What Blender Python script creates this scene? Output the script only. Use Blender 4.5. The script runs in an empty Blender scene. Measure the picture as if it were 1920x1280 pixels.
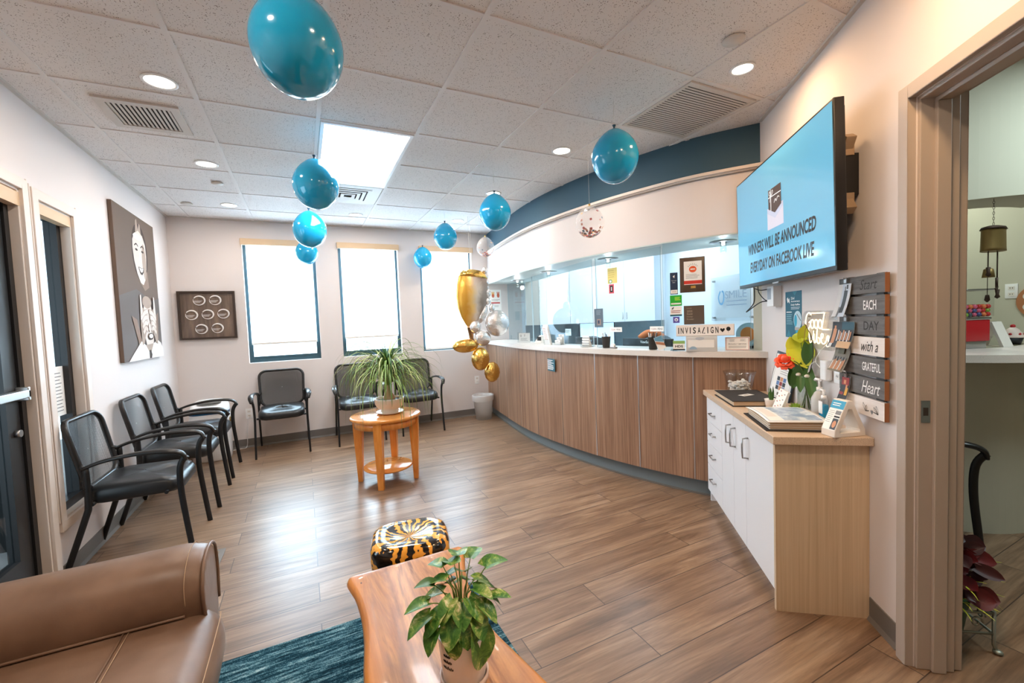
import bpy, bmesh, math, random
from math import sin, cos, pi, radians, atan2, hypot, sqrt
from mathutils import Matrix, Vector
random.seed(7)
SC = bpy.context.scene
COL = SC.collection

# ---------------------------------------------------------------- camera
cam_d = bpy.data.cameras.new('camera')
cam_d.sensor_width = 36.0
cam_d.lens = 36.0 * 800.6 / 1920.0
cam_d.clip_start = 0.05
cam = bpy.data.objects.new('camera', cam_d)
COL.objects.link(cam)
_y, _p, _r = 0.4537, 0.0488, -0.0395
_fw = Vector((sin(_y) * cos(_p), cos(_y) * cos(_p), -sin(_p)))
_ri = Vector((cos(_y), -sin(_y), 0))
_up = _ri.cross(_fw)
_r2 = cos(_r) * _ri + sin(_r) * _up
_u2 = -sin(_r) * _ri + cos(_r) * _up
cam.matrix_world = Matrix(((_r2.x, _u2.x, -_fw.x, 0), (_r2.y, _u2.y, -_fw.y, 0), (_r2.z, _u2.z, -_fw.z, 1.3704), (0, 0, 0, 1)))
SC.camera = cam

# ---------------------------------------------------------------- colour management, world
SC.view_settings.view_transform = 'Standard'
SC.view_settings.look = 'None'
SC.view_settings.gamma = 1.0
SC.view_settings.use_curve_mapping = False
SC.view_settings.exposure = 0.24
try:
    SC.cycles.use_denoising = True
    SC.cycles.max_bounces = 9
    SC.cycles.diffuse_bounces = 5
    SC.cycles.glossy_bounces = 4
    SC.cycles.transmission_bounces = 8
    SC.cycles.transparent_max_bounces = 24
    SC.cycles.sample_clamp_indirect = 8.0
    SC.cycles.caustics_reflective = False
    SC.cycles.caustics_refractive = False
except Exception:
    pass
world = bpy.data.worlds.new('world')
SC.world = world
world.use_nodes = True
_bg = world.node_tree.nodes['Background']
_bg.inputs[0].default_value = (0.80, 0.90, 1.0, 1)
_bg.inputs[1].default_value = 3.2

H = 2.657          # ceiling height
XL = -1.276        # left wall
YB = 5.868         # back wall

def light(kind, name, loc, power, color=(1, 1, 1), size=0.2, size_y=None, rot=(0, 0, 0), spread=None, shape=None):
    d = bpy.data.lights.new(name, kind)
    d.energy = power
    d.color = color
    if kind == 'AREA':
        d.shape = shape or ('RECTANGLE' if size_y else 'DISK')
        d.size = size
        if size_y:
            d.size_y = size_y
        if spread:
            d.spread = spread
    else:
        d.shadow_soft_size = size
    o = bpy.data.objects.new(name, d)
    o.location = loc
    o.rotation_euler = rot
    COL.objects.link(o)
    return o

WARM = (1.0, 0.86, 0.72)
COOL = (0.72, 0.87, 1.0)
# daylight falling on the three rear windows and on the entrance glass
for wx in (-0.19, 0.83, 1.88):
    light('AREA', 'window_daylight', (wx, YB + 0.75, 1.75), 185, COOL, 1.0, 1.5, (radians(-90), 0, 0))
light('AREA', 'entrance_daylight', (-2.6, 2.2, 1.5), 70, COOL, 1.8, 2.0, (0, radians(-90), 0))

# ---------------------------------------------------------------- material helpers
def lin(c):
    r = []
    for v in c[:3]:
        v = v / 255.0
        r.append(v / 12.92 if v <= 0.04045 else ((v + 0.055) / 1.055) ** 2.4)
    return (r[0], r[1], r[2], 1.0)

def mat(name, rgb, rough=0.5, metal=0.0, spec=0.5, emit=0.0, emit_rgb=None, alpha=1.0, trans=0.0, coat=0.0, sheen=0.0, ior=1.45):
    m = bpy.data.materials.new(name)
    m.use_nodes = True
    b = m.node_tree.nodes['Principled BSDF']
    b.inputs['Base Color'].default_value = lin(rgb)
    b.inputs['Roughness'].default_value = rough
    b.inputs['Metallic'].default_value = metal
    b.inputs['Specular IOR Level'].default_value = spec
    b.inputs['IOR'].default_value = ior
    if coat:
        b.inputs['Coat Weight'].default_value = coat
        b.inputs['Coat Roughness'].default_value = 0.06
    if sheen:
        b.inputs['Sheen Weight'].default_value = sheen
    if trans:
        b.inputs['Transmission Weight'].default_value = trans
    if alpha < 1:
        b.inputs['Alpha'].default_value = alpha
    if emit:
        b.inputs['Emission Color'].default_value = lin(emit_rgb or rgb)
        b.inputs['Emission Strength'].default_value = emit
    return m

class NT:
    """small node graph helper"""
    def __init__(s, m):
        s.t = m.node_tree
        s.b = m.node_tree.nodes['Principled BSDF']
    def n(s, kind, **kw):
        nd = s.t.nodes.new(kind)
        for k, v in kw.items():
            if k.startswith('i_'):
                key = k[2:]
                key = int(key) if key.isdigit() else key.replace('_', ' ')
                nd.inputs[key].default_value = v
            else:
                setattr(nd, k, v)
        return nd
    def l(s, a, b):
        s.t.links.new(a, b)
    def coords(s, scale=(1, 1, 1), rot=(0, 0, 0), kind='Object'):
        tc = s.n('ShaderNodeTexCoord')
        mp = s.n('ShaderNodeMapping')
        mp.inputs['Scale'].default_value = scale
        mp.inputs['Rotation'].default_value = rot
        s.l(tc.outputs[kind], mp.inputs[0])
        return mp.outputs[0]
    def noise(s, vec, scale, detail=3, rough=0.5, dist=0.0):
        nd = s.n('ShaderNodeTexNoise')
        nd.inputs['Scale'].default_value = scale
        nd.inputs['Detail'].default_value = detail
        nd.inputs['Roughness'].default_value = rough
        nd.inputs['Distortion'].default_value = dist
        s.l(vec, nd.inputs['Vector'])
        return nd.outputs[0]
    def ramp(s, fac, stops, interp='LINEAR'):
        nd = s.n('ShaderNodeValToRGB')
        nd.color_ramp.interpolation = interp
        e = nd.color_ramp.elements
        while len(e) < len(stops):
            e.new(0.5)
        for el, (p, c) in zip(e, stops):
            el.position = p
            el.color = lin(c) if max(c) > 1.001 else (*c[:3], 1)
        s.l(fac, nd.inputs[0])
        return nd.outputs[0]
    def mix(s, fac, a, b, mode='MIX'):
        nd = s.n('ShaderNodeMix', data_type='RGBA', blend_type=mode)
        for sock, v in ((nd.inputs[0], fac), (nd.inputs[6], a), (nd.inputs[7], b)):
            if isinstance(v, (int, float)):
                sock.default_value = v
            elif isinstance(v, tuple):
                sock.default_value = v
            else:
                s.l(v, sock)
        return nd.outputs[2]
    def bump(s, h, strength=0.2, dist=0.01):
        nd = s.n('ShaderNodeBump')
        nd.inputs['Strength'].default_value = strength
        nd.inputs['Distance'].default_value = dist
        s.l(h, nd.inputs['Height'])
        s.l(nd.outputs[0], s.b.inputs['Normal'])
    def color(s, c):
        s.l(c, s.b.inputs['Base Color'])

# --- procedural materials
def wood(name, stops, stretch=(1.2, 22, 22), rot=(0, 0, 0), rough=0.45, scale=1.6, bump=0.05, coat=0.0, dist=0.6, mode='noise'):
    m = mat(name, stops[0][1], rough, coat=coat)
    t = NT(m)
    v = t.coords(stretch, rot)
    a = t.noise(v, scale, 6, 0.6, dist)
    t.color(t.ramp(a, stops))
    if bump:
        t.bump(a, bump, 0.004)
    return m

def make_floor_mat():
    m = mat('floor_planks', (130, 100, 75), 0.3, spec=1.0)
    t = NT(m)
    v = t.coords((1, 1, 1))
    br = t.n('ShaderNodeTexBrick', offset=0.37, offset_frequency=2, squash=1.0)
    br.inputs['Scale'].default_value = 1.0
    br.inputs['Mortar Size'].default_value = 0.0022
    br.inputs['Mortar Smooth'].default_value = 0.1
    br.inputs['Bias'].default_value = 0.0
    br.inputs['Brick Width'].default_value = 1.22
    br.inputs['Row Height'].default_value = 0.178
    br.inputs['Color1'].default_value = (0.15, 0.15, 0.15, 1)
    br.inputs['Color2'].default_value = (0.85, 0.85, 0.85, 1)
    br.inputs['Mortar'].default_value = (0, 0, 0, 1)
    t.l(v, br.inputs['Vector'])
    # per plank offset of the grain
    sep = t.n('ShaderNodeSeparateColor')
    t.l(br.outputs['Color'], sep.inputs[0])
    cmb = t.n('ShaderNodeCombineXYZ')
    mul = t.n('ShaderNodeMath', operation='MULTIPLY')
    mul.inputs[1].default_value = 37.0
    t.l(sep.outputs[0], mul.inputs[0])
    t.l(mul.outputs[0], cmb.inputs[2])
    add = t.n('ShaderNodeVectorMath', operation='ADD')
    t.l(v, add.inputs[0])
    t.l(cmb.outputs[0], add.inputs[1])
    mp = t.n('ShaderNodeMapping')
    mp.inputs['Scale'].default_value = (0.9, 9.0, 1.0)
    t.l(add.outputs[0], mp.inputs[0])
    g1 = t.noise(mp.outputs[0], 1.5, 8, 0.62, 0.9)
    mp2 = t.n('ShaderNodeMapping')
    mp2.inputs['Scale'].default_value = (3.0, 60.0, 1.0)
    t.l(add.outputs[0], mp2.inputs[0])
    g2 = t.noise(mp2.outputs[0], 1.6, 4, 0.6, 0.2)
    c1 = t.ramp(g1, [(0.26, (98, 74, 54)), (0.42, (136, 106, 82)), (0.55, (158, 127, 100)), (0.72, (184, 154, 126))])
    c2 = t.ramp(g2, [(0.3, (150, 150, 150)), (0.62, (255, 255, 255))])
    c = t.mix(0.45, c1, c2, 'MULTIPLY')
    tone = t.ramp(sep.outputs[0], [(0.0, (205, 200, 196)), (1.0, (255, 255, 255))])
    c = t.mix(0.8, c, tone, 'MULTIPLY')
    c = t.mix(br.outputs['Fac'], c, lin((70, 52, 42)))
    t.color(c)
    rr = t.ramp(g2, [(0.2, (0.40, 0.40, 0.40)), (0.8, (0.27, 0.27, 0.27))])
    t.l(rr, m.node_tree.nodes['Principled BSDF'].inputs['Roughness'])
    inv = t.n('ShaderNodeMath', operation='SUBTRACT')
    inv.inputs[0].default_value = 1.0
    t.l(br.outputs['Fac'], inv.inputs[1])
    t.bump(inv.outputs[0], 0.25, 0.002)
    return m

def make_ceiling_mat():
    m = mat('ceiling_tile', (200, 192, 186), 0.95, spec=0.1)
    t = NT(m)
    v = t.coords((1, 1, 1))
    vo = t.n('ShaderNodeTexVoronoi', feature='F1')
    vo.inputs['Scale'].default_value = 125.0
    vo.inputs['Randomness'].default_value = 1.0
    t.l(v, vo.inputs['Vector'])
    a = t.noise(v, 60, 3, 0.7)
    sub = t.n('ShaderNodeMath', operation='MULTIPLY_ADD')
    sub.inputs[1].default_value = 0.75
    sub.inputs[2].default_value = 0.0
    t.l(a, sub.inputs[0])
    ad = t.n('ShaderNodeMath', operation='SUBTRACT')
    t.l(vo.outputs['Distance'], ad.inputs[0])
    t.l(sub.outputs[0], ad.inputs[1])
    c = t.ramp(ad.outputs[0], [(0.0, (120, 106, 98)), (0.018, (203, 196, 191)), (1.0, (206, 199, 194))])
    # ramp clamps below 0: pores where the cell distance is smaller than the noise
    ad2 = t.n('ShaderNodeMath', operation='ADD')
    ad2.inputs[1].default_value = 0.19
    t.l(ad.outputs[0], ad2.inputs[0])
    c = t.ramp(ad2.outputs[0], [(0.0, (132, 120, 112)), (0.02, (228, 222, 218)), (1.0, (230, 224, 220))])
    t.color(c)
    t.bump(ad2.outputs[0], 0.15, 0.002)
    return m

def speckle(name, base, dark, scale=300, thr=0.36, rough=0.4, light_=None):
    m = mat(name, base, rough)
    t = NT(m)
    v = t.coords()
    a = t.noise(v, scale, 2, 0.6)
    st = [(thr - 0.04, dark), (thr + 0.03, base)]
    if light_:
        st += [(0.62, base), (0.68, light_)]
    t.color(t.ramp(a, st))
    return m

def glassy(name, tint=(235, 245, 250), gloss=0.08, rough=0.02, extra=None):
    """thin clear sheet: mostly transparent, with a faint mirror reflection"""
    m = bpy.data.materials.new(name)
    m.use_nodes = True
    nt = m.node_tree
    for n in list(nt.nodes):
        if n.type != 'OUTPUT_MATERIAL':
            nt.nodes.remove(n)
    out = [n for n in nt.nodes if n.type == 'OUTPUT_MATERIAL'][0]
    tr = nt.nodes.new('ShaderNodeBsdfTransparent')
    tr.inputs[0].default_value = lin(tint)
    gl = nt.nodes.new('ShaderNodeBsdfGlossy')
    gl.inputs['Roughness'].default_value = rough
    fr = nt.nodes.new('ShaderNodeLayerWeight')
    fr.inputs[0].default_value = 0.5
    pw = nt.nodes.new('ShaderNodeMath')
    pw.operation = 'POWER'
    pw.inputs[1].default_value = 4.0
    nt.links.new(fr.outputs['Facing'], pw.inputs[0])
    ad = nt.nodes.new('ShaderNodeMath')
    ad.operation = 'MULTIPLY_ADD'
    ad.use_clamp = True
    ad.inputs[1].default_value = 0.45
    ad.inputs[2].default_value = gloss
    nt.links.new(pw.outputs[0], ad.inputs[0])
    mx = nt.nodes.new('ShaderNodeMixShader')
    nt.links.new(ad.outputs[0], mx.inputs[0])
    nt.links.new(tr.outputs[0], mx.inputs[1])
    nt.links.new(gl.outputs[0], mx.inputs[2])
    nt.links.new(mx.outputs[0], out.inputs[0])
    return m

def make_blind_mat():
    m = bpy.data.materials.new('blind_fabric')
    m.use_nodes = True
    nt = m.node_tree
    b = nt.nodes['Principled BSDF']
    b.inputs['Base Color'].default_value = lin((245, 245, 245))
    b.inputs['Roughness'].default_value = 0.9
    tl = nt.nodes.new('ShaderNodeBsdfTranslucent')
    tl.inputs[0].default_value = lin((250, 252, 255))
    mx = nt.nodes.new('ShaderNodeMixShader')
    mx.inputs[0].default_value = 0.65
    nt.links.new(b.outputs[0], mx.inputs[1])
    nt.links.new(tl.outputs[0], mx.inputs[2])
    out = [n for n in nt.nodes if n.type == 'OUTPUT_MATERIAL'][0]
    nt.links.new(mx.outputs[0], out.inputs[0])
    return m

def make_mesh_fabric(name, rgb, alpha):
    m = mat(name, rgb, 0.55, spec=0.5)
    t = NT(m)
    v = t.coords((1, 1, 1))
    ck = t.n('ShaderNodeTexChecker')
    ck.inputs['Scale'].default_value = 260
    ck.inputs[1].default_value = (1, 1, 1, 1)
    ck.inputs[2].default_value = (alpha, alpha, alpha, 1)
    t.l(v, ck.inputs[0])
    t.l(ck.outputs[0], t.b.inputs['Alpha'])
    return m

def make_tiger():
    m = mat('tiger_print', (240, 160, 50), 0.18, coat=0.6)
    t = NT(m)
    v = t.coords((1, 1, 1))
    # stripes that swirl round the seat: angle plus warped radius
    sep = t.n('ShaderNodeSeparateXYZ')
    t.l(v, sep.inputs[0])
    at = t.n('ShaderNodeMath', operation='ARCTAN2')
    t.l(sep.outputs[1], at.inputs[0])
    t.l(sep.outputs[0], at.inputs[1])
    nz = t.noise(v, 9.0, 3, 0.6)
    ma = t.n('ShaderNodeMath', operation='MULTIPLY_ADD')
    ma.inputs[1].default_value = 24.0
    t.l(nz, ma.inputs[0])
    mu = t.n('ShaderNodeMath', operation='MULTIPLY')
    mu.inputs[1].default_value = 17.0
    t.l(at.outputs[0], mu.inputs[0])
    t.l(mu.outputs[0], ma.inputs[2])
    sn = t.n('ShaderNodeMath', operation='SINE')
    t.l(ma.outputs[0], sn.inputs[0])
    c = t.ramp(sn.outputs[0], [(0.0, (20, 16, 14)), (0.06, (20, 16, 14)), (0.16, (243, 168, 60)), (1.0, (250, 180, 70))])
    t.color(c)
    return m

def make_slab():
    m = mat('live_edge_wood', (205, 140, 85), 0.32, coat=0.25)
    t = NT(m)
    v = t.coords((9.0, 1.1, 5.0))
    w = t.noise(v, 0.9, 6, 0.6, 1.6)
    v2 = t.coords((40.0, 1.6, 20.0))
    g = t.noise(v2, 1.0, 4, 0.6, 0.8)
    c = t.ramp(w, [(0.30, (92, 60, 42)), (0.38, (158, 106, 68)), (0.46, (208, 150, 96)), (0.56, (176, 122, 84)), (0.68, (214, 156, 100))])
    c2 = t.ramp(g, [(0.35, (190, 175, 165)), (0.6, (255, 255, 255))])
    c = t.mix(0.6, c, c2, 'MULTIPLY')
    # orange sapwood towards the long sides
    sep = t.n('ShaderNodeSeparateXYZ')
    vv = t.coords()
    t.l(vv, sep.inputs[0])
    ab = t.n('ShaderNodeMath', operation='ABSOLUTE')
    t.l(sep.outputs[0], ab.inputs[0])
    f = t.ramp(ab.outputs[0], [(0.15, (0, 0, 0)), (0.235, (1, 1, 1))])
    c = t.mix(f, c, lin((222, 140, 52)))
    t.color(c)
    return m

def make_leather():
    m = mat('brown_leather', (124, 92, 70), 0.38, spec=0.5)
    t = NT(m)
    v = t.coords()
    a = t.noise(v, 260, 3, 0.6)
    b_ = t.noise(v, 5, 3, 0.6)
    t.color(t.ramp(b_, [(0.3, (112, 86, 68)), (0.7, (136, 108, 88))]))
    t.bump(a, 0.18, 0.001)
    return m

def make_rug():
    m = mat('rug_pile', (28, 62, 76), 0.95, spec=0.1)
    t = NT(m)
    v = t.coords((2.2, 26, 10))
    a = t.noise(v, 2.2, 5, 0.7, 0.5)
    v2 = t.coords()
    b_ = t.noise(v2, 230, 3, 0.8)
    ad = t.n('ShaderNodeMath', operation='MULTIPLY_ADD')
    ad.inputs[1].default_value = 0.6
    t.l(b_, ad.inputs[0])
    t.l(a, ad.inputs[2])
    t.color(t.ramp(ad.outputs[0], [(0.62, (14, 30, 40)), (0.78, (26, 66, 82)), (0.9, (96, 140, 152)), (1.0, (170, 196, 200))]))
    t.bump(ad.outputs[0], 0.7, 0.006)
    return m

def make_pothos():
    m = mat('pothos_leaf', (60, 110, 40), 0.35, spec=0.5)
    t = NT(m)
    v = t.coords((26, 26, 26))
    a = t.noise(v, 1.0, 5, 0.7, 1.0)
    t.color(t.ramp(a, [(0.36, (40, 92, 34)), (0.50, (84, 134, 52)), (0.58, (150, 170, 84)), (0.66, (226, 218, 170))]))
    return m

def panel_wood(name, dark=False):
    k = 1.0
    m = mat(name, (150, 110, 82), 0.42)
    t = NT(m)
    v = t.coords((26, 26, 0.5))
    a = t.noise(v, 1.0, 6, 0.65, 0.3)
    v2 = t.coords((130, 130, 2.0))
    b_ = t.noise(v2, 1.0, 3, 0.6)
    c = t.ramp(a, [(0.3, (140, 106, 83)), (0.5, (160, 124, 99)), (0.68, (178, 143, 117))])
    c2 = t.ramp(b_, [(0.35, (196, 188, 184)), (0.62, (255, 255, 255))])
    t.color(t.mix(0.9, c, c2, 'MULTIPLY'))
    return m

M = {}
M['floor'] = make_floor_mat()
M['tile'] = make_ceiling_mat()
M['wall'] = mat('wall_paint', (222, 213, 209), 0.75, spec=0.25)
M['wall_side'] = mat('side_room_paint', (196, 194, 176), 0.8, spec=0.2)
M['wall_office'] = mat('office_paint', (232, 240, 246), 0.7, spec=0.2)
M['grid'] = mat('ceiling_grid_metal', (226, 220, 216), 0.6)
M['blue'] = mat('soffit_blue', (58, 88, 104), 0.7)
M['soffit_under'] = mat('soffit_underside', (196, 206, 202), 0.35)
M['base'] = mat('cove_base', (112, 106, 100), 0.55)
M['kick'] = mat('kick_grey', (112, 122, 126), 0.45)
M['counter'] = speckle('solid_surface', (226, 218, 210), (205, 194, 184), 500, 0.40, 0.3, (236, 230, 224))
M['granite'] = speckle('speckled_top', (214, 190, 164), (182, 156, 132), 420, 0.44, 0.35, (226, 206, 184))
M['panel'] = panel_wood('counter_laminate')
M['strip'] = mat('aluminium_strip', (200, 200, 200), 0.3, 0.9)
M['black'] = mat('black_metal', (22, 23, 25), 0.42)
M['blackplastic'] = mat('black_plastic', (34, 33, 33), 0.3)
M['blackfab'] = mat('black_vinyl', (30, 33, 36), 0.36, spec=0.6)
M['backmesh'] = make_mesh_fabric('chair_back_mesh', (44, 44, 45), 0.35)
M['bronze'] = mat('dark_window_frame', (30, 30, 31), 0.4)
M['teal_frame'] = mat('window_frame_teal', (48, 74, 84), 0.35)
M['glass'] = glassy('window_glass', (235, 242, 244), 0.02)
M['plexi'] = glassy('plexiglass', (240, 248, 251), 0.015)
M['plexi_edge'] = mat('plexiglass_edge', (196, 218, 224), 0.2, alpha=0.75)
M['blind'] = make_blind_mat()
M['valance'] = mat('blind_valance', (214, 184, 150), 0.6)
M['white'] = mat('white_plastic', (240, 240, 240), 0.35)
M['offwhite'] = mat('off_white', (232, 226, 218), 0.5)
M['laminate_white'] = mat('cabinet_white', (238, 238, 240), 0.38)
M['laminate_office'] = mat('office_cabinet_white', (240, 245, 248), 0.4)
M['trim'] = mat('trim_paint', (222, 210, 200), 0.5)
M['doorcase'] = mat('door_casing_paint', (182, 168, 156), 0.5)
M['end_wood'] = wood('cabinet_end_laminate', [(0.3, (196, 170, 136)), (0.55, (212, 188, 156)), (0.75, (222, 200, 170))], (60, 60, 1.0), rough=0.5, scale=1.0, bump=0)
M['steel'] = mat('brushed_steel', (180, 180, 180), 0.28, 1.0)
M['steel2'] = mat('painted_iron', (150, 154, 144), 0.4, 0.7)
M['orange_wood'] = wood('honey_wood', [(0.3, (206, 120, 44)), (0.55, (226, 146, 66)), (0.75, (236, 164, 84))], (3, 3, 0.6), rough=0.25, scale=6, bump=0, coat=0.35)
M['honey_top'] = wood('honey_top', [(0.3, (214, 132, 54)), (0.6, (232, 158, 78))], (2, 14, 2), rough=0.16, scale=2, bump=0, coat=0.5)
M['balloon'] = mat('blue_latex', (16, 158, 204), 0.14, spec=0.6, coat=0.4)
M['balloon_knot'] = mat('blue_latex_knot', (8, 62, 84), 0.4)
M['clear_latex'] = glassy('clear_latex', (244, 240, 238), 0.06, 0.05)
M['gold'] = mat('gold_foil', (238, 196, 110), 0.17, 1.0)
M['silver'] = mat('silver_foil', (224, 216, 210), 0.14, 1.0)
M['string'] = mat('white_string', (235, 228, 215), 0.6)
M['tv_black'] = mat('tv_bezel', (28, 26, 26), 0.35)
M['cream_metal'] = mat('mount_metal', (170, 146, 120), 0.4, 0.6)
M['leather'] = make_leather()
M['thread'] = mat('pale_thread', (190, 160, 130), 0.7)
M['rug'] = make_rug()
M['slab'] = make_slab()
M['knot'] = mat('dark_knot', (84, 50, 34), 0.5)
M['tiger'] = make_tiger()
M['pothos'] = make_pothos()
M['stem'] = mat('plant_stem', (96, 124, 52), 0.5)
M['palm'] = mat('palm_leaf', (112, 138, 62), 0.45)
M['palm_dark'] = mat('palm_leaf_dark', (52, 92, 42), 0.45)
M['palm_pale'] = mat('palm_leaf_pale', (176, 184, 122), 0.5)
M['soil'] = mat('potting_soil', (46, 36, 30), 0.95)
M['bark'] = mat('palm_trunk', (186, 146, 108), 0.8)
M['ceramic'] = mat('cream_ceramic', (226, 212, 196), 0.35)
M['ceramic_pink'] = mat('blush_ceramic', (206, 178, 162), 0.35)
M['ceramic_white'] = mat('white_ceramic', (238, 234, 228), 0.25)
M['paper'] = mat('white_paper', (244, 242, 238), 0.6)
M['ink'] = mat('black_ink', (24, 24, 26), 0.6)
M['greyink'] = mat('grey_ink', (128, 128, 130), 0.6)
M['cardboard'] = mat('album_black_cover', (48, 44, 42), 0.7)
M['pages'] = mat('album_pages', (206, 180, 150), 0.8)
M['red'] = mat('red_paint', (172, 26, 34), 0.3)
M['rose'] = mat('rose_petal', (240, 88, 52), 0.5)
M['yellowgreen'] = mat('yellow_green_leaf', (196, 200, 52), 0.45)
M['greenleaf'] = mat('green_leaf', (66, 106, 48), 0.4)
M['blue_liquid'] = mat('blue_gel', (36, 150, 200), 0.2)
M['clearplastic'] = glassy('clear_plastic', (246, 247, 247), 0.05, 0.03)
M['jar_glass'] = glassy('jar_glass', (240, 244, 242), 0.08, 0.02)
M['neon'] = mat('neon_tube', (255, 244, 214), 0.3, emit=1.5, emit_rgb=(255, 226, 180))
M['grey_board'] = wood('grey_washed_wood', [(0.3, (86, 84, 82)), (0.6, (112, 110, 108))], (3, 3, 30), rough=0.7, scale=2, bump=0)
M['white_board'] = wood('white_washed_wood', [(0.3, (222, 212, 204)), (0.6, (236, 228, 222))], (3, 3, 30), rough=0.7, scale=2, bump=0)
M['brown_edge'] = mat('raw_wood_edge', (150, 96, 58), 0.7)
M['lamp_disc'] = mat('lamp_lens', (255, 250, 240), 0.4, emit=6.0, emit_rgb=(255, 246, 230))
M['troffer_lens'] = mat('troffer_lens', (255, 255, 255), 0.4, emit=7.0, emit_rgb=(240, 248, 255))
M['vent'] = mat('vent_metal', (206, 198, 190), 0.5)
M['vent_dark'] = mat('vent_cavity', (58, 52, 48), 0.8)
M['basket'] = mat('bin_plastic', (222, 220, 218), 0.3, alpha=0.45)
M['binwall'] = mat('bin_grey_mesh', (150, 146, 142), 0.5, alpha=0.75)
M['tissue'] = mat('tissue_plastic', (236, 234, 232), 0.6, alpha=0.8)
M['brass'] = mat('aged_brass', (134, 112, 68), 0.5, 0.7)
M['rust'] = mat('dark_bronze', (66, 50, 40), 0.6, 0.5)
M['exterior_grey'] = mat('exterior_concrete', (140, 140, 138), 0.9)
M['exterior_dark'] = mat('exterior_dark', (16, 18, 19), 0.8)
def col(name, rgb, rough=0.55, **kw):
    if name not in M:
        M[name] = mat(name, rgb, rough, **kw)
    return M[name]

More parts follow.
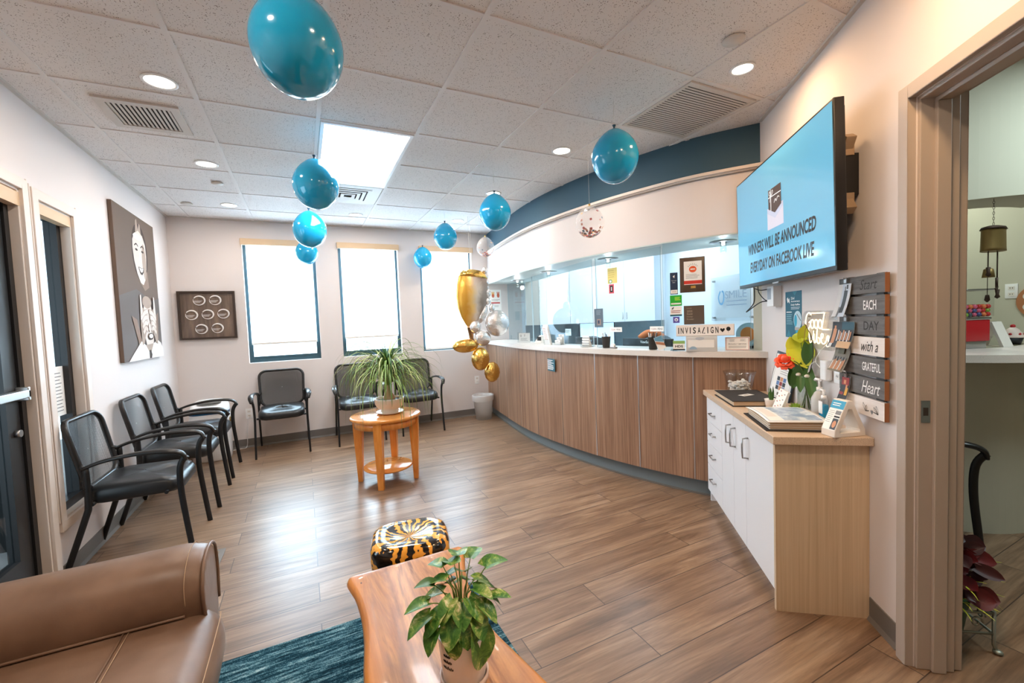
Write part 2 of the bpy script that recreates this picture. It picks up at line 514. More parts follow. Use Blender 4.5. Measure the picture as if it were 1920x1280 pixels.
# ---------------------------------------------------------------- mesh helpers
class MB:
    def __init__(s):
        s.v = []; s.f = []; s.fm = []; s.fs = []; s.mats = []
        s.M = Matrix.Identity(4)
    def mi(s, m):
        m = M[m] if isinstance(m, str) else m
        if m not in s.mats:
            s.mats.append(m)
        return s.mats.index(m)
    def raw(s, vs, fs, m, smooth=False):
        k = len(s.v); i = s.mi(m)
        for v in vs:
            s.v.append(tuple(s.M @ Vector(v)))
        for f in fs:
            s.f.append([k + a for a in f]); s.fm.append(i); s.fs.append(smooth)
        return s
    def box(s, x0, x1, y0, y1, z0, z1, m):
        vs = [(x, y, z) for x in (x0, x1) for y in (y0, y1) for z in (z0, z1)]
        fs = [(0, 1, 3, 2), (4, 6, 7, 5), (0, 4, 5, 1), (2, 3, 7, 6), (0, 2, 6, 4), (1, 5, 7, 3)]
        return s.raw(vs, fs, m)
    def rbox(s, x0, x1, y0, y1, z0, z1, r, m, seg=3):
        """box with rounded vertical edges and softened top and bottom rims"""
        r = min(r, (x1 - x0) / 2 - 1e-4, (y1 - y0) / 2 - 1e-4)
        ring = rrect(x1 - x0, y1 - y0, r, seg + 2)
        cx, cy = (x0 + x1) / 2, (y0 + y1) / 2
        e = min(r, (z1 - z0) / 2 - 1e-4) * 0.6
        lv = []
        for k in range(seg + 1):
            a = pi / 2 * k / seg
            lv.append((z0 + e - e * cos(a), e * (1 - sin(a))))
        for k in range(seg + 1):
            a = pi / 2 * (1 - k / seg)
            lv.append((z1 - e + e * cos(a), e * (1 - sin(a))))
        loops = []
        for z, ins in lv:
            sx = 1 - 2 * ins / (x1 - x0); sy = 1 - 2 * ins / (y1 - y0)
            loops.append([(cx + px * sx, cy + py * sy, z) for px, py in ring])
        return s.loft(loops, m, cap=True, smooth=True)
    def loft(s, loops, m, closed=True, cap=False, smooth=True):
        n = len(loops[0]); vs = [p for L in loops for p in L]; fs = []
        for a in range(len(loops) - 1):
            for b in range(n if closed else n - 1):
                c = (b + 1) % n
                fs.append((a * n + b, a * n + c, (a + 1) * n + c, (a + 1) * n + b))
        s.raw(vs, fs, m, smooth)
        if cap:
            s.raw(loops[0], [tuple(range(n))], m, False)
            s.raw(loops[-1], [tuple(range(n))], m, False)
        return s
    def lathe(s, prof, m, n=28, c=(0, 0, 0), cap=True, smooth=True, squash=(1, 1)):
        loops = []
        for r, z in prof:
            loops.append([(c[0] + r * squash[0] * cos(2 * pi * k / n), c[1] + r * squash[1] * sin(2 * pi * k / n), c[2] + z) for k in range(n)])
        return s.loft(loops, m, cap=cap, smooth=smooth)
    def cyl(s, p0, p1, r, m, n=16, r2=None, cap=True, smooth=True):
        p0 = Vector(p0); p1 = Vector(p1); d = (p1 - p0).normalized()
        a = d.orthogonal().normalized(); b = d.cross(a)
        r2 = r if r2 is None else r2
        L = []
        for p, q in ((p0, r), (p1, r2)):
            L.append([tuple(p + a * q * cos(2 * pi * k / n) + b * q * sin(2 * pi * k / n)) for k in range(n)])
        return s.loft(L, m, cap=cap, smooth=smooth)
    def tube(s, pts, r, m, n=8, closed=False, curve=0, flat=None, cap=True):
        """sweep; r number or list; flat=(a,b) scales section along side / up"""
        P = [Vector(p) for p in pts]
        R = list(r) if isinstance(r, (list, tuple)) else [r] * len(P)
        if curve:
            P, R = smooth_path(P, R, curve, closed)
        N = len(P); up = Vector((0, 0, 1)); loops = []
        prev = None
        for i in range(N):
            if closed:
                t = (P[(i + 1) % N] - P[i - 1]).normalized()
            else:
                t = (P[min(i + 1, N - 1)] - P[max(i - 1, 0)]).normalized()
            if prev is None:
                a = t.cross(up)
                if a.length < 1e-3:
                    a = t.cross(Vector((0, 1, 0)))
                a.normalize()
            else:
                a = (prev - t * prev.dot(t))
                a = a.normalized() if a.length > 1e-6 else t.orthogonal().normalized()
            prev = a
            b = a.cross(t).normalized()
            fa, fb = flat if flat else (1, 1)
            loops.append([tuple(P[i] + a * R[i] * fa * cos(2 * pi * k / n) + b * R[i] * fb * sin(2 * pi * k / n)) for k in range(n)])
        if closed:
            loops.append(loops[0])
        return s.loft(loops, m, cap=cap and not closed, smooth=True)
    def ell(s, c, rad, m, n=24, k=14, fn=None):
        rx, ry, rz = rad if isinstance(rad, (list, tuple)) else (rad,) * 3
        loops = []
        for j in range(1, k):
            a = pi * j / k
            L = []
            for i in range(n):
                t = 2 * pi * i / n
                x, y, z = sin(a) * cos(t), sin(a) * sin(t), -cos(a)
                if fn:
                    x, y, z = fn(x, y, z)
                L.append((c[0] + rx * x, c[1] + ry * y, c[2] + rz * z))
            loops.append(L)
        s.loft(loops, m)
        for L, zz in ((loops[0], -1), (loops[-1], 1)):
            x, y, z = (0, 0, zz) if not fn else fn(0, 0, zz)
            p = (c[0] + rx * x, c[1] + ry * y, c[2] + rz * z)
            s.raw(L + [p], [(i, (i + 1) % n, n) for i in range(n)], m, True)
        return s
    def prism(s, poly, a0, a1, m, axis='z', smooth=False):
        """2D polygon extruded from a0 to a1 along axis; axis y: poly is (x, z)"""
        if axis == 'z':
            L0 = [(x, y, a0) for x, y in poly]; L1 = [(x, y, a1) for x, y in poly]
        elif axis == 'y':
            L0 = [(x, a0, y) for x, y in poly]; L1 = [(x, a1, y) for x, y in poly]
        else:
            L0 = [(a0, x, y) for x, y in poly]; L1 = [(a1, x, y) for x, y in poly]
        return s.loft([L0, L1], m, cap=True, smooth=smooth)
    def quad(s, a, b, c, d, m):
        return s.raw([a, b, c, d], [(0, 1, 2, 3)], m)
    # flat artwork in the XZ plane facing -Y
    def fpoly(s, pts, y, m):
        return s.raw([(x, y, z) for x, z in pts], [tuple(range(len(pts)))], m)
    def frect(s, x0, x1, z0, z1, y, m):
        return s.fpoly([(x0, z0), (x1, z0), (x1, z1), (x0, z1)], y, m)
    def fell(s, cx, cz, rx, rz, y, m, n=24, a0=0, a1=2 * pi):
        return s.fpoly([(cx + rx * cos(a0 + (a1 - a0) * k / n), cz + rz * sin(a0 + (a1 - a0) * k / n)) for k in range(n if a1 - a0 > 6.2 else n + 1)], y, m)
    def fstroke(s, pts, w, y, m, curve=0, closed=False):
        P = [Vector((p[0], 0, p[1])) for p in pts]
        R = [w] * len(P)
        if curve:
            P, R = smooth_path(P, R, curve, closed)
        if closed:
            P = P + [P[0]]
        vs = []
        for i in range(len(P)):
            t = (P[min(i + 1, len(P) - 1)] - P[max(i - 1, 0)])
            t = t.normalized() if t.length > 1e-9 else Vector((1, 0, 0))
            nn = Vector((-t.z, 0, t.x)) * (w / 2)
            vs += [(P[i].x + nn.x, y, P[i].z + nn.z), (P[i].x - nn.x, y, P[i].z - nn.z)]
        return s.raw(vs, [(2 * i, 2 * i + 1, 2 * i + 3, 2 * i + 2) for i in range(len(P) - 1)], m)
    def lines(s, x0, x1, z0, z1, n, y, m, thick=0.35, rag=0.3):
        """rows of small print"""
        st = (z1 - z0) / n
        for k in range(n):
            zc = z1 - st * (k + 0.5)
            w = (x1 - x0) * (1 - rag * random.random())
            s.frect(x0, x0 + w, zc - st * thick / 2, zc + st * thick / 2, y, m)
        return s
    def text(s, txt, cx, cz, h, y, m, w=None, shear=0.0, depth=0.0, align='c', bold=0.0):
        vs, fs = text_mesh(txt, bold)
        if not vs:
            return s
        x0 = min(v[0] for v in vs); x1 = max(v[0] for v in vs)
        z0 = min(v[1] for v in vs); z1 = max(v[1] for v in vs)
        sz = h / (z1 - z0)
        sx = (w / (x1 - x0)) if w else sz
        off = {'c': (x0 + x1) / 2, 'l': x0, 'r': x1}[align]
        out = []
        for vx, vz in vs:
            X = (vx - off) * sx; Z = (vz - (z0 + z1) / 2) * sz
            out.append((cx + X + shear * Z, y, cz + Z))
        s.raw(out, fs, m)
        return s
    def build(s, name, parent=None, bevel=0, seg=2, subsurf=0, kind=None, flat=False):
        me = bpy.data.meshes.new(name)
        me.from_pydata(s.v, [], s.f)
        for mm in s.mats:
            me.materials.append(mm)
        for p, i, sm in zip(me.polygons, s.fm, s.fs):
            p.material_index = i; p.use_smooth = sm
        if not flat:
            b = bmesh.new(); b.from_mesh(me)
            bmesh.ops.remove_doubles(b, verts=b.verts, dist=1e-6)
            bmesh.ops.recalc_face_normals(b, faces=b.faces)
            b.to_mesh(me); b.free()
        me.update()
        o = bpy.data.objects.new(name, me)
        COL.objects.link(o)
        if bevel:
            md = o.modifiers.new('bevel', 'BEVEL'); md.width = bevel; md.segments = seg; md.limit_method = 'ANGLE'
            md.harden_normals = False
        if subsurf:
            md = o.modifiers.new('subsurf', 'SUBSURF'); md.levels = subsurf; md.render_levels = subsurf
        if parent is not None:
            o.parent = parent
        if kind:
            o['kind'] = kind
        return o

_txt = {}
def text_mesh(txt, bold=0.0):
    k = (txt, bold)
    if k in _txt:
        return _txt[k]
    cu = bpy.data.curves.new('t', 'FONT'); cu.body = txt; cu.resolution_u = 3; cu.offset = bold
    cu.fill_mode = 'FRONT'
    o = bpy.data.objects.new('t', cu); COL.objects.link(o)
    bpy.context.view_layer.update()
    dg = bpy.context.evaluated_depsgraph_get()
    me = bpy.data.meshes.new_from_object(o.evaluated_get(dg))
    vs = [(v.co.x, v.co.y) for v in me.vertices]
    fs = [tuple(p.vertices) for p in me.polygons]
    bpy.data.objects.remove(o); bpy.data.meshes.remove(me)
    _txt[k] = (vs, fs)
    return _txt[k]

def smooth_path(P, R, sub, closed=False):
    n = len(P); out = []; ro = []
    rng = range(n) if closed else range(n - 1)
    for i in rng:
        p0 = P[(i - 1) % n] if closed else P[max(i - 1, 0)]
        p1 = P[i]; p2 = P[(i + 1) % n]
        p3 = P[(i + 2) % n] if closed else P[min(i + 2, n - 1)]
        for k in range(sub):
            t = k / sub
            out.append(0.5 * ((2 * p1) + (p2 - p0) * t + (2 * p0 - 5 * p1 + 4 * p2 - p3) * t * t + (3 * p1 - p0 - 3 * p2 + p3) * t ** 3))
            ro.append(R[i] + (R[(i + 1) % n] - R[i]) * t)
    if not closed:
        out.append(P[-1]); ro.append(R[-1])
    return out, ro

def rrect(w, h, r, seg=5):
    pts = []
    for cx, cy, a in ((w / 2 - r, h / 2 - r, 0), (-w / 2 + r, h / 2 - r, pi / 2), (-w / 2 + r, -h / 2 + r, pi), (w / 2 - r, -h / 2 + r, 1.5 * pi)):
        for k in range(seg + 1):
            t = a + pi / 2 * k / seg
            pts.append((cx + r * cos(t), cy + r * sin(t)))
    return pts

def thing(name, label, cat, loc=(0, 0, 0), rz=0.0, group=None):
    o = bpy.data.objects.new(name, None)
    o.empty_display_size = 0.1
    COL.objects.link(o)
    o.location = loc; o.rotation_euler = (0, 0, rz)
    o['label'] = label; o['category'] = cat
    if group:
        o['group'] = group
    return o

def tag(o, label, cat, group=None, loc=None, rz=None):
    o['label'] = label; o['category'] = cat
    if group:
        o['group'] = group
    if loc is not None:
        o.location = loc
    if rz is not None:
        o.rotation_euler = (0, 0, rz)
    return o

def dup(root, loc, rz, label, group=None):
    r = root.copy(); COL.objects.link(r)
    r.location = loc; r.rotation_euler = (0, 0, rz); r['label'] = label
    if group:
        r['group'] = group
    for ch in list(root.children):
        c = ch.copy(); COL.objects.link(c); c.parent = r
        for g in list(ch.children):
            d = g.copy(); COL.objects.link(d); d.parent = c
    return r

# frames of the three long walls. Local X reads left to right, local -Y faces the room
U = Vector((0.604, 0.797, 0)).normalized()
NV = Vector((-U.y, U.x, 0))
P0 = Vector((2.165, 0.963, 0))
def RW(t, n, z=0.0):
    p = P0 + U * t + NV * n
    return (p.x, p.y, z)
RZR = atan2(-U.y, -U.x)
# ================================================================ ROOM SHELL
def wall(name, mtx, s0, s1, z0, z1, y0, y1, holes, m):
    """solid wall from boxes, leaving the holes (s0, s1, z0, z1) open"""
    mb = MB(); mb.M = mtx
    xs = sorted({s0, s1, *[h[0] for h in holes], *[h[1] for h in holes]})
    zs = sorted({z0, z1, *[h[2] for h in holes], *[h[3] for h in holes]})
    for a, b in zip(xs, xs[1:]):
        run = None
        cells = []
        for c, d in zip(zs, zs[1:]):
            mx, mz = (a + b) / 2, (c + d) / 2
            if any(h[0] < mx < h[1] and h[2] < mz < h[3] for h in holes):
                run = None
                continue
            if run is not None:
                cells[-1][1] = d
            else:
                cells.append([c, d])
            run = True
        for c, d in cells:
            mb.box(a, b, y0, y1, c, d, m)
    return mb.build(name, kind='structure')

def rotz(a, loc=(0, 0, 0)):
    return Matrix.Translation(loc) @ Matrix.Rotation(a, 4, 'Z')
ML = rotz(pi / 2, (XL, 0, 0))          # left wall frame: local x = world y
MR = rotz(RZR, tuple(P0))              # right wall frame: local x = -t
TH = 0.13

mb = MB(); mb.box(-1.45, 6.2, -2.0, 7.2, -0.06, 0.0, 'floor'); mb.build('floor', kind='structure')
mb = MB(); mb.box(-1.45, 6.2, -2.0, 7.2, H, H + 0.05, 'tile'); mb.build('ceiling', kind='structure')

WIN = [(-0.586, 0.19, 0.985, 2.425), (0.452, 1.20, 0.985, 2.425), (1.495, 2.255, 0.985, 2.425)]
wall('wall_back', Matrix.Translation((0, YB, 0)), XL - TH, 5.2, 0, H, 0, 0.16, WIN, 'wall')
DOORL = (2.10, 3.115, -0.01, 2.15)
SIDEL = (3.26, 3.66, 0.345, 2.135)
wall('wall_left', ML, -2.0, YB, 0, H, 0, TH, [DOORL, SIDEL], 'wall')
# right wall: local x = -t.  doorway from t=-.265 to t=-1.2
DRW = (0.262, 1.20, -0.01, 2.105)
wall('wall_right', MR, -1.20, 3.35, 0, H, 0, TH, [DRW], 'wall')
wall('wall_front', Matrix.Translation((0, -1.75, 0)), XL - TH, 0.35, 0, H, -TH, 0, [], 'wall')

# T-bar grid of the suspended ceiling
mb = MB()
for k in range(-1, 9):
    x = -0.453 + 0.61 * k
    if x < 3.0:
        mb.box(x - 0.012, x + 0.012, -1.75, YB, H - 0.006, H + 0.001, 'grid')
for j in range(-5, 8):
    y = 1.699 + 0.61 * j
    if y < YB:
        mb.box(XL, 3.2, y - 0.012, y + 0.012, H - 0.005, H + 0.001, 'grid')
mb.build('trim_1', kind='structure')
# wall angle round the ceiling edge
mb = MB()
mb.box(XL, XL + 0.022, -1.75, YB, H - 0.012, H, 'vent')
mb.box(XL, 2.4, YB - 0.022, YB, H - 0.012, H, 'vent')
mb.M = MR
mb.box(-1.16, 3.3, -0.022, 0, H - 0.012, H, 'vent')
mb.build('trim_2', kind='structure')

# cove base
def cove(name, mtx, spans):
    mb = MB(); mb.M = mtx
    for a, b in spans:
        mb.prism([(0, 0), (-0.014, 0), (-0.011, 0.006), (-0.004, 0.02), (-0.004, 0.10), (0, 0.102)], a, b, 'base', axis='x')
    return mb.build(name, kind='structure')
cove('baseboard_back', Matrix.Translation((0, YB, 0)), [(XL, 2.42)])
cove('baseboard_left', ML, [(-1.75, 2.03), (3.185, YB)])
cove('baseboard_right', MR, [(0.005, 0.185), (1.28, 3.3)])

# ---------------------------------------------------------------- rear windows
def window(idx, x0, x1, z0, z1, blind_z, trim):
    root = bpy.data.objects.new('window_%d' % idx, None); COL.objects.link(root)
    root['kind'] = 'structure'; root.location = (x0, YB, z0)
    w, h = x1 - x0, z1 - z0
    mb = MB()
    f = 0.045
    for a in ((0, w, 0, f), (0, w, h - f, h)):
        mb.box(a[0], a[1], 0.075, 0.135, a[2], a[3], 'teal_frame')
    for a in ((0, f), (w - f, w)):
        mb.box(a[0], a[1], 0.075, 0.135, f, h - f, 'teal_frame')
    mb.box(f, w - f, 0.085, 0.125, f, f + 0.03, 'teal_frame')
    mb.build('window_frame', root)
    mb = MB(); mb.box(f, w - f, 0.105, 0.11, f, h - f, 'glass'); mb.build('pane', root)
    mb = MB(); mb.box(0, w, 0.0, 0.075, 0.0, 0.006, 'white'); mb.build('window_sill', root)
    return root
for i, (x0, x1, z0, z1) in enumerate(WIN):
    window(i + 1, x0, x1, z0, z1, 0, 0)

def blind(x0, x1, ztop, zbot, label):
    r = thing('roller_blind', label, 'blind', ((x0 + x1) / 2, YB - 0.002, zbot), 0, 'roller blinds on the rear windows')
    w = (x1 - x0) / 2
    mb = MB(); mb.box(-w + 0.035, w - 0.035, 0.036, 0.038, 0.0, ztop - zbot - 0.02, 'blind'); mb.build('fabric', r)
    mb = MB(); mb.box(-w + 0.035, w - 0.035, 0.028, 0.046, -0.022, 0.002, 'offwhite'); mb.build('hem_bar', r, bevel=0.004)
    mb = MB(); mb.box(-w - 0.012, w + 0.012, -0.045, 0.0, ztop - zbot - 0.055, ztop - zbot + 0.018, 'valance'); mb.build('valance', r, bevel=0.006)
    return r
blind(-0.586, 0.19, 2.425, 1.225, 'white roller blind on the left rear window beside the framed rings')
blind(0.452, 1.20, 2.425, 1.245, 'white roller blind on the middle rear window behind the potted palm')
blind(1.495, 2.255, 2.425, 1.03, 'white roller blind on the right rear window behind the gold balloons')

# ---------------------------------------------------------------- entrance door and sidelight
root = bpy.data.objects.new('door_1', None); COL.objects.link(root); root['kind'] = 'structure'
root.location = (XL, 0, 0); root.rotation_euler = (0, 0, pi / 2)
a, b, zt = DOORL[0], DOORL[1], DOORL[3]
mb = MB()
mb.box(b - 0.05, b, 0.04, 0.11, 0, zt, 'bronze'); mb.box(a, a + 0.05, 0.04, 0.11, 0, zt, 'bronze')
mb.box(a, b, 0.04, 0.11, zt - 0.05, zt, 'bronze')
mb.build('door_frame', root)
mb = MB()
mb.box(b - 0.16, b - 0.055, 0.05, 0.095, 0.012, zt - 0.055, 'bronze')
mb.box(a + 0.055, a + 0.16, 0.05, 0.095, 0.012, zt - 0.055, 'bronze')
mb.box(a + 0.16, b - 0.16, 0.05, 0.095, 0.012, 0.27, 'bronze')
mb.box(a + 0.16, b - 0.16, 0.05, 0.095, zt - 0.17, zt - 0.055, 'bronze')
leaf = mb.build('door_leaf', root)
mb = MB(); mb.box(a + 0.16, b - 0.16, 0.07, 0.076, 0.27, zt - 0.17, 'glass'); mb.build('pane', root)
mb = MB(); mb.box(a + 0.06, b - 0.055, 0.0, 0.045, 1.075, 1.115, 'strip')
mb.box(a + 0.1, a + 0.14, 0.0, 0.05, 1.05, 1.14, 'bronze'); mb.box(b - 0.075, b - 0.055, 0.0, 0.05, 1.06, 1.13, 'strip')
mb.build('push_bar', root, bevel=0.004)
mb = MB(); mb.cyl((b - 0.1, 0.05, 0.90), (b - 0.1, 0.03, 0.90), 0.018, 'steel'); mb.build('door_lock', root)
mb = MB()
mb.box(a, b, -0.001, 0.04, 2.06, 2.13, 'valance')
mb.build('shade_cassette', root)

root = bpy.data.objects.new('window_4', None); COL.objects.link(root); root['kind'] = 'structure'
root.location = (XL, 0, 0); root.rotation_euler = (0, 0, pi / 2)
a, b, z0, zt = SIDEL
mb = MB()
mb.box(b - 0.055, b, 0.05, 0.11, z0, zt, 'bronze'); mb.box(a, a + 0.05, 0.05, 0.11, z0, zt, 'bronze')
mb.box(a, b, 0.05, 0.11, zt - 0.05, zt, 'bronze'); mb.box(a, b, 0.04, 0.11, z0, z0 + 0.06, 'bronze')
mb.build('window_frame', root)
mb = MB(); mb.box(a + 0.05, b - 0.055, 0.08, 0.086, z0 + 0.06, zt - 0.05, 'glass'); mb.build('pane', root)
mb = MB(); mb.box(a, b, 0.0, 0.045, zt - 0.07, zt - 0.005, 'valance'); mb.build('shade_cassette', root)

def casing(name, mtx, a, b, z0, z1, w, m, sill=False):
    mb = MB(); mb.M = mtx
    mb.box(a - w, a, -0.016, 0.0, z0, z1 + w, m); mb.box(b, b + w, -0.016, 0.0, z0, z1 + w, m)
    mb.box(a, b, -0.016, 0.0, z1, z1 + w, m)
    mb.box(a - w - 0.012, a - w, -0.010, 0.0, z0, z1 + w + 0.012, m); mb.box(b + w, b + w + 0.012, -0.010, 0.0, z0, z1 + w + 0.012, m)
    if sill:
        mb.box(a - w, b + w, -0.016, 0.0, z0 - w, z0, m)
    # jamb lining inside the opening
    mb.box(a - 0.001, a + 0.012, 0.0, 0.05, z0, z1, m); mb.box(b - 0.012, b + 0.001, 0.0, 0.05, z0, z1, m)
    mb.box(a, b, 0.0, 0.05, z1 - 0.012, z1 + 0.001, m)
    if sill:
        mb.box(a, b, 0.0, 0.05, z0 - 0.001, z0 + 0.01, m)
    return mb.build(name, kind='structure', bevel=0.003)
casing('trim_3', ML, DOORL[0], DOORL[1], 0.0, DOORL[3], 0.055, 'trim')
casing('trim_4', ML, SIDEL[0], SIDEL[1], SIDEL[2], SIDEL[3], 0.055, 'trim', True)

# exterior seen through the entrance glass
mb = MB(); mb.box(-7.5, XL - TH - 0.001, -1.0, 8.0, -0.08, -0.02, 'exterior_grey'); mb.build('ground', kind='structure')
mb = MB(); mb.box(-4.2, -4.0, -1.0, 8.0, -0.02, 3.2, 'exterior_dark'); mb.box(-4.0, XL - TH - 0.2, 3.95, 4.1, -0.02, 3.2, 'exterior_dark')
mb.build('wall_exterior', kind='structure')
mb = MB(); mb.box(-4.2, XL - TH, -1.0, 4.1, 3.2, 3.3, 'exterior_dark'); mb.build('trim_5', kind='structure')

# ---------------------------------------------------------------- doorway on the right
DW = DRW
mb = MB(); mb.M = MR
a, b, zt = DW[0], DW[1], DW[3]
w = 0.05
for yy, s in ((0, -1), (TH, 1)):
    y0, y1 = (yy - 0.028, yy + 0.004) if s < 0 else (yy - 0.004, yy + 0.028)
    mb.box(a - w, a + 0.0, y0, y1, 0, zt + w, 'doorcase'); mb.box(b, b + w, y0, y1, 0, zt + w, 'doorcase')
    mb.box(a, b, y0, y1, zt, zt + w, 'doorcase')
# steel jamb with its rebate and stop
for x0, x1, sg in ((a, a + 0.012, 1), (b - 0.012, b, -1)):
    mb.box(x0, x1, 0.004, TH - 0.004, 0, zt, 'doorcase')
mb.box(a + 0.012, a + 0.026, 0.048, 0.092, 0, zt - 0.026, 'doorcase')
mb.box(b - 0.026, b - 0.012, 0.048, 0.092, 0, zt - 0.026, 'doorcase')
mb.box(a, b, 0.004, TH - 0.004, zt - 0.012, zt, 'doorcase')
mb.box(a + 0.012, b - 0.012, 0.048, 0.092, zt - 0.026, zt - 0.012, 'doorcase')
dc = mb.build('trim_6', kind='structure', bevel=0.003)
mb = MB(); mb.M = MR
mb.box(a + 0.012, a + 0.0145, 0.012, 0.04, 0.94, 1.02, 'steel')
mb.box(a + 0.0142, a + 0.0150, 0.018, 0.034, 0.965, 0.995, 'vent_dark')
sp = mb.build('strike_plate', flat=True); tag(sp, 'small steel strike plate on the jamb of the right doorway', 'strike plate')

# ---------------------------------------------------------------- curved counter wall and soffit
CP = [(2.440, 5.868), (2.375, 5.40), (2.300, 4.889), (2.245, 4.40), (2.230, 3.97), (2.260, 3.53), (2.330, 3.07), (2.440, 2.65), (2.600, 2.23), (2.853, 1.855)]
_pp, _ = smooth_path([Vector((x, y, 0)) for x, y in CP], [0] * len(CP), 10)
CURVE = [(p.x, p.y) for p in _pp]
def offs(o, pts=None, ext=0.0):
    """offset the counter curve; positive goes out into the waiting room"""
    P = pts or CURVE; out = []
    for i, (x, y) in enumerate(P):
        a = P[max(i - 1, 0)]; b = P[min(i + 1, len(P) - 1)]
        tx, ty = b[0] - a[0], b[1] - a[1]; L = hypot(tx, ty)
        out.append((x + ty / L * o, y - tx / L * o))
    return out
def onwall(pts):
    """clip an offset curve so that its ends stop on the back wall and on the right wall"""
    res = []
    for x, y in pts:
        p = Vector((x, y, 0)) - P0
        res.append((x, min(y, YB), p.dot(NV) >= 0.0 or p.dot(U) > 1.19))
    return [(x, y) for x, y, k in res]
def band(mb, o0, o1, z0, z1, m, smooth=False):
    A = onwall(offs(o0)); B = onwall(offs(o1)); n = len(A)
    loops = [[(A[i][0], A[i][1], z0), (B[i][0], B[i][1], z0), (B[i][0], B[i][1], z1), (A[i][0], A[i][1], z1)] for i in range(n)]
    return mb.loft(loops, m, cap=True, smooth=smooth)

# soffit over the counter: blue upper band, ledge, painted face
mb = MB(); band(mb, -0.07, -0.62, 2.35, H, 'blue'); mb.build('wall_soffit_blue', kind='structure')
mb = MB(); band(mb, -0.005, -0.62, 2.352, 2.372, 'trim'); band(mb, -0.025, -0.62, 2.344, 2.353, 'trim'); mb.build('trim_7', kind='structure')
mb = MB(); band(mb, -0.055, -0.62, 1.930, 2.34, 'wall'); mb.build('wall_soffit', kind='structure')
mb = MB(); band(mb, -0.056, -0.619, 1.921, 1.9299, 'soffit_under'); mb.build('trim_8', kind='structure')
mb = MB()
band(mb, -0.018, -0.13, 0.13, 1.048, 'wall_office'); mb.build('wall_counter', kind='structure')
mb = MB(); band(mb, -0.05, -0.13, 0.0, 0.125, 'kick'); band(mb, -0.04, -0.05, 0.0, 0.012, 'base'); mb.build('baseboard_counter', kind='structure')

# ---------------------------------------------------------------- office shell behind the counter
def seg_wall(name, A, B, z0, z1, m, th=0.1):
    A = Vector((*A, 0)); B = Vector((*B, 0)); d = (B - A); L = d.length
    mtx = rotz(atan2(d.y, d.x), tuple(A))
    mb = MB(); mb.M = mtx; mb.box(0, L, 0, th, z0, z1, m)
    return mb.build(name, kind='structure')
OA = Vector((3.02, 5.868)); OB = Vector((4.90, 4.99))
seg_wall('wall_office_rear', (3.05, 5.868), (5.30, 4.79), 0, H, 'wall_office')
seg_wall('wall_office_side', (5.06, 4.90), (4.02, 2.20), 0, H, 'wall_office')
seg_wall('wall_partition', (6.1, 2.30), (2.90, 1.99), 0, H, 'wall_side')
# other room behind the doorway
seg_wall('wall_side_far', (5.2, 2.3), (5.2, -1.9), 0, H, 'wall_side')
seg_wall('wall_side_near', (5.3, -1.9), (0.3, -1.9), 0, H, 'wall_side')

# ================================================================ CEILING FITTINGS
def can_light(x, y, label, power=6, color=WARM, k=0.78):
    r = thing('recessed_light', label, 'ceiling light', (x, y, H), 0, 'recessed ceiling lights')
    mb = MB(); mb.lathe([(q * k, z) for q, z in ((0.080, -0.001), (0.100, -0.001), (0.099, -0.006), (0.085, -0.008), (0.080, -0.004))], 'white', 40, cap=False); mb.build('trim_ring', r)
    mb = MB(); mb.lathe([(0.0001, -0.0035), (0.081 * k, -0.0035)], 'lamp_disc', 40, cap=False); mb.build('lens', r)
    light('AREA', 'can_light', (x, y, H - 0.03), power, color, 0.15)
    return r
can_light(-0.583, 2.775, 'round recessed light beside the slotted vent near the left wall')
can_light(-0.589, 3.989, 'round recessed light in the left row, second from the slotted vent')
can_light(-0.599, 5.196, 'round recessed light in the left row nearest the back wall')
can_light(0.619, 5.231, 'round recessed light between the square diffuser and the middle rear window')
can_light(1.826, 5.170, 'round recessed light above the right rear window by the blue soffit')
can_light(1.797, 3.979, 'round recessed light hidden half behind a blue balloon by the soffit')
can_light(1.858, 2.811, 'round recessed light left of the large louvred return grille')
can_light(2.17, 1.534, 'round recessed light nearest the television wall', 6.5, (1.0, 0.62, 0.32), 0.62)
can_light(0.75, 0.4, 'round recessed light overhead near the coffee table', 12, (1.0, 0.78, 0.56))
can_light(-0.6, 1.1, 'round recessed light overhead near the leather sofa', 10)
can_light(1.50, 0.66, 'unseen recessed light added beside the right doorway to warm the wall', 9, (1.0, 0.64, 0.34))  # added out of view to bring orange light onto the right wall and jamb

r = thing('light_panel', 'large glowing rectangular ceiling light panel', 'ceiling light', (0.462, 3.53, H))
mb = MB()
for a in ((-0.29, 0.29, -0.60, -0.575), (-0.29, 0.29, 0.575, 0.60), (-0.29, -0.268, -0.575, 0.575), (0.268, 0.29, -0.575, 0.575)):
    mb.box(a[0], a[1], a[2], a[3], -0.012, -0.0008, 'white')
mb.build('frame', r)
mb = MB(); mb.box(-0.268, 0.268, -0.575, 0.575, -0.006, -0.001, 'troffer_lens'); mb.build('lens', r)
light('AREA', 'panel_light', (0.462, 3.53, H - 0.03), 26, (0.92, 0.96, 1.0), 0.5, 1.1)

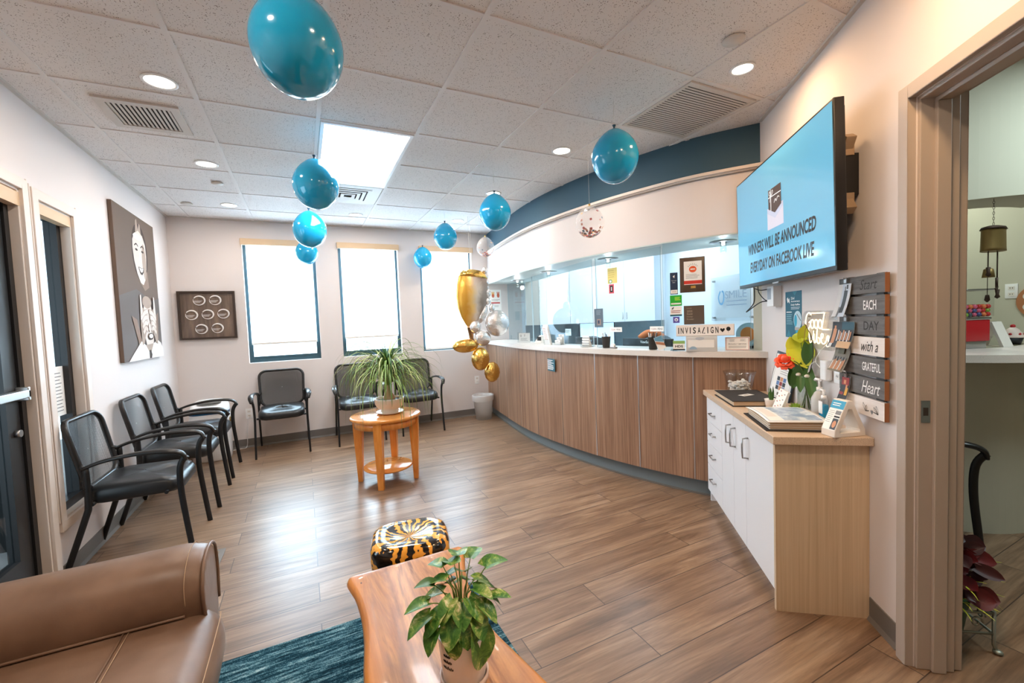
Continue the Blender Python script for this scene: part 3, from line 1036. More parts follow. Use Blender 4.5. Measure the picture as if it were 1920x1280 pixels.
def grille(label, x0, x1, y0, y1, n, along, frame=0.03, name='ceiling_vent', slotw=0.45, dark='vent_dark'):
    cx, cy = (x0 + x1) / 2, (y0 + y1) / 2
    r = thing(name, label, 'vent', (cx, cy, H))
    w, d = (x1 - x0) / 2, (y1 - y0) / 2
    mb = MB()
    for a in ((-w, w, -d, -d + frame), (-w, w, d - frame, d), (-w, -w + frame, -d + frame, d - frame), (w - frame, w, -d + frame, d - frame)):
        mb.box(a[0], a[1], a[2], a[3], -0.012, -0.0008, 'vent')
    mb.build('frame', r)
    mb = MB(); mb.box(-w + frame, w - frame, -d + frame, d - frame, -0.0022, -0.0010, dark); mb.build('cavity', r)
    mb = MB()
    W, D = w - frame, d - frame
    for k in range(n):
        if along == 'y':     # slats run along y
            c_ = -W + (k + 0.5) * 2 * W / n; h = W / n * slotw
            mb.box(c_ - h, c_ + h, -D, D, -0.009, -0.0065, 'vent')
        else:
            c_ = -D + (k + 0.5) * 2 * D / n; h = D / n * slotw
            mb.box(-W, W, c_ - h, c_ + h, -0.009, -0.0065, 'vent')
    mb.build('slats', r)
    return r
grille('slotted supply vent in the ceiling near the left wall', -0.945, -0.565, 3.05, 3.43, 13, 'y', 0.045, slotw=0.55)
grille('large louvred return grille in the ceiling by the blue soffit', 2.00, 2.56, 1.72, 2.285, 24, 'x', 0.022, slotw=0.60, dark='vent_dark')
# stepped square diffuser
r = thing('ceiling_diffuser', 'stepped square air diffuser next to the glowing light panel', 'vent', (0.462, 4.445, H))
mb = MB()
for k, s in enumerate((0.285, 0.20, 0.155, 0.11, 0.065)):
    t = s - (0.083 if k == 0 else 0.030)
    zz = -0.004 - 0.004 * k
    for a in ((-s, s, -s, -t), (-s, s, t, s), (-s, -t, -t, t), (t, s, -t, t)):
        mb.box(a[0], a[1], a[2], a[3], zz - 0.003, zz, 'vent')
mb.build('louvres', r)
mb = MB(); mb.box(-0.2, 0.2, -0.2, 0.2, -0.003, -0.0008, 'vent_dark'); mb.build('cavity', r)

def disc(x, y, label, rad=0.045, name='sprinkler_cover'):
    mb = MB(); mb.lathe([(rad * 0.8, -0.001), (rad, -0.008), (rad * 0.97, -0.013), (0.0001, -0.014)], 'vent', 32, cap=True)
    o = mb.build(name); tag(o, label, 'sprinkler cover', loc=(x, y, H), group='sprinkler covers'); return o
disc(1.90, 1.386, 'round white cover plate between the return grille and the near light', 0.05)
disc(-0.587, 4.452, 'small round cover plate between two recessed lights in the left row')
disc(-0.958, 5.23, 'small round cover plate in the ceiling corner by the left wall', 0.05)

# ================================================================ GUEST CHAIRS
def make_chair(label, loc, rz, group):
    r = thing('guest_chair', label, 'chair', loc, rz, group)
    # seat cushion with a waterfall front
    mb = MB()
    ring = rrect(0.46, 0.47, 0.09, 6)
    loops = []
    for z, s in ((0.398, 0.88), (0.406, 0.96), (0.432, 1.0), (0.466, 0.99), (0.486, 0.94), (0.497, 0.8), (0.501, 0.45), (0.501, 0.02)):
        L = []
        for x, y in ring:
            zz = z - 0.022 * max(0, (-y - 0.08) / 0.16) ** 2 * (1 if z > 0.43 else 0.25) + (0.008 * (abs(x) / 0.23) ** 2 if z > 0.45 else 0)
            L.append((x * s, (y * s) - 0.012, zz))
        loops.append(L)
    mb.loft(loops, 'blackfab', cap=True); mb.build('seat', r)
    mb = MB()
    mb.cyl((-0.245, -0.17, 0.41), (0.245, -0.17, 0.41), 0.010, 'black'); mb.cyl((-0.245, 0.17, 0.41), (0.245, 0.17, 0.41), 0.010, 'black')
    mb.cyl((-0.16, -0.17, 0.402), (-0.16, 0.17, 0.402), 0.010, 'black'); mb.cyl((0.16, -0.17, 0.402), (0.16, 0.17, 0.402), 0.010, 'black')
    mb.build('seat_frame', r)
    for s in (-1, 1):
        mb = MB(); mb.tube([(s * 0.262, -0.285, 0.0), (s * 0.258, -0.262, 0.22), (s * 0.254, -0.245, 0.42), (s * 0.258, -0.25, 0.56), (s * 0.268, -0.285, 0.625)], [0.013, 0.0135, 0.014, 0.014, 0.015], 'black', 10, curve=5, flat=(0.8, 1.25)); mb.build('leg', r)
        mb = MB(); mb.tube([(s * 0.255, 0.315, 0.0), (s * 0.25, 0.205, 0.33), (s * 0.248, 0.185, 0.42), (s * 0.248, 0.185, 0.63)], [0.013, 0.014, 0.014, 0.014], 'black', 10, curve=5, flat=(0.8, 1.2)); mb.build('leg', r)
        mb = MB(); mb.tube([(s * 0.248, 0.195, 0.625), (s * 0.254, 0.10, 0.655), (s * 0.268, -0.06, 0.675), (s * 0.280, -0.20, 0.668), (s * 0.278, -0.265, 0.645), (s * 0.268, -0.285, 0.60)], [0.016, 0.018, 0.021, 0.024, 0.022, 0.015], 'blackplastic', 12, curve=5, flat=(1.15, 0.62)); mb.build('armrest', r)
    # back: rounded frame with mesh stretched in it; leans back
    def bp(x, z, off=0.0):
        k = (z - 0.47) / 0.42
        return (x * (0.955 + 0.055 * k), 0.185 + 0.085 * k + 0.03 * (1 - (x / 0.23) ** 2) * 0.8 + off, z)
    ring = rrect(0.465, 0.40, 0.075, 6)
    mb = MB()
    pts = [bp(x, 0.690 + z) for x, z in ring]
    mb.tube(pts, 0.0165, 'blackplastic', 10, closed=True, flat=(0.85, 1.0)); mb.build('back_frame', r)
    mb = MB()
    n = len(ring); loops = [[bp(x * s, 0.690 + z * s) for x, z in ring] for s in (1.0, 0.75, 0.5, 0.25, 0.02)]
    mb.loft(loops, 'backmesh'); mb.build('back_mesh', r)
    for s in (-1, 1):
        for pts_ in ([(s * 0.248, 0.188, 0.50), (s * 0.236, 0.20, 0.53), bp(s * 0.222, 0.56)], [(s * 0.248, 0.19, 0.62), bp(s * 0.224, 0.64)]):
            mb = MB(); mb.tube(pts_, 0.014, 'black', 8); mb.build('back_bracket', r)
    return r
G1 = 'guest chairs along the left wall'; G2 = 'guest chairs under the rear windows'
ch = make_chair('black mesh guest chair nearest the leather sofa, by the narrow side window', (-0.972, 3.48, 0), pi / 2, G1)
dup(ch, (-0.95, 4.25, 0), pi / 2, 'middle one of the three black mesh guest chairs on the left wall', G1)
dup(ch, (-0.95, 4.98, 0), pi / 2, 'black mesh guest chair on the left wall next to the air purifier', G1)
dup(ch, (-0.262, 5.53, 0), 0, 'black guest chair standing alone under the left rear window', G2)
dup(ch, (0.565, 5.53, 0), 0, 'black guest chair under the middle rear window, partly behind the palm', G2)
dup(ch, (1.298, 5.56, 0), 0, 'black guest chair between the palm and the clear waste bin', G2)

# ================================================================ SIDE TABLE AND PONYTAIL PALM
TX, TY = 0.615, 3.875
r = thing('side_table', 'round honey wood side table with four legs and a low shelf', 'table', (TX, TY, 0))
mb = MB(); mb.lathe([(0.0001, 0.560), (0.285, 0.560), (0.300, 0.568), (0.304, 0.580), (0.300, 0.590), (0.290, 0.594), (0.0001, 0.594)], 'honey_top', 64, cap=False); mb.build('tabletop', r)
mb = MB(); mb.lathe([(0.262, 0.500), (0.268, 0.500), (0.268, 0.560), (0.262, 0.560), (0.262, 0.500)], 'orange_wood', 64, cap=False); mb.build('apron', r)
mb = MB(); mb.lathe([(0.0001, 0.118), (0.205, 0.118), (0.212, 0.124), (0.212, 0.132), (0.205, 0.138), (0.0001, 0.138)], 'honey_top', 48, cap=False); mb.build('shelf', r)
for a in (atan2(0.095, -0.237), atan2(-0.225, -0.102), atan2(-0.095, 0.237), atan2(0.225, 0.102)):
    mb = MB(); mb.M = Matrix.Rotation(a, 4, 'Z')
    pr = []
    for z, r0, r1, w in ((0, 0.222, 0.262, 0.024), (0.25, 0.214, 0.272, 0.029), (0.44, 0.205, 0.281, 0.033), (0.565, 0.200, 0.283, 0.035)):
        pr.append([(r0, -w, z), (r1, -w, z), (r1, w, z), (r0, w, z)])
    mb.loft(pr, 'orange_wood', cap=True, smooth=False); mb.build('leg', r, bevel=0.003)

PX, PY, PZ = 0.655, 3.875, 0.594
r = thing('plant_saucer', 'cream saucer under the palm pot on the round wood table', 'saucer', (PX, PY, PZ))
mb = MB(); mb.lathe([(0.0001, 0.0), (0.085, 0.0), (0.118, 0.012), (0.120, 0.018), (0.112, 0.016), (0.085, 0.006), (0.0001, 0.006)], 'ceramic', 40, cap=False); mb.build('dish', r)
r = thing('potted_palm', 'ponytail palm with long arching leaves in a ribbed cream pot', 'plant', (PX, PY, PZ + 0.0062))
mb = MB()
n = 72; prof = [(0.070, 0.0), (0.078, 0.012), (0.074, 0.028), (0.105, 0.05), (0.122, 0.085), (0.126, 0.118), (0.128, 0.130), (0.120, 0.130), (0.116, 0.112), (0.0001, 0.112)]
loops = []
for q, z in prof:
    L = []
    for k in range(n):
        a = 2 * pi * k / n; f = 1 + (0.022 * cos(24 * a) if 0.04 < z < 0.12 and q > 0.09 else 0)
        L.append((q * f * cos(a), q * f * sin(a), z))
    loops.append(L)
mb.loft(loops, 'ceramic'); mb.build('pot', r)
mb = MB(); mb.lathe([(0.112, 0.113), (0.06, 0.119), (0.0001, 0.121)], 'soil', 24, cap=False); mb.build('soil', r)
mb = MB(); mb.lathe([(0.045, 0.112), (0.052, 0.125), (0.045, 0.15), (0.026, 0.175), (0.018, 0.21), (0.014, 0.30), (0.012, 0.38)], 'bark', 20); mb.build('trunk', r)
mb = MB()
rnd = random.Random(3)
def strap(mb, base, az, el, L, droop, w, m, seg=10):
    P = []; x, y, z = base; e = el
    for k in range(seg + 1):
        P.append(Vector((x, y, z)))
        st = L / seg
        x += cos(az) * cos(e) * st; y += sin(az) * cos(e) * st; z += sin(e) * st
        e -= droop * (0.5 + k / seg) / seg
        if e < -1.5: e = -1.5
    vs = []
    sd = Vector((-sin(az), cos(az), 0))
    for k, p in enumerate(P):
        ww = w * (1 - (k / seg) ** 2.2) * 0.5 + 0.0006
        vs += [tuple(p + sd * ww), tuple(p - Vector((0, 0, ww * 0.5))), tuple(p - sd * ww)]
    fs = []
    for k in range(seg):
        fs += [(3 * k, 3 * k + 1, 3 * k + 4, 3 * k + 3), (3 * k + 1, 3 * k + 2, 3 * k + 5, 3 * k + 4)]
    mb.raw(vs, fs, m, True)
for k in range(260):
    az = rnd.uniform(0, 2 * pi)
    zb = rnd.uniform(0.24, 0.42)
    el = rnd.uniform(0.45, 1.5)
    L = rnd.uniform(0.30, 0.62)
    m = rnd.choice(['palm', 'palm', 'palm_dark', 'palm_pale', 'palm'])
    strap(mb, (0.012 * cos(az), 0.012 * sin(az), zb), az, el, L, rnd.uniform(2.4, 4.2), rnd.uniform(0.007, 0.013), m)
for k in range(70):
    az = rnd.uniform(0, 2 * pi)
    strap(mb, (0.012 * cos(az), 0.012 * sin(az), rnd.uniform(0.24, 0.38)), az, rnd.uniform(0.3, 1.2), rnd.uniform(0.55, 0.78), rnd.uniform(3.0, 4.6), rnd.uniform(0.005, 0.009), rnd.choice(['palm', 'palm_pale', 'palm']), 12)
for k in range(36):
    az = rnd.uniform(0, 2 * pi)
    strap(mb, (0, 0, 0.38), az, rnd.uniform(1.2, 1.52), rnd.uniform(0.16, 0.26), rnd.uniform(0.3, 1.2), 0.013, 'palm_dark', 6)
mb.build('foliage', r, flat=True)

# ================================================================ LIVE EDGE COFFEE TABLE, RUG, STOOL, MAT
mb = MB()
mb.rbox(-0.85, 0.715, -0.40, 2.075, 0.001, 0.011, 0.01, 'rug')
o = mb.build('area_rug'); tag(o, 'dark teal striped area rug under the live edge coffee table', 'rug')

r = thing('coffee_table', 'live edge wooden slab coffee table with wavy sides', 'table', (0.32, 0.95, 0.011))
# outline samples (y from far end to near end): left x, right x relative to centre
ys = [0.775, 0.765, 0.73, 0.64, 0.52, 0.40, 0.26, 0.12, -0.02, -0.2, -0.4, -0.6, -0.75]
xl = [-0.200, -0.218, -0.222, -0.205, -0.198, -0.204, -0.222, -0.226, -0.216, -0.21, -0.22, -0.23, -0.22]
xr = [0.222, 0.235, 0.236, 0.205, 0.175, 0.165, 0.160, 0.185, 0.212, 0.235, 0.24, 0.24, 0.22]
def fine(v, n=6):
    P, _ = smooth_path([Vector((a, 0, 0)) for a in v], [0] * len(v), n); return [p.x for p in P]
Y, A, B = fine(ys), fine(xl), fine(xr)
outl = [(A[i], Y[i]) for i in range(len(Y))] + [(B[i], Y[i]) for i in reversed(range(len(Y)))]
def inset(poly, d):
    out = []; n = len(poly)
    for i in range(n):
        x0, y0 = poly[i - 2 if i > 1 else i - 2]; x1, y1 = poly[(i + 2) % n]; x, y = poly[i]
        tx, ty = x1 - x0, y1 - y0; L = hypot(tx, ty) or 1
        out.append((x + (-ty / L) * -d * -1, y + (tx / L) * -d * -1))
    return out
ZT = 0.42 - 0.011
loops = []
for z, d in ((ZT - 0.055, 0.018), (ZT - 0.040, 0.004), (ZT - 0.022, -0.003), (ZT - 0.008, 0.003), (ZT, 0.016)):
    loops.append([(x, y, z) for x, y in inset(outl, d)])
mb = MB(); mb.loft(loops, 'slab', smooth=True)
for L, sgn in ((loops[0], 0), (loops[-1], 1)):
    n2 = len(Y); fs = [(i, i + 1, 2 * n2 - 2 - i, 2 * n2 - 1 - i) for i in range(n2 - 1)]
    mb.raw(L, fs, 'slab', True)
mb.build('slab_top', r)
mb = MB()
z = ZT + 0.0006
mb.raw([(x, y, z) for x, y in ((-0.012, 0.20), (-0.004, 0.212), (0.006, 0.205), (0.008, 0.19), (-0.002, 0.182), (-0.012, 0.188))], [(0, 1, 2, 3, 4, 5)], 'knot')
mb.raw([(x, y, z) for x, y in ((0.004, 0.15), (0.012, 0.13), (0.018, 0.09), (0.030, 0.03), (0.022, 0.05), (0.010, 0.10))], [(0, 1, 2, 3, 4, 5)], 'knot')
mb.raw([(x, y, z) for x, y in ((-0.182, 0.70), (-0.176, 0.70), (-0.177, 0.69), (-0.182, 0.692))], [(0, 1, 2, 3)], 'knot')
mb.build('knots', r, flat=True)
for (x, y) in ((-0.13, 0.60), (0.13, 0.60), (-0.13, -0.58), (0.13, -0.58)):
    mb = MB(); mb.tube([(x * 1.15, y * 1.05, 0.0), (x, y, ZT - 0.05)], [0.024, 0.032], 'slab', 12); mb.build('leg', r)

r = thing('tiger_stool', 'low rounded stool with orange and black tiger stripes', 'stool', (0.365, 1.93, 0))
mb = MB()
ring = rrect(0.34, 0.30, 0.10, 7); loops = []
for z, s in ((0.0, 0.80), (0.02, 0.86), (0.12, 0.90), (0.28, 0.96), (0.38, 1.0), (0.425, 0.99), (0.448, 0.93), (0.458, 0.80), (0.455, 0.55), (0.442, 0.3), (0.436, 0.02)):
    loops.append([(x * s, y * s, z) for x, y in ring])
mb.loft(loops, 'tiger', cap=True); mb.build('body', r)
r.rotation_euler = (0, 0, radians(-12)); r.location = (0.38, 1.905, 0.0115)
r.scale = (1, 1, 0.94)

mb = MB(); mb.rbox(0, 0.62, -0.95, 0, 0.0, 0.006, 0.01, 'base')
mm = col('mat_fibre', (134, 118, 104), 0.95)
mb.rbox(0.03, 0.59, -0.92, -0.03, 0.001, 0.009, 0.008, mm)
o = mb.build('door_mat'); tag(o, 'thin brown entrance mat on the floor behind the leather sofa', 'mat', loc=(-1.135, 3.21, 0.0005), rz=radians(-1.5))

# ================================================================ LEATHER SOFA
r = thing('leather_sofa', 'brown leather sofa with rolled arm and stitched seams', 'sofa', (0, 0, 0.0115))
def zoff(L): return [(x, y, z - 0.0115) for x, y, z in L]
# rolled far arm, runs along x
def arm(y0, sgn):
    xs = [-1.19, -1.05, -0.8, -0.6, -0.47, -0.415, -0.38, -0.36, -0.352]
    mb = MB(); loops = []
    for i, x in enumerate(xs):
        e = max(0, (x + 0.47) / 0.12)
        sh = 1 - 0.10 * e * e
        cy = 1.835; L = []
        prof = [(-0.105, 0.36), (-0.125, 0.42), (-0.145, 0.48), (-0.142, 0.54), (-0.105, 0.592), (-0.045, 0.618), (0.02, 0.622), (0.085, 0.605), (0.125, 0.56), (0.132, 0.48), (0.125, 0.36), (0.12, 0.10), (-0.10, 0.10)]
        for py, pz in prof:
            wr = 0.0
            if e > 0:
                wr = 0.006 * sin(py * 90 + i * 1.3) * (1 - abs(e - 0.5))
            L.append((x + 0.015 * e * (0.5 - abs(pz - 0.45)), cy + py * sh, 0.10 + (pz - 0.10) * (1 - 0.035 * e * e) + wr))
        loops.append(zoff(L))
    mb.loft(loops, 'leather', cap=True); return mb, loops
mb, lp = arm(1.835, 1); mb.build('armrest', r, subsurf=1)
# front face panel of the arm and piping
mb = MB(); end = lp[-2]
mb.tube([(p[0] + 0.006, p[1], p[2]) for p in end[1:11]], 0.0055, 'leather', 8, curve=4); mb.build('piping', r)
mb = MB()
for off in (0.0,):
    mb.tube([(p[0] - 0.022, p[1] * 1.0 - (0.0 if i > 4 else 0.0), p[2] + 0.0045) for i, p in enumerate(lp[-3][2:9])], 0.0012, 'thread', 5, curve=4)
mb.build('stitching', r)
# lower arm seam along the seat
mb = MB(); mb.tube([(-1.15, 1.700, 0.452 - 0.0115), (-0.8, 1.697, 0.455 - 0.0115), (-0.5, 1.695, 0.452 - 0.0115), (-0.40, 1.70, 0.448 - 0.0115)], 0.0042, 'leather', 8, curve=5); mb.build('arm_seam', r)
# seat cushion: bulging front
mb = MB(); loops = []
prof = [(-1.15, 0.16), (-0.40, 0.16), (-0.335, 0.19), (-0.300, 0.27), (-0.290, 0.34), (-0.302, 0.395), (-0.335, 0.428), (-0.39, 0.442), (-0.55, 0.447), (-0.8, 0.448), (-1.15, 0.445)]
for y, k in ((1.785, 0.0), (1.765, 0.7), (1.74, 1.0), (1.5, 1.05), (1.25, 1.05), (1.05, 1.05), (0.85, 1.0), (0.3, 1.0), (0.1, 1.0)):
    L = []
    for x, z in prof:
        xx = x if x < -0.6 else -0.42 + (x + 0.42) * (0.55 + 0.45 * k)
        L.append((xx, y, z - (1 - k) * 0.02 * (1 if z > 0.3 else 0) - 0.0115))
    loops.append(L)
mb.loft(loops, 'leather', cap=True); mb.build('seat_cushion', r, subsurf=1)
mb = MB()
mb.tube([(-0.553, 1.70, 0.4498 - 0.0115), (-0.552, 1.4, 0.4508 - 0.0115), (-0.552, 0.9, 0.4502 - 0.0115)], 0.0028, 'leather', 6, curve=3)
mb.tube([(-0.540, 1.70, 0.4495 - 0.0115), (-0.539, 1.4, 0.4505 - 0.0115), (-0.539, 0.9, 0.4500 - 0.0115)], 0.0012, 'thread', 5, curve=3)
mb.build('seat_seam', r)
mb = MB(); mb.tube([(-0.318, 1.755, 0.400 - 0.0115), (-0.307, 1.72, 0.408 - 0.0115), (-0.303, 1.5, 0.410 - 0.0115), (-0.302, 1.0, 0.410 - 0.0115), (-0.302, 0.4, 0.410 - 0.0115)], 0.0014, 'thread', 6, curve=3); mb.build('front_stitching', r)
mb = MB(); mb.rbox(-1.2, -0.38, 0.10, 1.86, 0.06, 0.20, 0.03, 'leather'); mb.build('base_frame', r)
mb = MB(); mb.rbox(-1.235, -0.98, 0.05, 1.72, 0.10, 0.84, 0.08, 'leather'); mb.build('backrest', r)
for x, y in ((-1.12, 1.80), (-0.47, 1.80), (-1.12, 0.2), (-0.47, 0.2)):
    mb = MB(); mb.cyl((x, y, 0), (x, y, 0.065), 0.022, 'black', r2=0.03); mb.build('leg', r)
r.location.z = 0.0115

# ================================================================ POTHOS ON THE COFFEE TABLE
PXX, PYY = 0.335, 1.055
r = thing('plant_saucer', 'blush pink saucer beneath the pothos pot', 'saucer', (PXX, PYY, 0.4205))
mb = MB(); mb.lathe([(0.0001, 0.0), (0.052, 0.0), (0.064, 0.010), (0.065, 0.026), (0.060, 0.026), (0.056, 0.008), (0.0001, 0.006)], 'ceramic_pink', 40, cap=False); mb.build('dish', r)
r = thing('potted_pothos', 'variegated pothos plant in a white pot on the coffee table', 'plant', (PXX, PYY, 0.427))
mb = MB(); mb.lathe([(0.0001, 0.0), (0.052, 0.0), (0.056, 0.004), (0.066, 0.128), (0.0665, 0.133), (0.063, 0.133), (0.060, 0.118), (0.0001, 0.118)], 'ceramic_white', 48, cap=False); mb.build('pot', r)
mb = MB(); mb.lathe([(0.0605, 0.119), (0.03, 0.122), (0.0001, 0.123)], 'soil', 24, cap=False); mb.build('soil', r)
# small script lettering round the side of the pot
mb = MB()
for ln, (w_, zz) in enumerate(((0.022, 0.100), (0.028, 0.084), (0.034, 0.067))):
    P_ = []
    for k in range(26):
        s_ = -w_ / 2 + w_ * k / 25; z_ = zz + 0.0045 * sin(k * 1.9) * (1.5 if k % 7 == 0 else 0.8)
        R_ = 0.056 + 0.010 * z_ / 0.128 + 0.0006; a = radians(-150) + s_ / R_
        P_.append((R_ * cos(a), R_ * sin(a), z_))
    mb.tube(P_, 0.0006, 'ink', 5, curve=2)
mb.build('lettering', r, flat=True)
def leaf(mb, base, tip, width, up, m, curl=0.25, seg=8):
    """heart shaped leaf from its base towards its tip"""
    base = Vector(base); tip = Vector(tip); d = tip - base; L = d.length; d.normalize()
    up = Vector(up); sd = d.cross(up).normalized(); nn = sd.cross(d).normalized()
    vs = []; fs = []
    for i in range(seg + 1):
        t = i / seg
        w = width * 0.5 * (sin(pi * min(1, (t * 0.82 + 0.18))) ** 0.75) * (1 if t < 0.98 else 0.05)
        if i == seg: w = 0.0006
        c = base + d * L * (t - 0.0) + nn * (-curl * L * t * t)
        back = -0.10 * L * max(0, 1 - t * 3.2)
        for j in (-1, -0.55, 0, 0.55, 1):
            vs.append(tuple(c + sd * w * j + d * back * abs(j) * 1.5 + nn * (abs(j) * w * 0.38)))
    for i in range(seg):
        for j in range(4):
            a = i * 5 + j; fs.append((a, a + 1, a + 6, a + 5))
    mb.raw(vs, fs, m, True)
mbL = MB(); mbS = MB(); rnd = random.Random(11)
# (azimuth in degrees, distance of leaf base, height above the soil, size, droop)
spec = [
 (100, .03, .175, .052, .15), (75, .05, .185, .058, .2), (125, .06, .165, .052, .1), (40, .065, .170, .052, -.05), (18, .080, .150, .066, .0), (160, .070, .135, .046, .0),
 (60, .03, .150, .055, .5), (200, .055, .085, .060, .7), (232, .045, .075, .062, .9), (262, .045, .065, .055, 1.0), (292, .045, .075, .058, .9), (318, .05, .085, .056, .7),
 (345, .055, .09, .056, .5), (10, .065, .10, .055, .5), (182, .085, .075, .062, .5), (170, .085, .10, .055, .2), (140, .05, .11, .055, .4), (110, .05, .115, .055, .5),
 (80, .055, .105, .056, .5), (50, .055, .11, .055, .5), (215, .03, .11, .055, .6), (250, .025, .10, .055, .7), (300, .028, .105, .055, .6), (330, .035, .125, .050, .4),
 (352, .085, .085, .045, .2), (290, .058, .035, .088, 1.35), (238, .060, .040, .050, 1.2), (95, .055, .135, .048, .3), (150, .04, .145, .045, .2), (0, .04, .135, .042, .3), (205, .08, .06, .055, .9)]
for az, dist, hh, sz, dr in spec:
    a = radians(az + rnd.uniform(-8, 8)); c_, s_ = cos(a), sin(a)
    b = Vector((c_ * dist, s_ * dist, 0.12 + hh))
    dirv = Vector((c_ * cos(dr), s_ * cos(dr), -sin(dr) + 0.15))
    tip = b + dirv.normalized() * sz * 1.15
    m = 'pothos' if rnd.random() < 0.85 else 'greenleaf'
    upv = Vector((c_ * sin(dr), s_ * sin(dr), cos(dr) + 0.15))
    leaf(mbL, b, tip, sz * 0.95, upv, m, 0.18 + rnd.random() * 0.15)
    q = Vector((c_ * dist * 0.25, s_ * dist * 0.25, 0.118))
    mid = (q + b) / 2 + Vector((c_ * -0.008, s_ * -0.008, 0.03 + 0.02 * dr))
    mbS.tube([q, mid, b], [0.0022, 0.0018, 0.0014], 'stem', 6, curve=4)
mbL.build('foliage', r, flat=True); mbS.build('stems', r)

mb = MB(); mb.box(-0.075, 0.075, -0.0015, -0.0004, 0.0, 0.30, 'paper'); mb.lines(-0.06, 0.05, 0.02, 0.27, 12, -0.0018, 'greyink', 0.25)
o = mb.build('posted_notice', flat=True); tag(o, 'white printed notice taped to the narrow side window glass', 'notice', loc=(XL - 0.0795, 3.53, 0.90), rz=pi / 2)
# ================================================================ PICTURES
# canvas print with two smiling portraits: local x = along wall, centre bottom origin
cw, chh = 1.0, 1.245
r = thing('portrait_canvas', 'tall brown canvas print of a smiling woman above a child with covered eyes', 'picture', (XL, 4.765, 1.163), pi / 2)
mb = MB(); mb.box(-cw / 2, cw / 2, -0.028, -0.002, 0, chh, col('canvas_brown', (104, 86, 74), 0.8)); mb.build('canvas', r, bevel=0.003)
c_dk = col('canvas_dark', (62, 50, 44), 0.85); c_gr = col('canvas_grey', (104, 96, 92), 0.85); c_f = col('portrait_light', (214, 200, 190), 0.85)
c_s = col('portrait_shadow', (168, 148, 134), 0.85); c_w = col('portrait_white', (240, 234, 230), 0.85); c_h = col('portrait_hair', (70, 56, 50), 0.85)
mb = MB(); y = -0.0284
def ly():
    global y
    y -= 0.0003
    return y
mb.fpoly([(-0.5, 0), (0.5, 0), (0.5, 0.56), (0.3, 0.52), (-0.1, 0.60), (-0.5, 0.52)], ly(), c_gr)
# woman: hair, neck, face
mb.fell(0.06, 0.93, 0.20, 0.25, ly(), c_h)
mb.fpoly([(-0.02, 1.10), (0.00, 1.20), (0.03, 1.22), (0.05, 1.13), (0.09, 1.19), (0.11, 1.18), (0.13, 1.06)], ly(), c_s)
mb.fpoly([(0.02, 0.66), (0.02, 0.72), (0.22, 0.78), (0.24, 0.64), (0.12, 0.60)], ly(), col('portrait_mid', (138, 116, 102), 0.85))
mb.fpoly([(-0.12, 0.95), (-0.10, 0.84), (-0.05, 0.74), (0.02, 0.665), (0.09, 0.65), (0.15, 0.70), (0.20, 0.80), (0.22, 0.92), (0.21, 1.02), (0.15, 1.09), (0.05, 1.12), (-0.06, 1.08), (-0.11, 1.02)], ly(), c_f)
mb.fell(0.15, 0.86, 0.05, 0.16, ly(), c_s); mb.fell(0.02, 1.06, 0.11, 0.025, ly(), c_w)
for ex in (-0.03, 0.12):
    mb.fell(ex, 0.945, 0.032, 0.010, ly(), c_dk); mb.fstroke([(ex - 0.045, 0.975), (ex, 0.995), (ex + 0.045, 0.978)], 0.012, ly(), c_dk, 4)
mb.fpoly([(0.035, 0.93), (0.025, 0.86), (0.045, 0.845), (0.075, 0.85), (0.085, 0.862), (0.06, 0.93)], ly(), c_w)
mb.fpoly([(-0.02, 0.80), (0.02, 0.80), (0.06, 0.793), (0.12, 0.805), (0.11, 0.765), (0.07, 0.735), (0.03, 0.74)], ly(), c_dk)
mb.fpoly([(-0.005, 0.797), (0.06, 0.789), (0.105, 0.799), (0.085, 0.765), (0.05, 0.755), (0.02, 0.765)], ly(), c_w)
# child: sleeves, forehead, hands over the eyes, face, shirt
mb.fpoly([(-0.28, 0.37), (-0.16, 0.34), (-0.05, 0.10), (-0.14, 0.10)], ly(), col('portrait_mid', (0, 0, 0)))
mb.fpoly([(0.34, 0.38), (0.43, 0.42), (0.38, 0.16), (0.30, 0.14)], ly(), col('portrait_mid', (0, 0, 0)))
mb.fell(0.13, 0.30, 0.17, 0.26, ly(), c_h)
mb.fell(0.13, 0.30, 0.135, 0.24, ly(), c_f)
mb.fell(0.12, 0.50, 0.12, 0.055, ly(), c_s)
mb.fpoly([(-0.42, 0.0), (-0.30, 0.06), (-0.10, 0.155), (0.02, 0.115), (0.10, 0.06), (0.20, 0.12), (0.33, 0.165), (0.44, 0.13), (0.5, 0.07), (0.5, 0.0)], ly(), c_w)
mb.fpoly([(0.0, 0.12), (0.22, 0.13), (0.12, 0.03)], ly(), c_s)
mb.fpoly([(0.08, 0.07), (0.13, 0.075), (0.16, 0.03), (0.14, 0.0), (0.08, 0.0)], ly(), c_dk)
for sgn, x0 in ((1, -0.06), (-1, 0.32)):
    mb.fpoly([(x0 - sgn * 0.03, 0.30), (x0 - sgn * 0.02, 0.12), (x0 + sgn * 0.04, 0.14), (x0 + sgn * 0.10, 0.24), (x0 + sgn * 0.12, 0.42), (x0 + sgn * 0.02, 0.46)], ly(), c_s)
    mb.fpoly([(x0 - sgn * 0.02, 0.34), (x0, 0.55), (x0 + sgn * 0.03, 0.56), (x0 + sgn * 0.045, 0.42), (x0 + sgn * 0.03, 0.34)], ly(), c_f)
    for k in range(4):
        z0 = 0.415 - k * 0.045
        pts = [(x0 + sgn * 0.015, z0 - 0.055), (x0 + sgn * 0.09, z0 - 0.012), (x0 + sgn * (0.178 - 0.012 * k), z0 + 0.004 - 0.012 * k)]
        mb.fstroke(pts, 0.047, ly(), c_s, 4); mb.fstroke(pts, 0.037, ly(), c_f, 4)
mb.fpoly([(0.10, 0.31), (0.09, 0.25), (0.13, 0.235), (0.17, 0.25), (0.155, 0.31)], ly(), c_f)
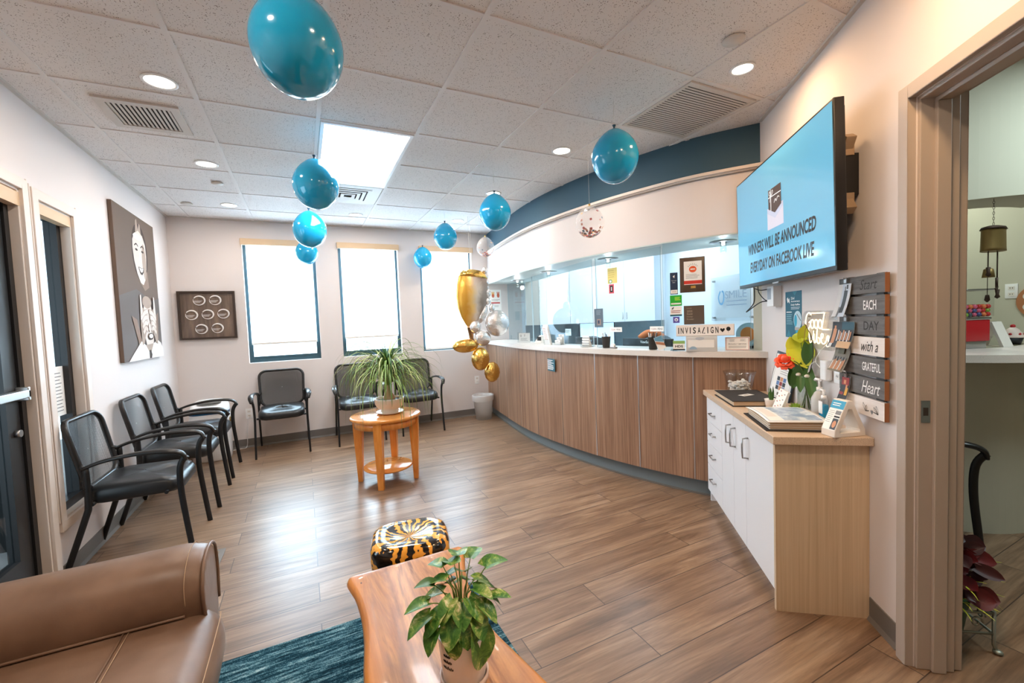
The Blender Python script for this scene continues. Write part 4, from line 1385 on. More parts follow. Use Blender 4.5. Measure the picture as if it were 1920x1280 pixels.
mb.fell(0.14, 0.195, 0.075, 0.030, ly(), c_dk); mb.fell(0.14, 0.197, 0.055, 0.020, ly(), c_w)
mb.build('print', r, flat=True)

r = thing('framed_rings', 'dark framed board with seven white ring emblems', 'picture', (-0.955, YB, 1.297))
mb = MB(); fw_, fh = 0.54, 0.54
for a in ((-fw_ / 2, fw_ / 2, 0, 0.022), (-fw_ / 2, fw_ / 2, fh - 0.022, fh), (-fw_ / 2, -fw_ / 2 + 0.022, 0.022, fh - 0.022), (fw_ / 2 - 0.022, fw_ / 2, 0.022, fh - 0.022)):
    mb.box(a[0], a[1], -0.035, -0.001, a[2], a[3], col('frame_espresso', (60, 46, 38), 0.4))
mb.build('frame', r)
M['weathered'] = wood('weathered_board', [(0.3, (86, 72, 62)), (0.55, (116, 98, 86)), (0.75, (140, 118, 100))], (7, 7, 0.8), rough=0.5, scale=2.5, bump=0)
mb = MB(); mb.box(-0.25, 0.25, -0.014, -0.001, 0.02, fh - 0.02, 'weathered'); mb.build('backing', r)
for cx, cz in ((-0.072, 0.435), (0.078, 0.437), (-0.150, 0.275), (0.0, 0.278), (0.148, 0.282), (-0.068, 0.115), (0.083, 0.119)):
    mb = MB()
    pts = []; rr = []
    for k in range(22):
        a = radians(150) - 2 * pi * k / 21 * 0.97
        pts.append((cx + 0.054 * cos(a), -0.020, cz + 0.050 * sin(a))); rr.append(0.0085 * (0.35 + 0.65 * sin(pi * min(1, (k + 2) / 18.0))) if k < 20 else 0.002)
    mb.tube(pts, rr, c_w, 8)
    for q in range(3):
        mb.box(cx - 0.052, cx + 0.03 - 0.01 * q, -0.019, -0.016, cz - 0.004 - q * 0.009, cz - 0.001 - q * 0.009, c_w)
    mb.build('ring', r)

# wall outlets
def outlet(label, loc, rz, name='power_outlet', two=False):
    r = thing(name, label, 'outlet', loc, rz)
    mb = MB(); mb.rbox(-0.036, 0.036, -0.006, -0.0002, 0, 0.118, 0.004, 'white'); mb.build('plate', r)
    mb = MB()
    for z in (0.034, 0.084):
        mb.box(-0.017, 0.017, -0.0085, -0.006, z - 0.014, z + 0.014, 'offwhite')
        mb.box(-0.008, -0.005, -0.0092, -0.0085, z - 0.004, z + 0.006, 'ink'); mb.box(0.005, 0.008, -0.0092, -0.0085, z - 0.004, z + 0.006, 'ink')
    mb.build('sockets', r); return r
outlet('white wall outlet with a cord, left of the chair under the left rear window', (-0.625, YB, 0.34), 0)
outlet('white wall outlet above the clear waste bin', (2.262, YB, 0.46), 0)
mb = MB(); mb.tube([(-0.632, YB - 0.012, 0.37), (-0.642, YB - 0.02, 0.30), (-0.655, YB - 0.02, 0.15), (-0.67, YB - 0.022, 0.012), (-0.74, YB - 0.05, 0.006), (-0.86, 5.77, 0.006), (-0.92, 5.72, 0.02)], 0.003, 'white', 6, curve=5)
o = mb.build('power_cord'); tag(o, 'thin white power cord hanging from the outlet to the floor', 'cord')

# air purifier in the corner
r = thing('air_purifier', 'white rounded air purifier with a blue band in the corner behind the chairs', 'air purifier', (-0.95, 5.55, 0))
mb = MB()
ring = rrect(0.36, 0.26, 0.09, 6); loops = []
for z, s in ((0.0, 0.92), (0.015, 0.97), (0.10, 1.0), (0.45, 1.0), (0.56, 0.97), (0.60, 0.90), (0.615, 0.75), (0.615, 0.1)):
    loops.append([(x * s, y * s, z + (0.03 * y / 0.13 if z > 0.5 else 0)) for x, y in ring])
mb.loft(loops, 'white', cap=True); mb.build('housing', r)
mb = MB(); mb.loft([[(x * 1.004, y * 1.004, z) for x, y in ring] for z in (0.505, 0.53)], col('purifier_blue', (30, 80, 120), 0.3)); mb.build('band', r)
mb = MB(); mb.rbox(-0.11, 0.11, -0.06, 0.08, 0.612, 0.628, 0.03, col('purifier_grey', (130, 130, 128), 0.4)); mb.build('control_panel', r)
mb = MB(); mb.cyl((0.178, -0.03, 0.42), (0.190, -0.03, 0.42), 0.028, 'brass'); mb.cyl((0.188, -0.03, 0.42), (0.192, -0.03, 0.42), 0.016, 'white'); mb.build('dial', r)

# waste bin
r = thing('waste_bin', 'clear plastic lined waste bin in the corner by the curved counter', 'bin', (2.235, 5.59, 0))
mb = MB()
mb.lathe([(0.0001, 0.004), (0.105, 0.004), (0.110, 0.0), (0.145, 0.33), (0.148, 0.335), (0.146, 0.34), (0.140, 0.335), (0.106, 0.012), (0.0001, 0.010)], 'basket', 40, cap=False); mb.build('bucket', r)
mb = MB(); rnd = random.Random(5); loops = []
for q, z in ((0.02, 0.02), (0.085, 0.035), (0.10, 0.10), (0.118, 0.22), (0.134, 0.32), (0.150, 0.344), (0.155, 0.335), (0.153, 0.285), (0.150, 0.262)):
    loops.append([(q * cos(2 * pi * k / 36) * (1 + rnd.uniform(-.035, .035) * (1 if q < 0.15 else .15)), q * sin(2 * pi * k / 36) * (1 + rnd.uniform(-.035, .035) * (1 if q < 0.15 else .15)), z + rnd.uniform(-0.004, 0.004)) for k in range(36)])
mb.loft(loops, mat('bin_liner', (236, 234, 232), 0.4, alpha=0.5)); mb.build('liner', r)
mb = MB()
for k in range(5):
    a = k * 1.3; mb.ell((0.05 * cos(a), 0.05 * sin(a), 0.055 + 0.01 * k), (0.04, 0.035, 0.03), 'paper', 10, 7)
mb.build('crumpled_paper', r)

# ================================================================ BALLOONS
def balloon_fn(x, y, z):
    k = 1.0 - 0.22 * max(0, z) ** 2 - 0.02 * max(0, -z)
    zz = z * (1.10 if z > 0 else 1.02)
    return x * k, y * k, zz
def blue_balloon(label, loc, rad, first=[None]):
    if first[0] is None:
        r = thing('balloon', label, 'balloon', loc, 0, 'blue balloons hanging from the ceiling')
        mb = MB(); mb.ell((0, 0, 0), (0.138, 0.138, 0.150), 'balloon', 40, 24, balloon_fn); mb.build('body', r)
        mb = MB(); mb.lathe([(0.014, 0.163), (0.006, 0.170), (0.005, 0.174), (0.010, 0.184), (0.012, 0.188), (0.006, 0.189)], 'balloon_knot', 12); mb.build('knot', r)
        mb = MB(); mb.cyl((0, 0, 0), (0, 0, 1), 0.0007, 'string', 5); s = mb.build('string', r)
        first[0] = r
        s.location.z = 0.165; s.scale.z = H - loc[2] - 0.165
        return r
    r = dup(first[0], loc, random.random() * 6, label, 'blue balloons hanging from the ceiling')
    k = rad / 0.135
    for c in r.children:
        if c.name.startswith('string'):
            c.location.z = 0.165 * k; c.scale.z = H - loc[2] - 0.165 * k
        else:
            c.scale = (k, k, k)
    return r
blue_balloon('largest blue balloon at the top edge, nearest the camera', (0.036, 1.546, 2.268), 0.135)
blue_balloon('blue balloon hanging in front of the glowing ceiling panel', (0.127, 3.034, 2.285), 0.135)
blue_balloon('blue balloon between the left and middle windows, middle of three in a column', (0.104, 4.158, 2.232), 0.135)
blue_balloon('small blue balloon lowest of the column, in front of the left rear window', (0.090, 5.50, 2.245), 0.120)
blue_balloon('small blue balloon in front of the right rear window, lower left of its pair', (1.500, 5.70, 2.255), 0.122)
blue_balloon('blue balloon overlapping the top of the right rear window', (1.553, 4.847, 2.375), 0.132)
blue_balloon('blue balloon beside the blue soffit above the clear confetti balloon at the back', (1.567, 3.45, 2.318), 0.135)
blue_balloon('large blue balloon below the louvred grille in front of the blue soffit', (1.729, 2.047, 2.318), 0.135)

def confetti_balloon(label, loc, rad, seed):
    r = thing('confetti_balloon', label, 'balloon', loc, 0, 'clear confetti balloons')
    mb = MB(); mb.ell((0, 0, 0), (rad, rad, rad * 1.06), M['clear_latex2'], 36, 20, balloon_fn); mb.build('body', r)
    mb = MB(); mb.lathe([(0.011, rad * 1.15), (0.005, rad * 1.22), (0.009, rad * 1.30), (0.004, rad * 1.31)], 'gold', 10); mb.build('knot', r)
    mb = MB(); mb.cyl((0, 0, rad * 1.25), (0, 0, H - loc[2]), 0.0007, 'string', 5); mb.build('string', r)
    rn = random.Random(seed); mb = MB()
    cs = [col('confetti_red', (190, 52, 44), 0.4), col('confetti_gold', (220, 150, 60), 0.3), col('confetti_blue', (60, 96, 120), 0.4), col('confetti_rose', (206, 130, 100), 0.3)]
    for k in range(150):
        low = k < 132
        el = rn.gauss(-0.98, 0.22) if low else rn.uniform(-1.2, 1.2); az = rn.uniform(0, 2 * pi)
        x, y, z = cos(el) * cos(az), cos(el) * sin(az), sin(el)
        x, y, z = balloon_fn(x, y, z); p = Vector((x * rad, y * rad, z * rad * 1.06)) * 0.975
        nrm = p.normalized(); a = nrm.orthogonal().normalized(); b = nrm.cross(a); s = rn.uniform(0.005, 0.010)
        an = rn.uniform(0, 3); a2 = a * cos(an) + b * sin(an); b2 = nrm.cross(a2)
        mb.raw([tuple(p + a2 * s + b2 * s), tuple(p - a2 * s + b2 * s), tuple(p - a2 * s - b2 * s), tuple(p + a2 * s - b2 * s)], [(0, 1, 2, 3)], rn.choice(cs))
    o = mb.build('confetti', r, flat=True); o['kind'] = 'stuff'
    return r
M['clear_latex2'] = mat('milky_latex', (246, 243, 241), 0.1, alpha=0.2)
confetti_balloon('clear confetti balloon below the large blue balloon in front of the counter wall', (1.96, 2.62, 2.075), 0.105, 4)
confetti_balloon('small clear confetti balloon at the back by the end of the blue soffit', (2.17, 5.12, 2.325), 0.115, 9)

# foil celebration cluster
FY = 4.95
def foil_mat(name, base, rough, metal=1.0):
    m = mat(name, base, rough, metal)
    t = NT(m); v = t.coords((1, 1, 1)); a = t.noise(v, 14, 3, 0.6, 0.6); t.bump(a, 0.5, 0.02); return m
M['goldc'] = foil_mat('crinkled_gold', (232, 186, 100), 0.2)
M['silverc'] = foil_mat('crinkled_silver', (226, 220, 216), 0.24, 0.8)
m = mat('champagne_foil', (220, 180, 100), 0.32, 0.55)
t = NT(m); v = t.coords(); sp_ = t.n('ShaderNodeSeparateXYZ'); t.l(v, sp_.inputs[0])
nz = t.noise(v, 6, 3, 0.6, 0.5)
ma = t.n('ShaderNodeMath', operation='MULTIPLY_ADD'); ma.inputs[1].default_value = 0.14; t.l(nz, ma.inputs[0]); t.l(sp_.outputs[0], ma.inputs[2])
t.color(t.ramp(ma.outputs[0], [(0.0, (214, 158, 62)), (0.06, (226, 184, 110)), (0.13, (206, 188, 172)), (0.2, (150, 130, 116))])); t.bump(nz, 0.35, 0.02)
M['champ'] = m
r = thing('champagne_balloon', 'gold and silver champagne glass foil balloon by the rear counter', 'balloon', (1.86, FY, 1.05))
mb = MB()
prof = [(0.025, 0.250), (0.06, 0.285), (0.12, 0.37), (0.175, 0.48), (0.205, 0.62), (0.205, 0.76), (0.185, 0.88), (0.145, 0.935), (0.10, 0.955), (0.03, 0.962)]
mb.M = Matrix.Translation((-0.035, 0, 0)) @ Matrix.Rotation(radians(6), 4, 'Y')
mb.lathe(prof, 'champ', 36, squash=(1, 0.5)); mb.build('bowl', r)
mb = MB(); mb.M = Matrix.Translation((-0.035, 0, 0)) @ Matrix.Rotation(radians(6), 4, 'Y')
mb.lathe([(0.188, 0.872), (0.168, 0.915), (0.135, 0.948), (0.09, 0.964), (0.03, 0.972)], 'goldc', 36, squash=(1.01, 0.53)); mb.build('rim', r)
mb = MB(); mb.tube([(-0.01, 0, 0.27), (-0.005, 0, 0.20), (0.0, 0, 0.12), (0.005, 0, 0.055)], [0.048, 0.036, 0.030, 0.038], mat('stem_foil', (176, 132, 92), 0.25, 1.0), 14, curve=3); mb.build('stem', r)
mb = MB(); mb.ell((-0.09, -0.02, 0.035), (0.165, 0.075, 0.085), 'goldc', 28, 14); mb.build('foot', r)
mb = MB(); rnd = random.Random(2)
zc = 0.955
for k, (dx, q) in enumerate(((0.208, 0.036), (0.214, 0.036), (0.212, 0.038), (0.214, 0.034), (0.224, 0.050), (0.226, 0.045))):
    mb.ell((dx, -0.02, zc), (q, q * 0.85, q * 1.08), 'silverc', 18, 10); zc -= q * 1.95
mb.build('bubble_chain', r)
mb = MB(); mb.tube([(0.195, -0.01, 0.52), (0.165, -0.01, 0.44), (0.125, 0, 0.36), (0.09, 0, 0.32)], [0.03, 0.055, 0.055, 0.03], 'silverc', 14, curve=4)
mb.ell((0.285, 0.0, 0.49), (0.042, 0.036, 0.06), 'silverc', 18, 10); mb.ell((0.045, -0.03, 0.26), (0.075, 0.055, 0.085), 'silverc', 20, 12)
mb.ell((0.13, -0.04, 0.12), (0.11, 0.06, 0.10), 'silverc', 20, 12)
mb.build('bubbles', r)
mb = MB(); mb.cyl((0.03, 0, 0.965), (0.015, 0, H - 1.05), 0.0016, 'string', 6); mb.cyl((0.05, 0.005, 0.965), (0.042, 0.005, H - 1.05), 0.0012, 'string', 6); mb.build('string', r)
def foil_round(label, c, rad, m, dep=0.55, nm='foil_balloon'):
    r = thing(nm, label, 'balloon', c)
    mb = MB()
    def fn(x, y, z): return x, y, z
    mb.ell((0, 0, 0), (rad[0], rad[0] * dep, rad[1]), m, 32, 16); mb.build('body', r)
    mb = MB(); n = 40
    mb.tube([(rad[0] * 1.02 * cos(2 * pi * k / n), 0.006 * sin(k * 2.2), rad[1] * 1.02 * sin(2 * pi * k / n)) for k in range(n)], 0.004, m, 6, closed=True); mb.build('seam', r)
    return r
foil_round('large round silver foil balloon leaning over the counter edge', (2.19, FY - 0.06, 1.345), (0.158, 0.158), 'silverc')
foil_round('round gold foil balloon with pleats, middle of the low trio', (1.945, FY - 0.06, 0.915), (0.112, 0.135), 'goldc', 0.7)
foil_round('lowest round gold foil balloon against the wood counter panels', (2.11, FY - 0.02, 0.735), (0.10, 0.120), 'goldc', 0.7)
# ================================================================ RECEPTION COUNTER
def cpoint(y):
    """x of the panel face at a given y"""
    for (x0, y0), (x1, y1) in zip(CURVE, CURVE[1:]):
        if y1 <= y <= y0:
            return x0 + (x1 - x0) * (y - y0) / (y1 - y0)
    return CURVE[0][0]
r = thing('reception_counter', 'long curved reception counter faced with brown wood laminate panels', 'counter', (0, 0, 0))
seams = [5.868, 5.36, 4.93, 4.44, 4.00, 3.55, 3.10, 2.67, 2.255, 1.80]
CU = onwall(offs(0.0)); CI = onwall(offs(-0.017))
for ya, yb in zip(seams, seams[1:]):
    L0, L1 = [], []
    idx = [i for i, p in enumerate(CU) if yb + 0.003 < p[1] < ya - 0.003]
    def lerp(P, y):
        for a, b in zip(P, P[1:]):
            if b[1] <= y <= a[1] and a[1] != b[1]:
                f = (y - a[1]) / (b[1] - a[1]); return (a[0] + (b[0] - a[0]) * f, y)
        return P[0] if y > P[0][1] else P[-1]
    F = [lerp(CU, ya - 0.003)] + [CU[i] for i in idx] + ([lerp(CU, yb + 0.003)] if yb > 1.81 else [CU[-1]])
    B_ = [lerp(CI, ya - 0.003)] + [CI[i] for i in idx] + ([lerp(CI, yb + 0.003)] if yb > 1.81 else [CI[-1]])
    loops = [[(f[0], f[1], 0.125), (b[0], b[1], 0.125), (b[0], b[1], 1.047), (f[0], f[1], 1.047)] for f, b in zip(F, B_)]
    mb = MB(); mb.loft(loops, 'panel', cap=True, smooth=False); mb.build('panel', r)
for y in seams[1:-1]:
    f = lerp(CU, y); w_ = 0.0028 if y > 3.2 else 0.0045
    mb = MB()
    mb.box(f[0] - 0.0015, f[0] + 0.014, y - w_, y + w_, 0.126, 1.046, 'strip' if y < 3.2 else 'base'); mb.build('reveal_strip', r)
mb = MB(); band(mb, 0.032, -0.40, 1.049, 1.091, 'counter'); o = mb.build('curved_worktop'); 
tag(o, 'pale curved solid surface countertop along the reception counter', 'countertop')

mb = MB()
mb.box(-0.110, 0.110, -0.0015, -0.0004, 0, 0.125, col('notice_teal', (34, 92, 106), 0.5)); mb.lines(-0.09, 0.09, 0.012, 0.115, 8, -0.0018, 'paper', 0.45)
o = mb.build('notice_sticker', flat=True); yy_ = 3.735
tag(o, 'small teal notice sticker on a counter panel', 'sticker', loc=(cpoint(3.735) - 0.003, yy_, 0.845), rz=-pi / 2 - 0.045)

# pendants set in the soffit underside
for i, (x, y, lab) in enumerate(((2.692, 5.278, 'glass soffit downlight farthest back, above the printed poster'), (2.60, 4.293, 'glass soffit downlight second from the back wall'), (2.637, 3.26, 'glass soffit downlight above the yellow note'), (2.974, 2.281, 'glass soffit downlight nearest the television'))):
    r = thing('soffit_downlight', lab, 'ceiling light', (x, y, 1.921), 0, 'glass downlights under the soffit')
    mb = MB(); mb.lathe([(0.030, -0.0005), (0.095, -0.0005), (0.098, -0.006), (0.060, -0.010), (0.032, -0.008)], 'steel', 36, cap=False); mb.build('ring', r)
    mb = MB(); mb.lathe([(0.022, -0.002), (0.022, -0.055), (0.026, -0.060), (0.026, -0.066), (0.020, -0.070), (0.024, -0.078), (0.018, -0.086), (0.0001, -0.086)], 'jar_glass', 24, cap=False); mb.build('glass_rod', r)
    mb = MB(); mb.lathe([(0.012, -0.004), (0.012, -0.03), (0.0001, -0.031)], 'lamp_disc', 16, cap=False); mb.build('bulb', r)
    light('POINT', 'soffit_light', (x, y, 1.82), 1.2, (0.95, 0.98, 1.0), 0.03)

# ---- plexiglass guards
def pane(A, B, z0, z1, label):
    A = Vector((*A, 0)); B = Vector((*B, 0)); d = B - A; L = d.length
    r = thing('plexiglass_guard', label, 'screen', (A.x, A.y, 1.0915), atan2(d.y, d.x), 'plexiglass guards on the counter')
    mb = MB(); mb.box(0.003, L - 0.003, -0.002, 0.002, 0.0, z1 - 1.0915, 'plexi'); mb.build('sheet', r)
    for e in (0, L - 0.003):
        mb = MB(); mb.box(e, e + 0.003, -0.003, 0.003, 0, z1 - 1.0915, 'plexi_edge'); mb.build('edge', r)
    for x in (0.05, L - 0.10):
        mb = MB(); mb.box(x, x + 0.05, -0.06, 0.06, 0.0, 0.003, 'plexi'); mb.box(x, x + 0.05, 0.002, 0.005, 0.003, 0.06, 'plexi'); mb.build('foot', r)
    return r
pane((2.80, 5.82), (2.665, 4.83), 0, 1.918, 'clear plexiglass guard nearest the back wall')
pane((2.65, 4.79), (2.475, 3.30), 0, 1.918, 'wide clear plexiglass guard with the brochure stand in front')
pane((2.484, 3.26), (2.610, 2.572), 0, 1.918, 'clear plexiglass guard carrying the yellow note')
GA, GB = Vector((2.524, 2.473, 0)), Vector((2.902, 2.009, 0))
pane((2.524, 2.473), (2.902, 2.009), 0, 1.918, 'clear plexiglass guard covered with stickers by the television')

# things stuck on or hung from the guards
def gframe(A, B, s, off=-0.004):
    d = (B - A).normalized(); n = Vector((d.y, -d.x, 0))       # towards the room
    p = A + d * s + n * (-off)
    return (p.x, p.y), atan2(d.y, d.x)
def on_guard(A, B, s, z, name, label, cat, group=None):
    (x, y), rz = gframe(A, B, s)
    return thing(name, label, cat, (x, y, z), rz, group)
r = on_guard(GA, GB, 0.214, 1.53, 'framed_certificate', 'brown framed certificate with an orange emblem hung on the plexiglass', 'certificate')
mb = MB(); mb.rbox(-0.088, 0.088, -0.012, -0.001, 0, 0.262, 0.008, col('plaque_brown', (84, 66, 52), 0.3)); mb.build('frame', r)
mb = MB(); mb.frect(-0.058, 0.066, 0.058, 0.232, -0.0125, 'paper')
org = col('emblem_orange', (232, 92, 44), 0.5)
mb.fell(0.004, 0.172, 0.026, 0.024, -0.0128, org); mb.frect(-0.012, 0.020, 0.168, 0.177, -0.013, 'paper')
for k in range(7):
    a = radians(30 + 20 * k); mb.fstroke([(0.004 + 0.028 * cos(a), 0.178 + 0.026 * sin(a)), (0.004 + 0.04 * cos(a), 0.178 + 0.038 * sin(a))], 0.002, -0.0128, 'ink')
mb.lines(-0.045, 0.055, 0.10, 0.138, 4, -0.0128, 'greyink', 0.3); mb.frect(-0.058, 0.066, 0.062, 0.088, -0.0128, col('emblem_red', (206, 52, 36), 0.5))
mb.frect(-0.012, 0.022, 0.03, 0.048, -0.0128, 'gold'); mb.build('print', r, flat=True)
r = on_guard(GA, GB, 0.221, 1.288, 'award_sign', 'dark brown award sign on the plexiglass above the lightbox', 'sign')
mb = MB(); mb.box(-0.071, 0.071, -0.005, -0.001, 0, 0.142, col('award_brown', (92, 78, 66), 0.5))
for k, (tx, z, h) in enumerate((('is proudly', 0.122, 0.008), ('2020', 0.100, 0.014), ('Gold', 0.080, 0.014), ('Invisalign', 0.058, 0.011), ('Provider', 0.040, 0.010))):
    mb.text(tx, -0.05, z, h, -0.0054, col('award_text', (176, 160, 140), 0.5), align='l')
mb.build('panel', r, flat=True)
def sticker(s, z0, z1, w, label, draw, A=GA, B=GB):
    (x, y), rz = gframe(A, B, s)
    mb = MB(); draw(mb, w, z1 - z0)
    o = mb.build('sticker', flat=True); tag(o, label, 'sticker', loc=(x, y, z0), rz=rz)
def d_visa(mb, w, h):
    mb.box(-w / 2, w / 2, -0.0012, -0.0002, 0, h, col('visa_navy', (36, 52, 80), 0.4)); mb.frect(-w / 2 + 0.003, w / 2 - 0.003, 0.006, 0.034, -0.0014, 'paper')
    mb.text('VISA', 0, 0.020, 0.010, -0.0016, col('visa_text', (140, 60, 50), 0.5), w * 0.6, 0.2)
    mb.fpoly([(-0.008, h - 0.03), (0.006, h - 0.018), (0.004, h - 0.042)], -0.0014, 'paper'); mb.text('Tap to pay', 0, h - 0.062, 0.007, -0.0014, 'paper', w * 0.7); mb.text('here', 0, h - 0.075, 0.007, -0.0014, 'paper')
sticker(0.083, 1.522, 1.688, 0.055, 'navy blue payment sticker with a wave symbol on the plexiglass', d_visa)
def d_green(mb, w, h):
    mb.box(-w / 2, w / 2, -0.0012, -0.0002, 0, h, col('sticker_green', (40, 176, 52), 0.4)); mb.lines(-w * 0.1, w * 0.4, h * 0.5, h * 0.85, 3, -0.0014, col('lime', (190, 230, 70), 0.5), 0.45); mb.frect(-w * 0.42, w * 0.42, h * 0.14, h * 0.28, -0.0014, 'paper')
sticker(0.095, 1.433, 1.515, 0.085, 'bright green sticker below the navy payment sticker', d_green)
def d_white(mb, w, h):
    mb.box(-w / 2, w / 2, -0.0012, -0.0002, 0, h, 'paper'); mb.fpoly([(-w * 0.4, h * 0.7), (-w * 0.25, h * 0.9), (-w * 0.15, h * 0.95), (-w * 0.25, h * 0.7)], -0.0014, col('visa_navy', (0, 0, 0)))
    mb.lines(-w * 0.42, w * 0.4, h * 0.3, h * 0.62, 2, -0.0014, col('brickred', (160, 80, 60), 0.5), 0.4); mb.frect(-w / 2, w / 2, 0, h * 0.17, -0.0014, col('notice_teal', (0, 0, 0)))
sticker(0.094, 1.355, 1.430, 0.085, 'white sticker with a teal lower edge below the green one', d_white)
def d_purple(mb, w, h):
    mb.box(-w / 2, w / 2, -0.0012, -0.0002, 0, h, col('sticker_purple', (98, 84, 168), 0.4)); mb.fell(0, h * 0.52, w * 0.28, h * 0.26, -0.0014, 'paper'); mb.fell(0, h * 0.50, w * 0.14, h * 0.13, -0.0016, col('sticker_purple', (0, 0, 0)))
sticker(0.095, 1.303, 1.350, 0.046, 'small purple sticker lowest in the plexiglass column', d_purple)
GC, GD = Vector((2.484, 3.26, 0)), Vector((2.610, 2.572, 0))
def d_yel(mb, w, h):
    mb.box(-w / 2, w / 2, -0.0012, -0.0002, 0, h, col('note_yellow', (232, 214, 128), 0.6)); mb.lines(-w * 0.4, w * 0.3, h * 0.35, h * 0.9, 4, -0.0014, col('note_line', (204, 178, 96), 0.6), 0.25)
    mb.fell(-w * 0.2, h * 0.14, w * 0.18, h * 0.13, -0.0014, col('notegreen', (110, 160, 110), 0.5)); mb.fell(-w * 0.2, h * 0.14, w * 0.11, h * 0.08, -0.0016, 'paper')
sticker(0.205, 1.667, 1.806, 0.11, 'yellow note taped high on the plexiglass', d_yel, GC, GD)
def d_red(mb, w, h):
    mb.box(-w / 2, w / 2, -0.0012, -0.0002, 0, h, col('note_red', (214, 84, 92), 0.5)); mb.frect(-w * 0.28, w * 0.28, h * 0.15, h * 0.85, -0.0014, 'ink'); mb.frect(-w * 0.08, w * 0.08, h * 0.3, h * 0.7, -0.0016, 'paper')
sticker(0.192, 1.578, 1.662, 0.058, 'small red bordered sign below the yellow note', d_red, GC, GD)
def d_dark(mb, w, h):
    mb.box(-w / 2, w / 2, -0.0012, -0.0002, 0, h, col('flyer_slate', (88, 104, 116), 0.5)); mb.lines(-w * 0.25, w * 0.3, h * 0.66, h * 0.92, 4, -0.0014, col('slate_text', (150, 162, 170), 0.5), 0.3)
    mb.frect(-w * 0.2, w * 0.25, h * 0.12, h * 0.45, -0.0014, col('flyer_photo', (150, 126, 116), 0.5)); mb.frect(-w * 0.1, w * 0.1, h * 0.2, h * 0.38, -0.0016, col('visa_navy', (0, 0, 0)))
sticker(0.03, 1.275, 1.449, 0.108, 'slate blue flyer on the plexiglass edge above the card holder', d_dark, GC, GD)
def pens_sign(s, z, lab):
    def d(mb, w, h):
        mb.box(-w / 2, w / 2, -0.0012, -0.0002, 0, h, 'paper'); mb.text('CLEAN', -w * 0.22, h / 2, h * 0.36, -0.0014, col('brickred', (0, 0, 0)), w * 0.36); mb.text('PENS', w * 0.22, h / 2, h * 0.40, -0.0014, 'ink', w * 0.34)
    sticker(s, z, z + 0.042, 0.135, lab, d, GC, GD)
pens_sign(0.23, 1.232, 'white CLEAN PENS sign above the left pen cup')
pens_sign(0.655, 1.235, 'white CLEAN PENS sign above the right pen cup')

# ---- objects standing on the countertop
CT = 1.0915
def pen_cup(label, x, y):
    r = thing('pen_cup', label, 'pen cup', (x, y, CT), 0, 'black mesh pen cups')
    mb = MB(); mb.lathe([(0.0001, 0.0), (0.030, 0.0), (0.031, 0.003), (0.040, 0.098), (0.042, 0.102), (0.039, 0.102), (0.030, 0.006), (0.0001, 0.005)], M['cupmesh'], 28, cap=False); mb.build('cup', r)
    rn = random.Random(int(x * 1000))
    for k in range(9):
        a = rn.uniform(0, 2 * pi); a2 = a + rn.uniform(-1, 1)
        mb = MB(); p0 = Vector((0.018 * cos(a), 0.018 * sin(a), 0.008)); p1 = Vector((0.034 * cos(a2), 0.034 * sin(a2), rn.uniform(0.12, 0.142)))
        mb.cyl(p0, p1, 0.0035, rn.choice(['white', 'ink', 'offwhite', 'greyink']), 8); o = mb.build('pen', r)
    return r
M['cupmesh'] = make_mesh_fabric('cup_wire_mesh', (46, 42, 38), 0.6)
pen_cup('black mesh pen cup in front of the left monitor', 2.445, 3.08)
pen_cup('black mesh pen cup packed with pens beside the sticker covered guard', 2.535, 2.60)

r = thing('letter_lightbox', 'white letter lightbox with black capitals and a heart', 'sign', (0, 0, 0))
(x, y), rz = gframe(GA, GB, 0.292, 0.0); d = (GB - GA).normalized(); nn = Vector((d.y, -d.x, 0))
p = Vector((x, y, 0)) + nn * 0.075
r.location = (p.x, p.y, 1.203); r.rotation_euler = (0, 0, rz)
mb = MB(); mb.rbox(-0.195, 0.195, -0.020, 0.020, 0, 0.083, 0.004, col('lightbox_case', (214, 210, 206), 0.4)); mb.build('case', r)
mb = MB(); mb.box(-0.193, 0.191, -0.0212, -0.0200, 0.004, 0.079, col('lightbox_face', (246, 240, 236), 0.4)); mb.build('face', r)
mb = MB()
xs = [-0.176, -0.152, -0.121, -0.096, -0.068, -0.036, -0.008, 0.022, 0.050, 0.082]
for chx, xx in zip('INVISALIGN', xs):
    if chx == 'L':
        mb.fstroke([(xx + 0.008, 0.064), (xx - 0.008, 0.020), (xx + 0.012, 0.020)], 0.006, -0.0216, 'ink')
    else:
        mb.text(chx, xx, 0.042, 0.046, -0.0216, 'ink', 0.006 if chx == 'I' else 0.020, bold=0.02)
hx, hz = 0.118, 0.040
mb.fpoly([(hx, hz - 0.016), (hx - 0.015, hz + 0.002), (hx - 0.014, hz + 0.011), (hx - 0.007, hz + 0.014), (hx, hz + 0.007), (hx + 0.007, hz + 0.014), (hx + 0.014, hz + 0.011), (hx + 0.015, hz + 0.002)], -0.0216, 'ink')
mb.fell(0.156, 0.048, 0.014, 0.015, -0.0216, 'ink'); mb.fstroke([(0.156, 0.034), (0.154, 0.022)], 0.0015, -0.0216, 'ink')
mb.build('lettering', r, flat=True)
LBP, LBR = p, rz
r = thing('tissue_dispenser', 'grey box of tissues standing under the letter lightbox', 'tissue box', (0, 0, 0), rz)
(x, y), rz = gframe(GA, GB, 0.27, 0.0); p = Vector((x, y, 0)) + nn * 0.075
r.location = (p.x, p.y, CT)
mb = MB(); mb.rbox(-0.105, 0.105, -0.055, 0.045, 0, 0.110, 0.006, col('tissue_grey', (206, 206, 204), 0.5)); mb.build('case', r)
mb = MB(); mb.box(-0.09, 0.085, -0.0558, -0.0548, 0.03, 0.085, 'paper'); mb.build('window', r)
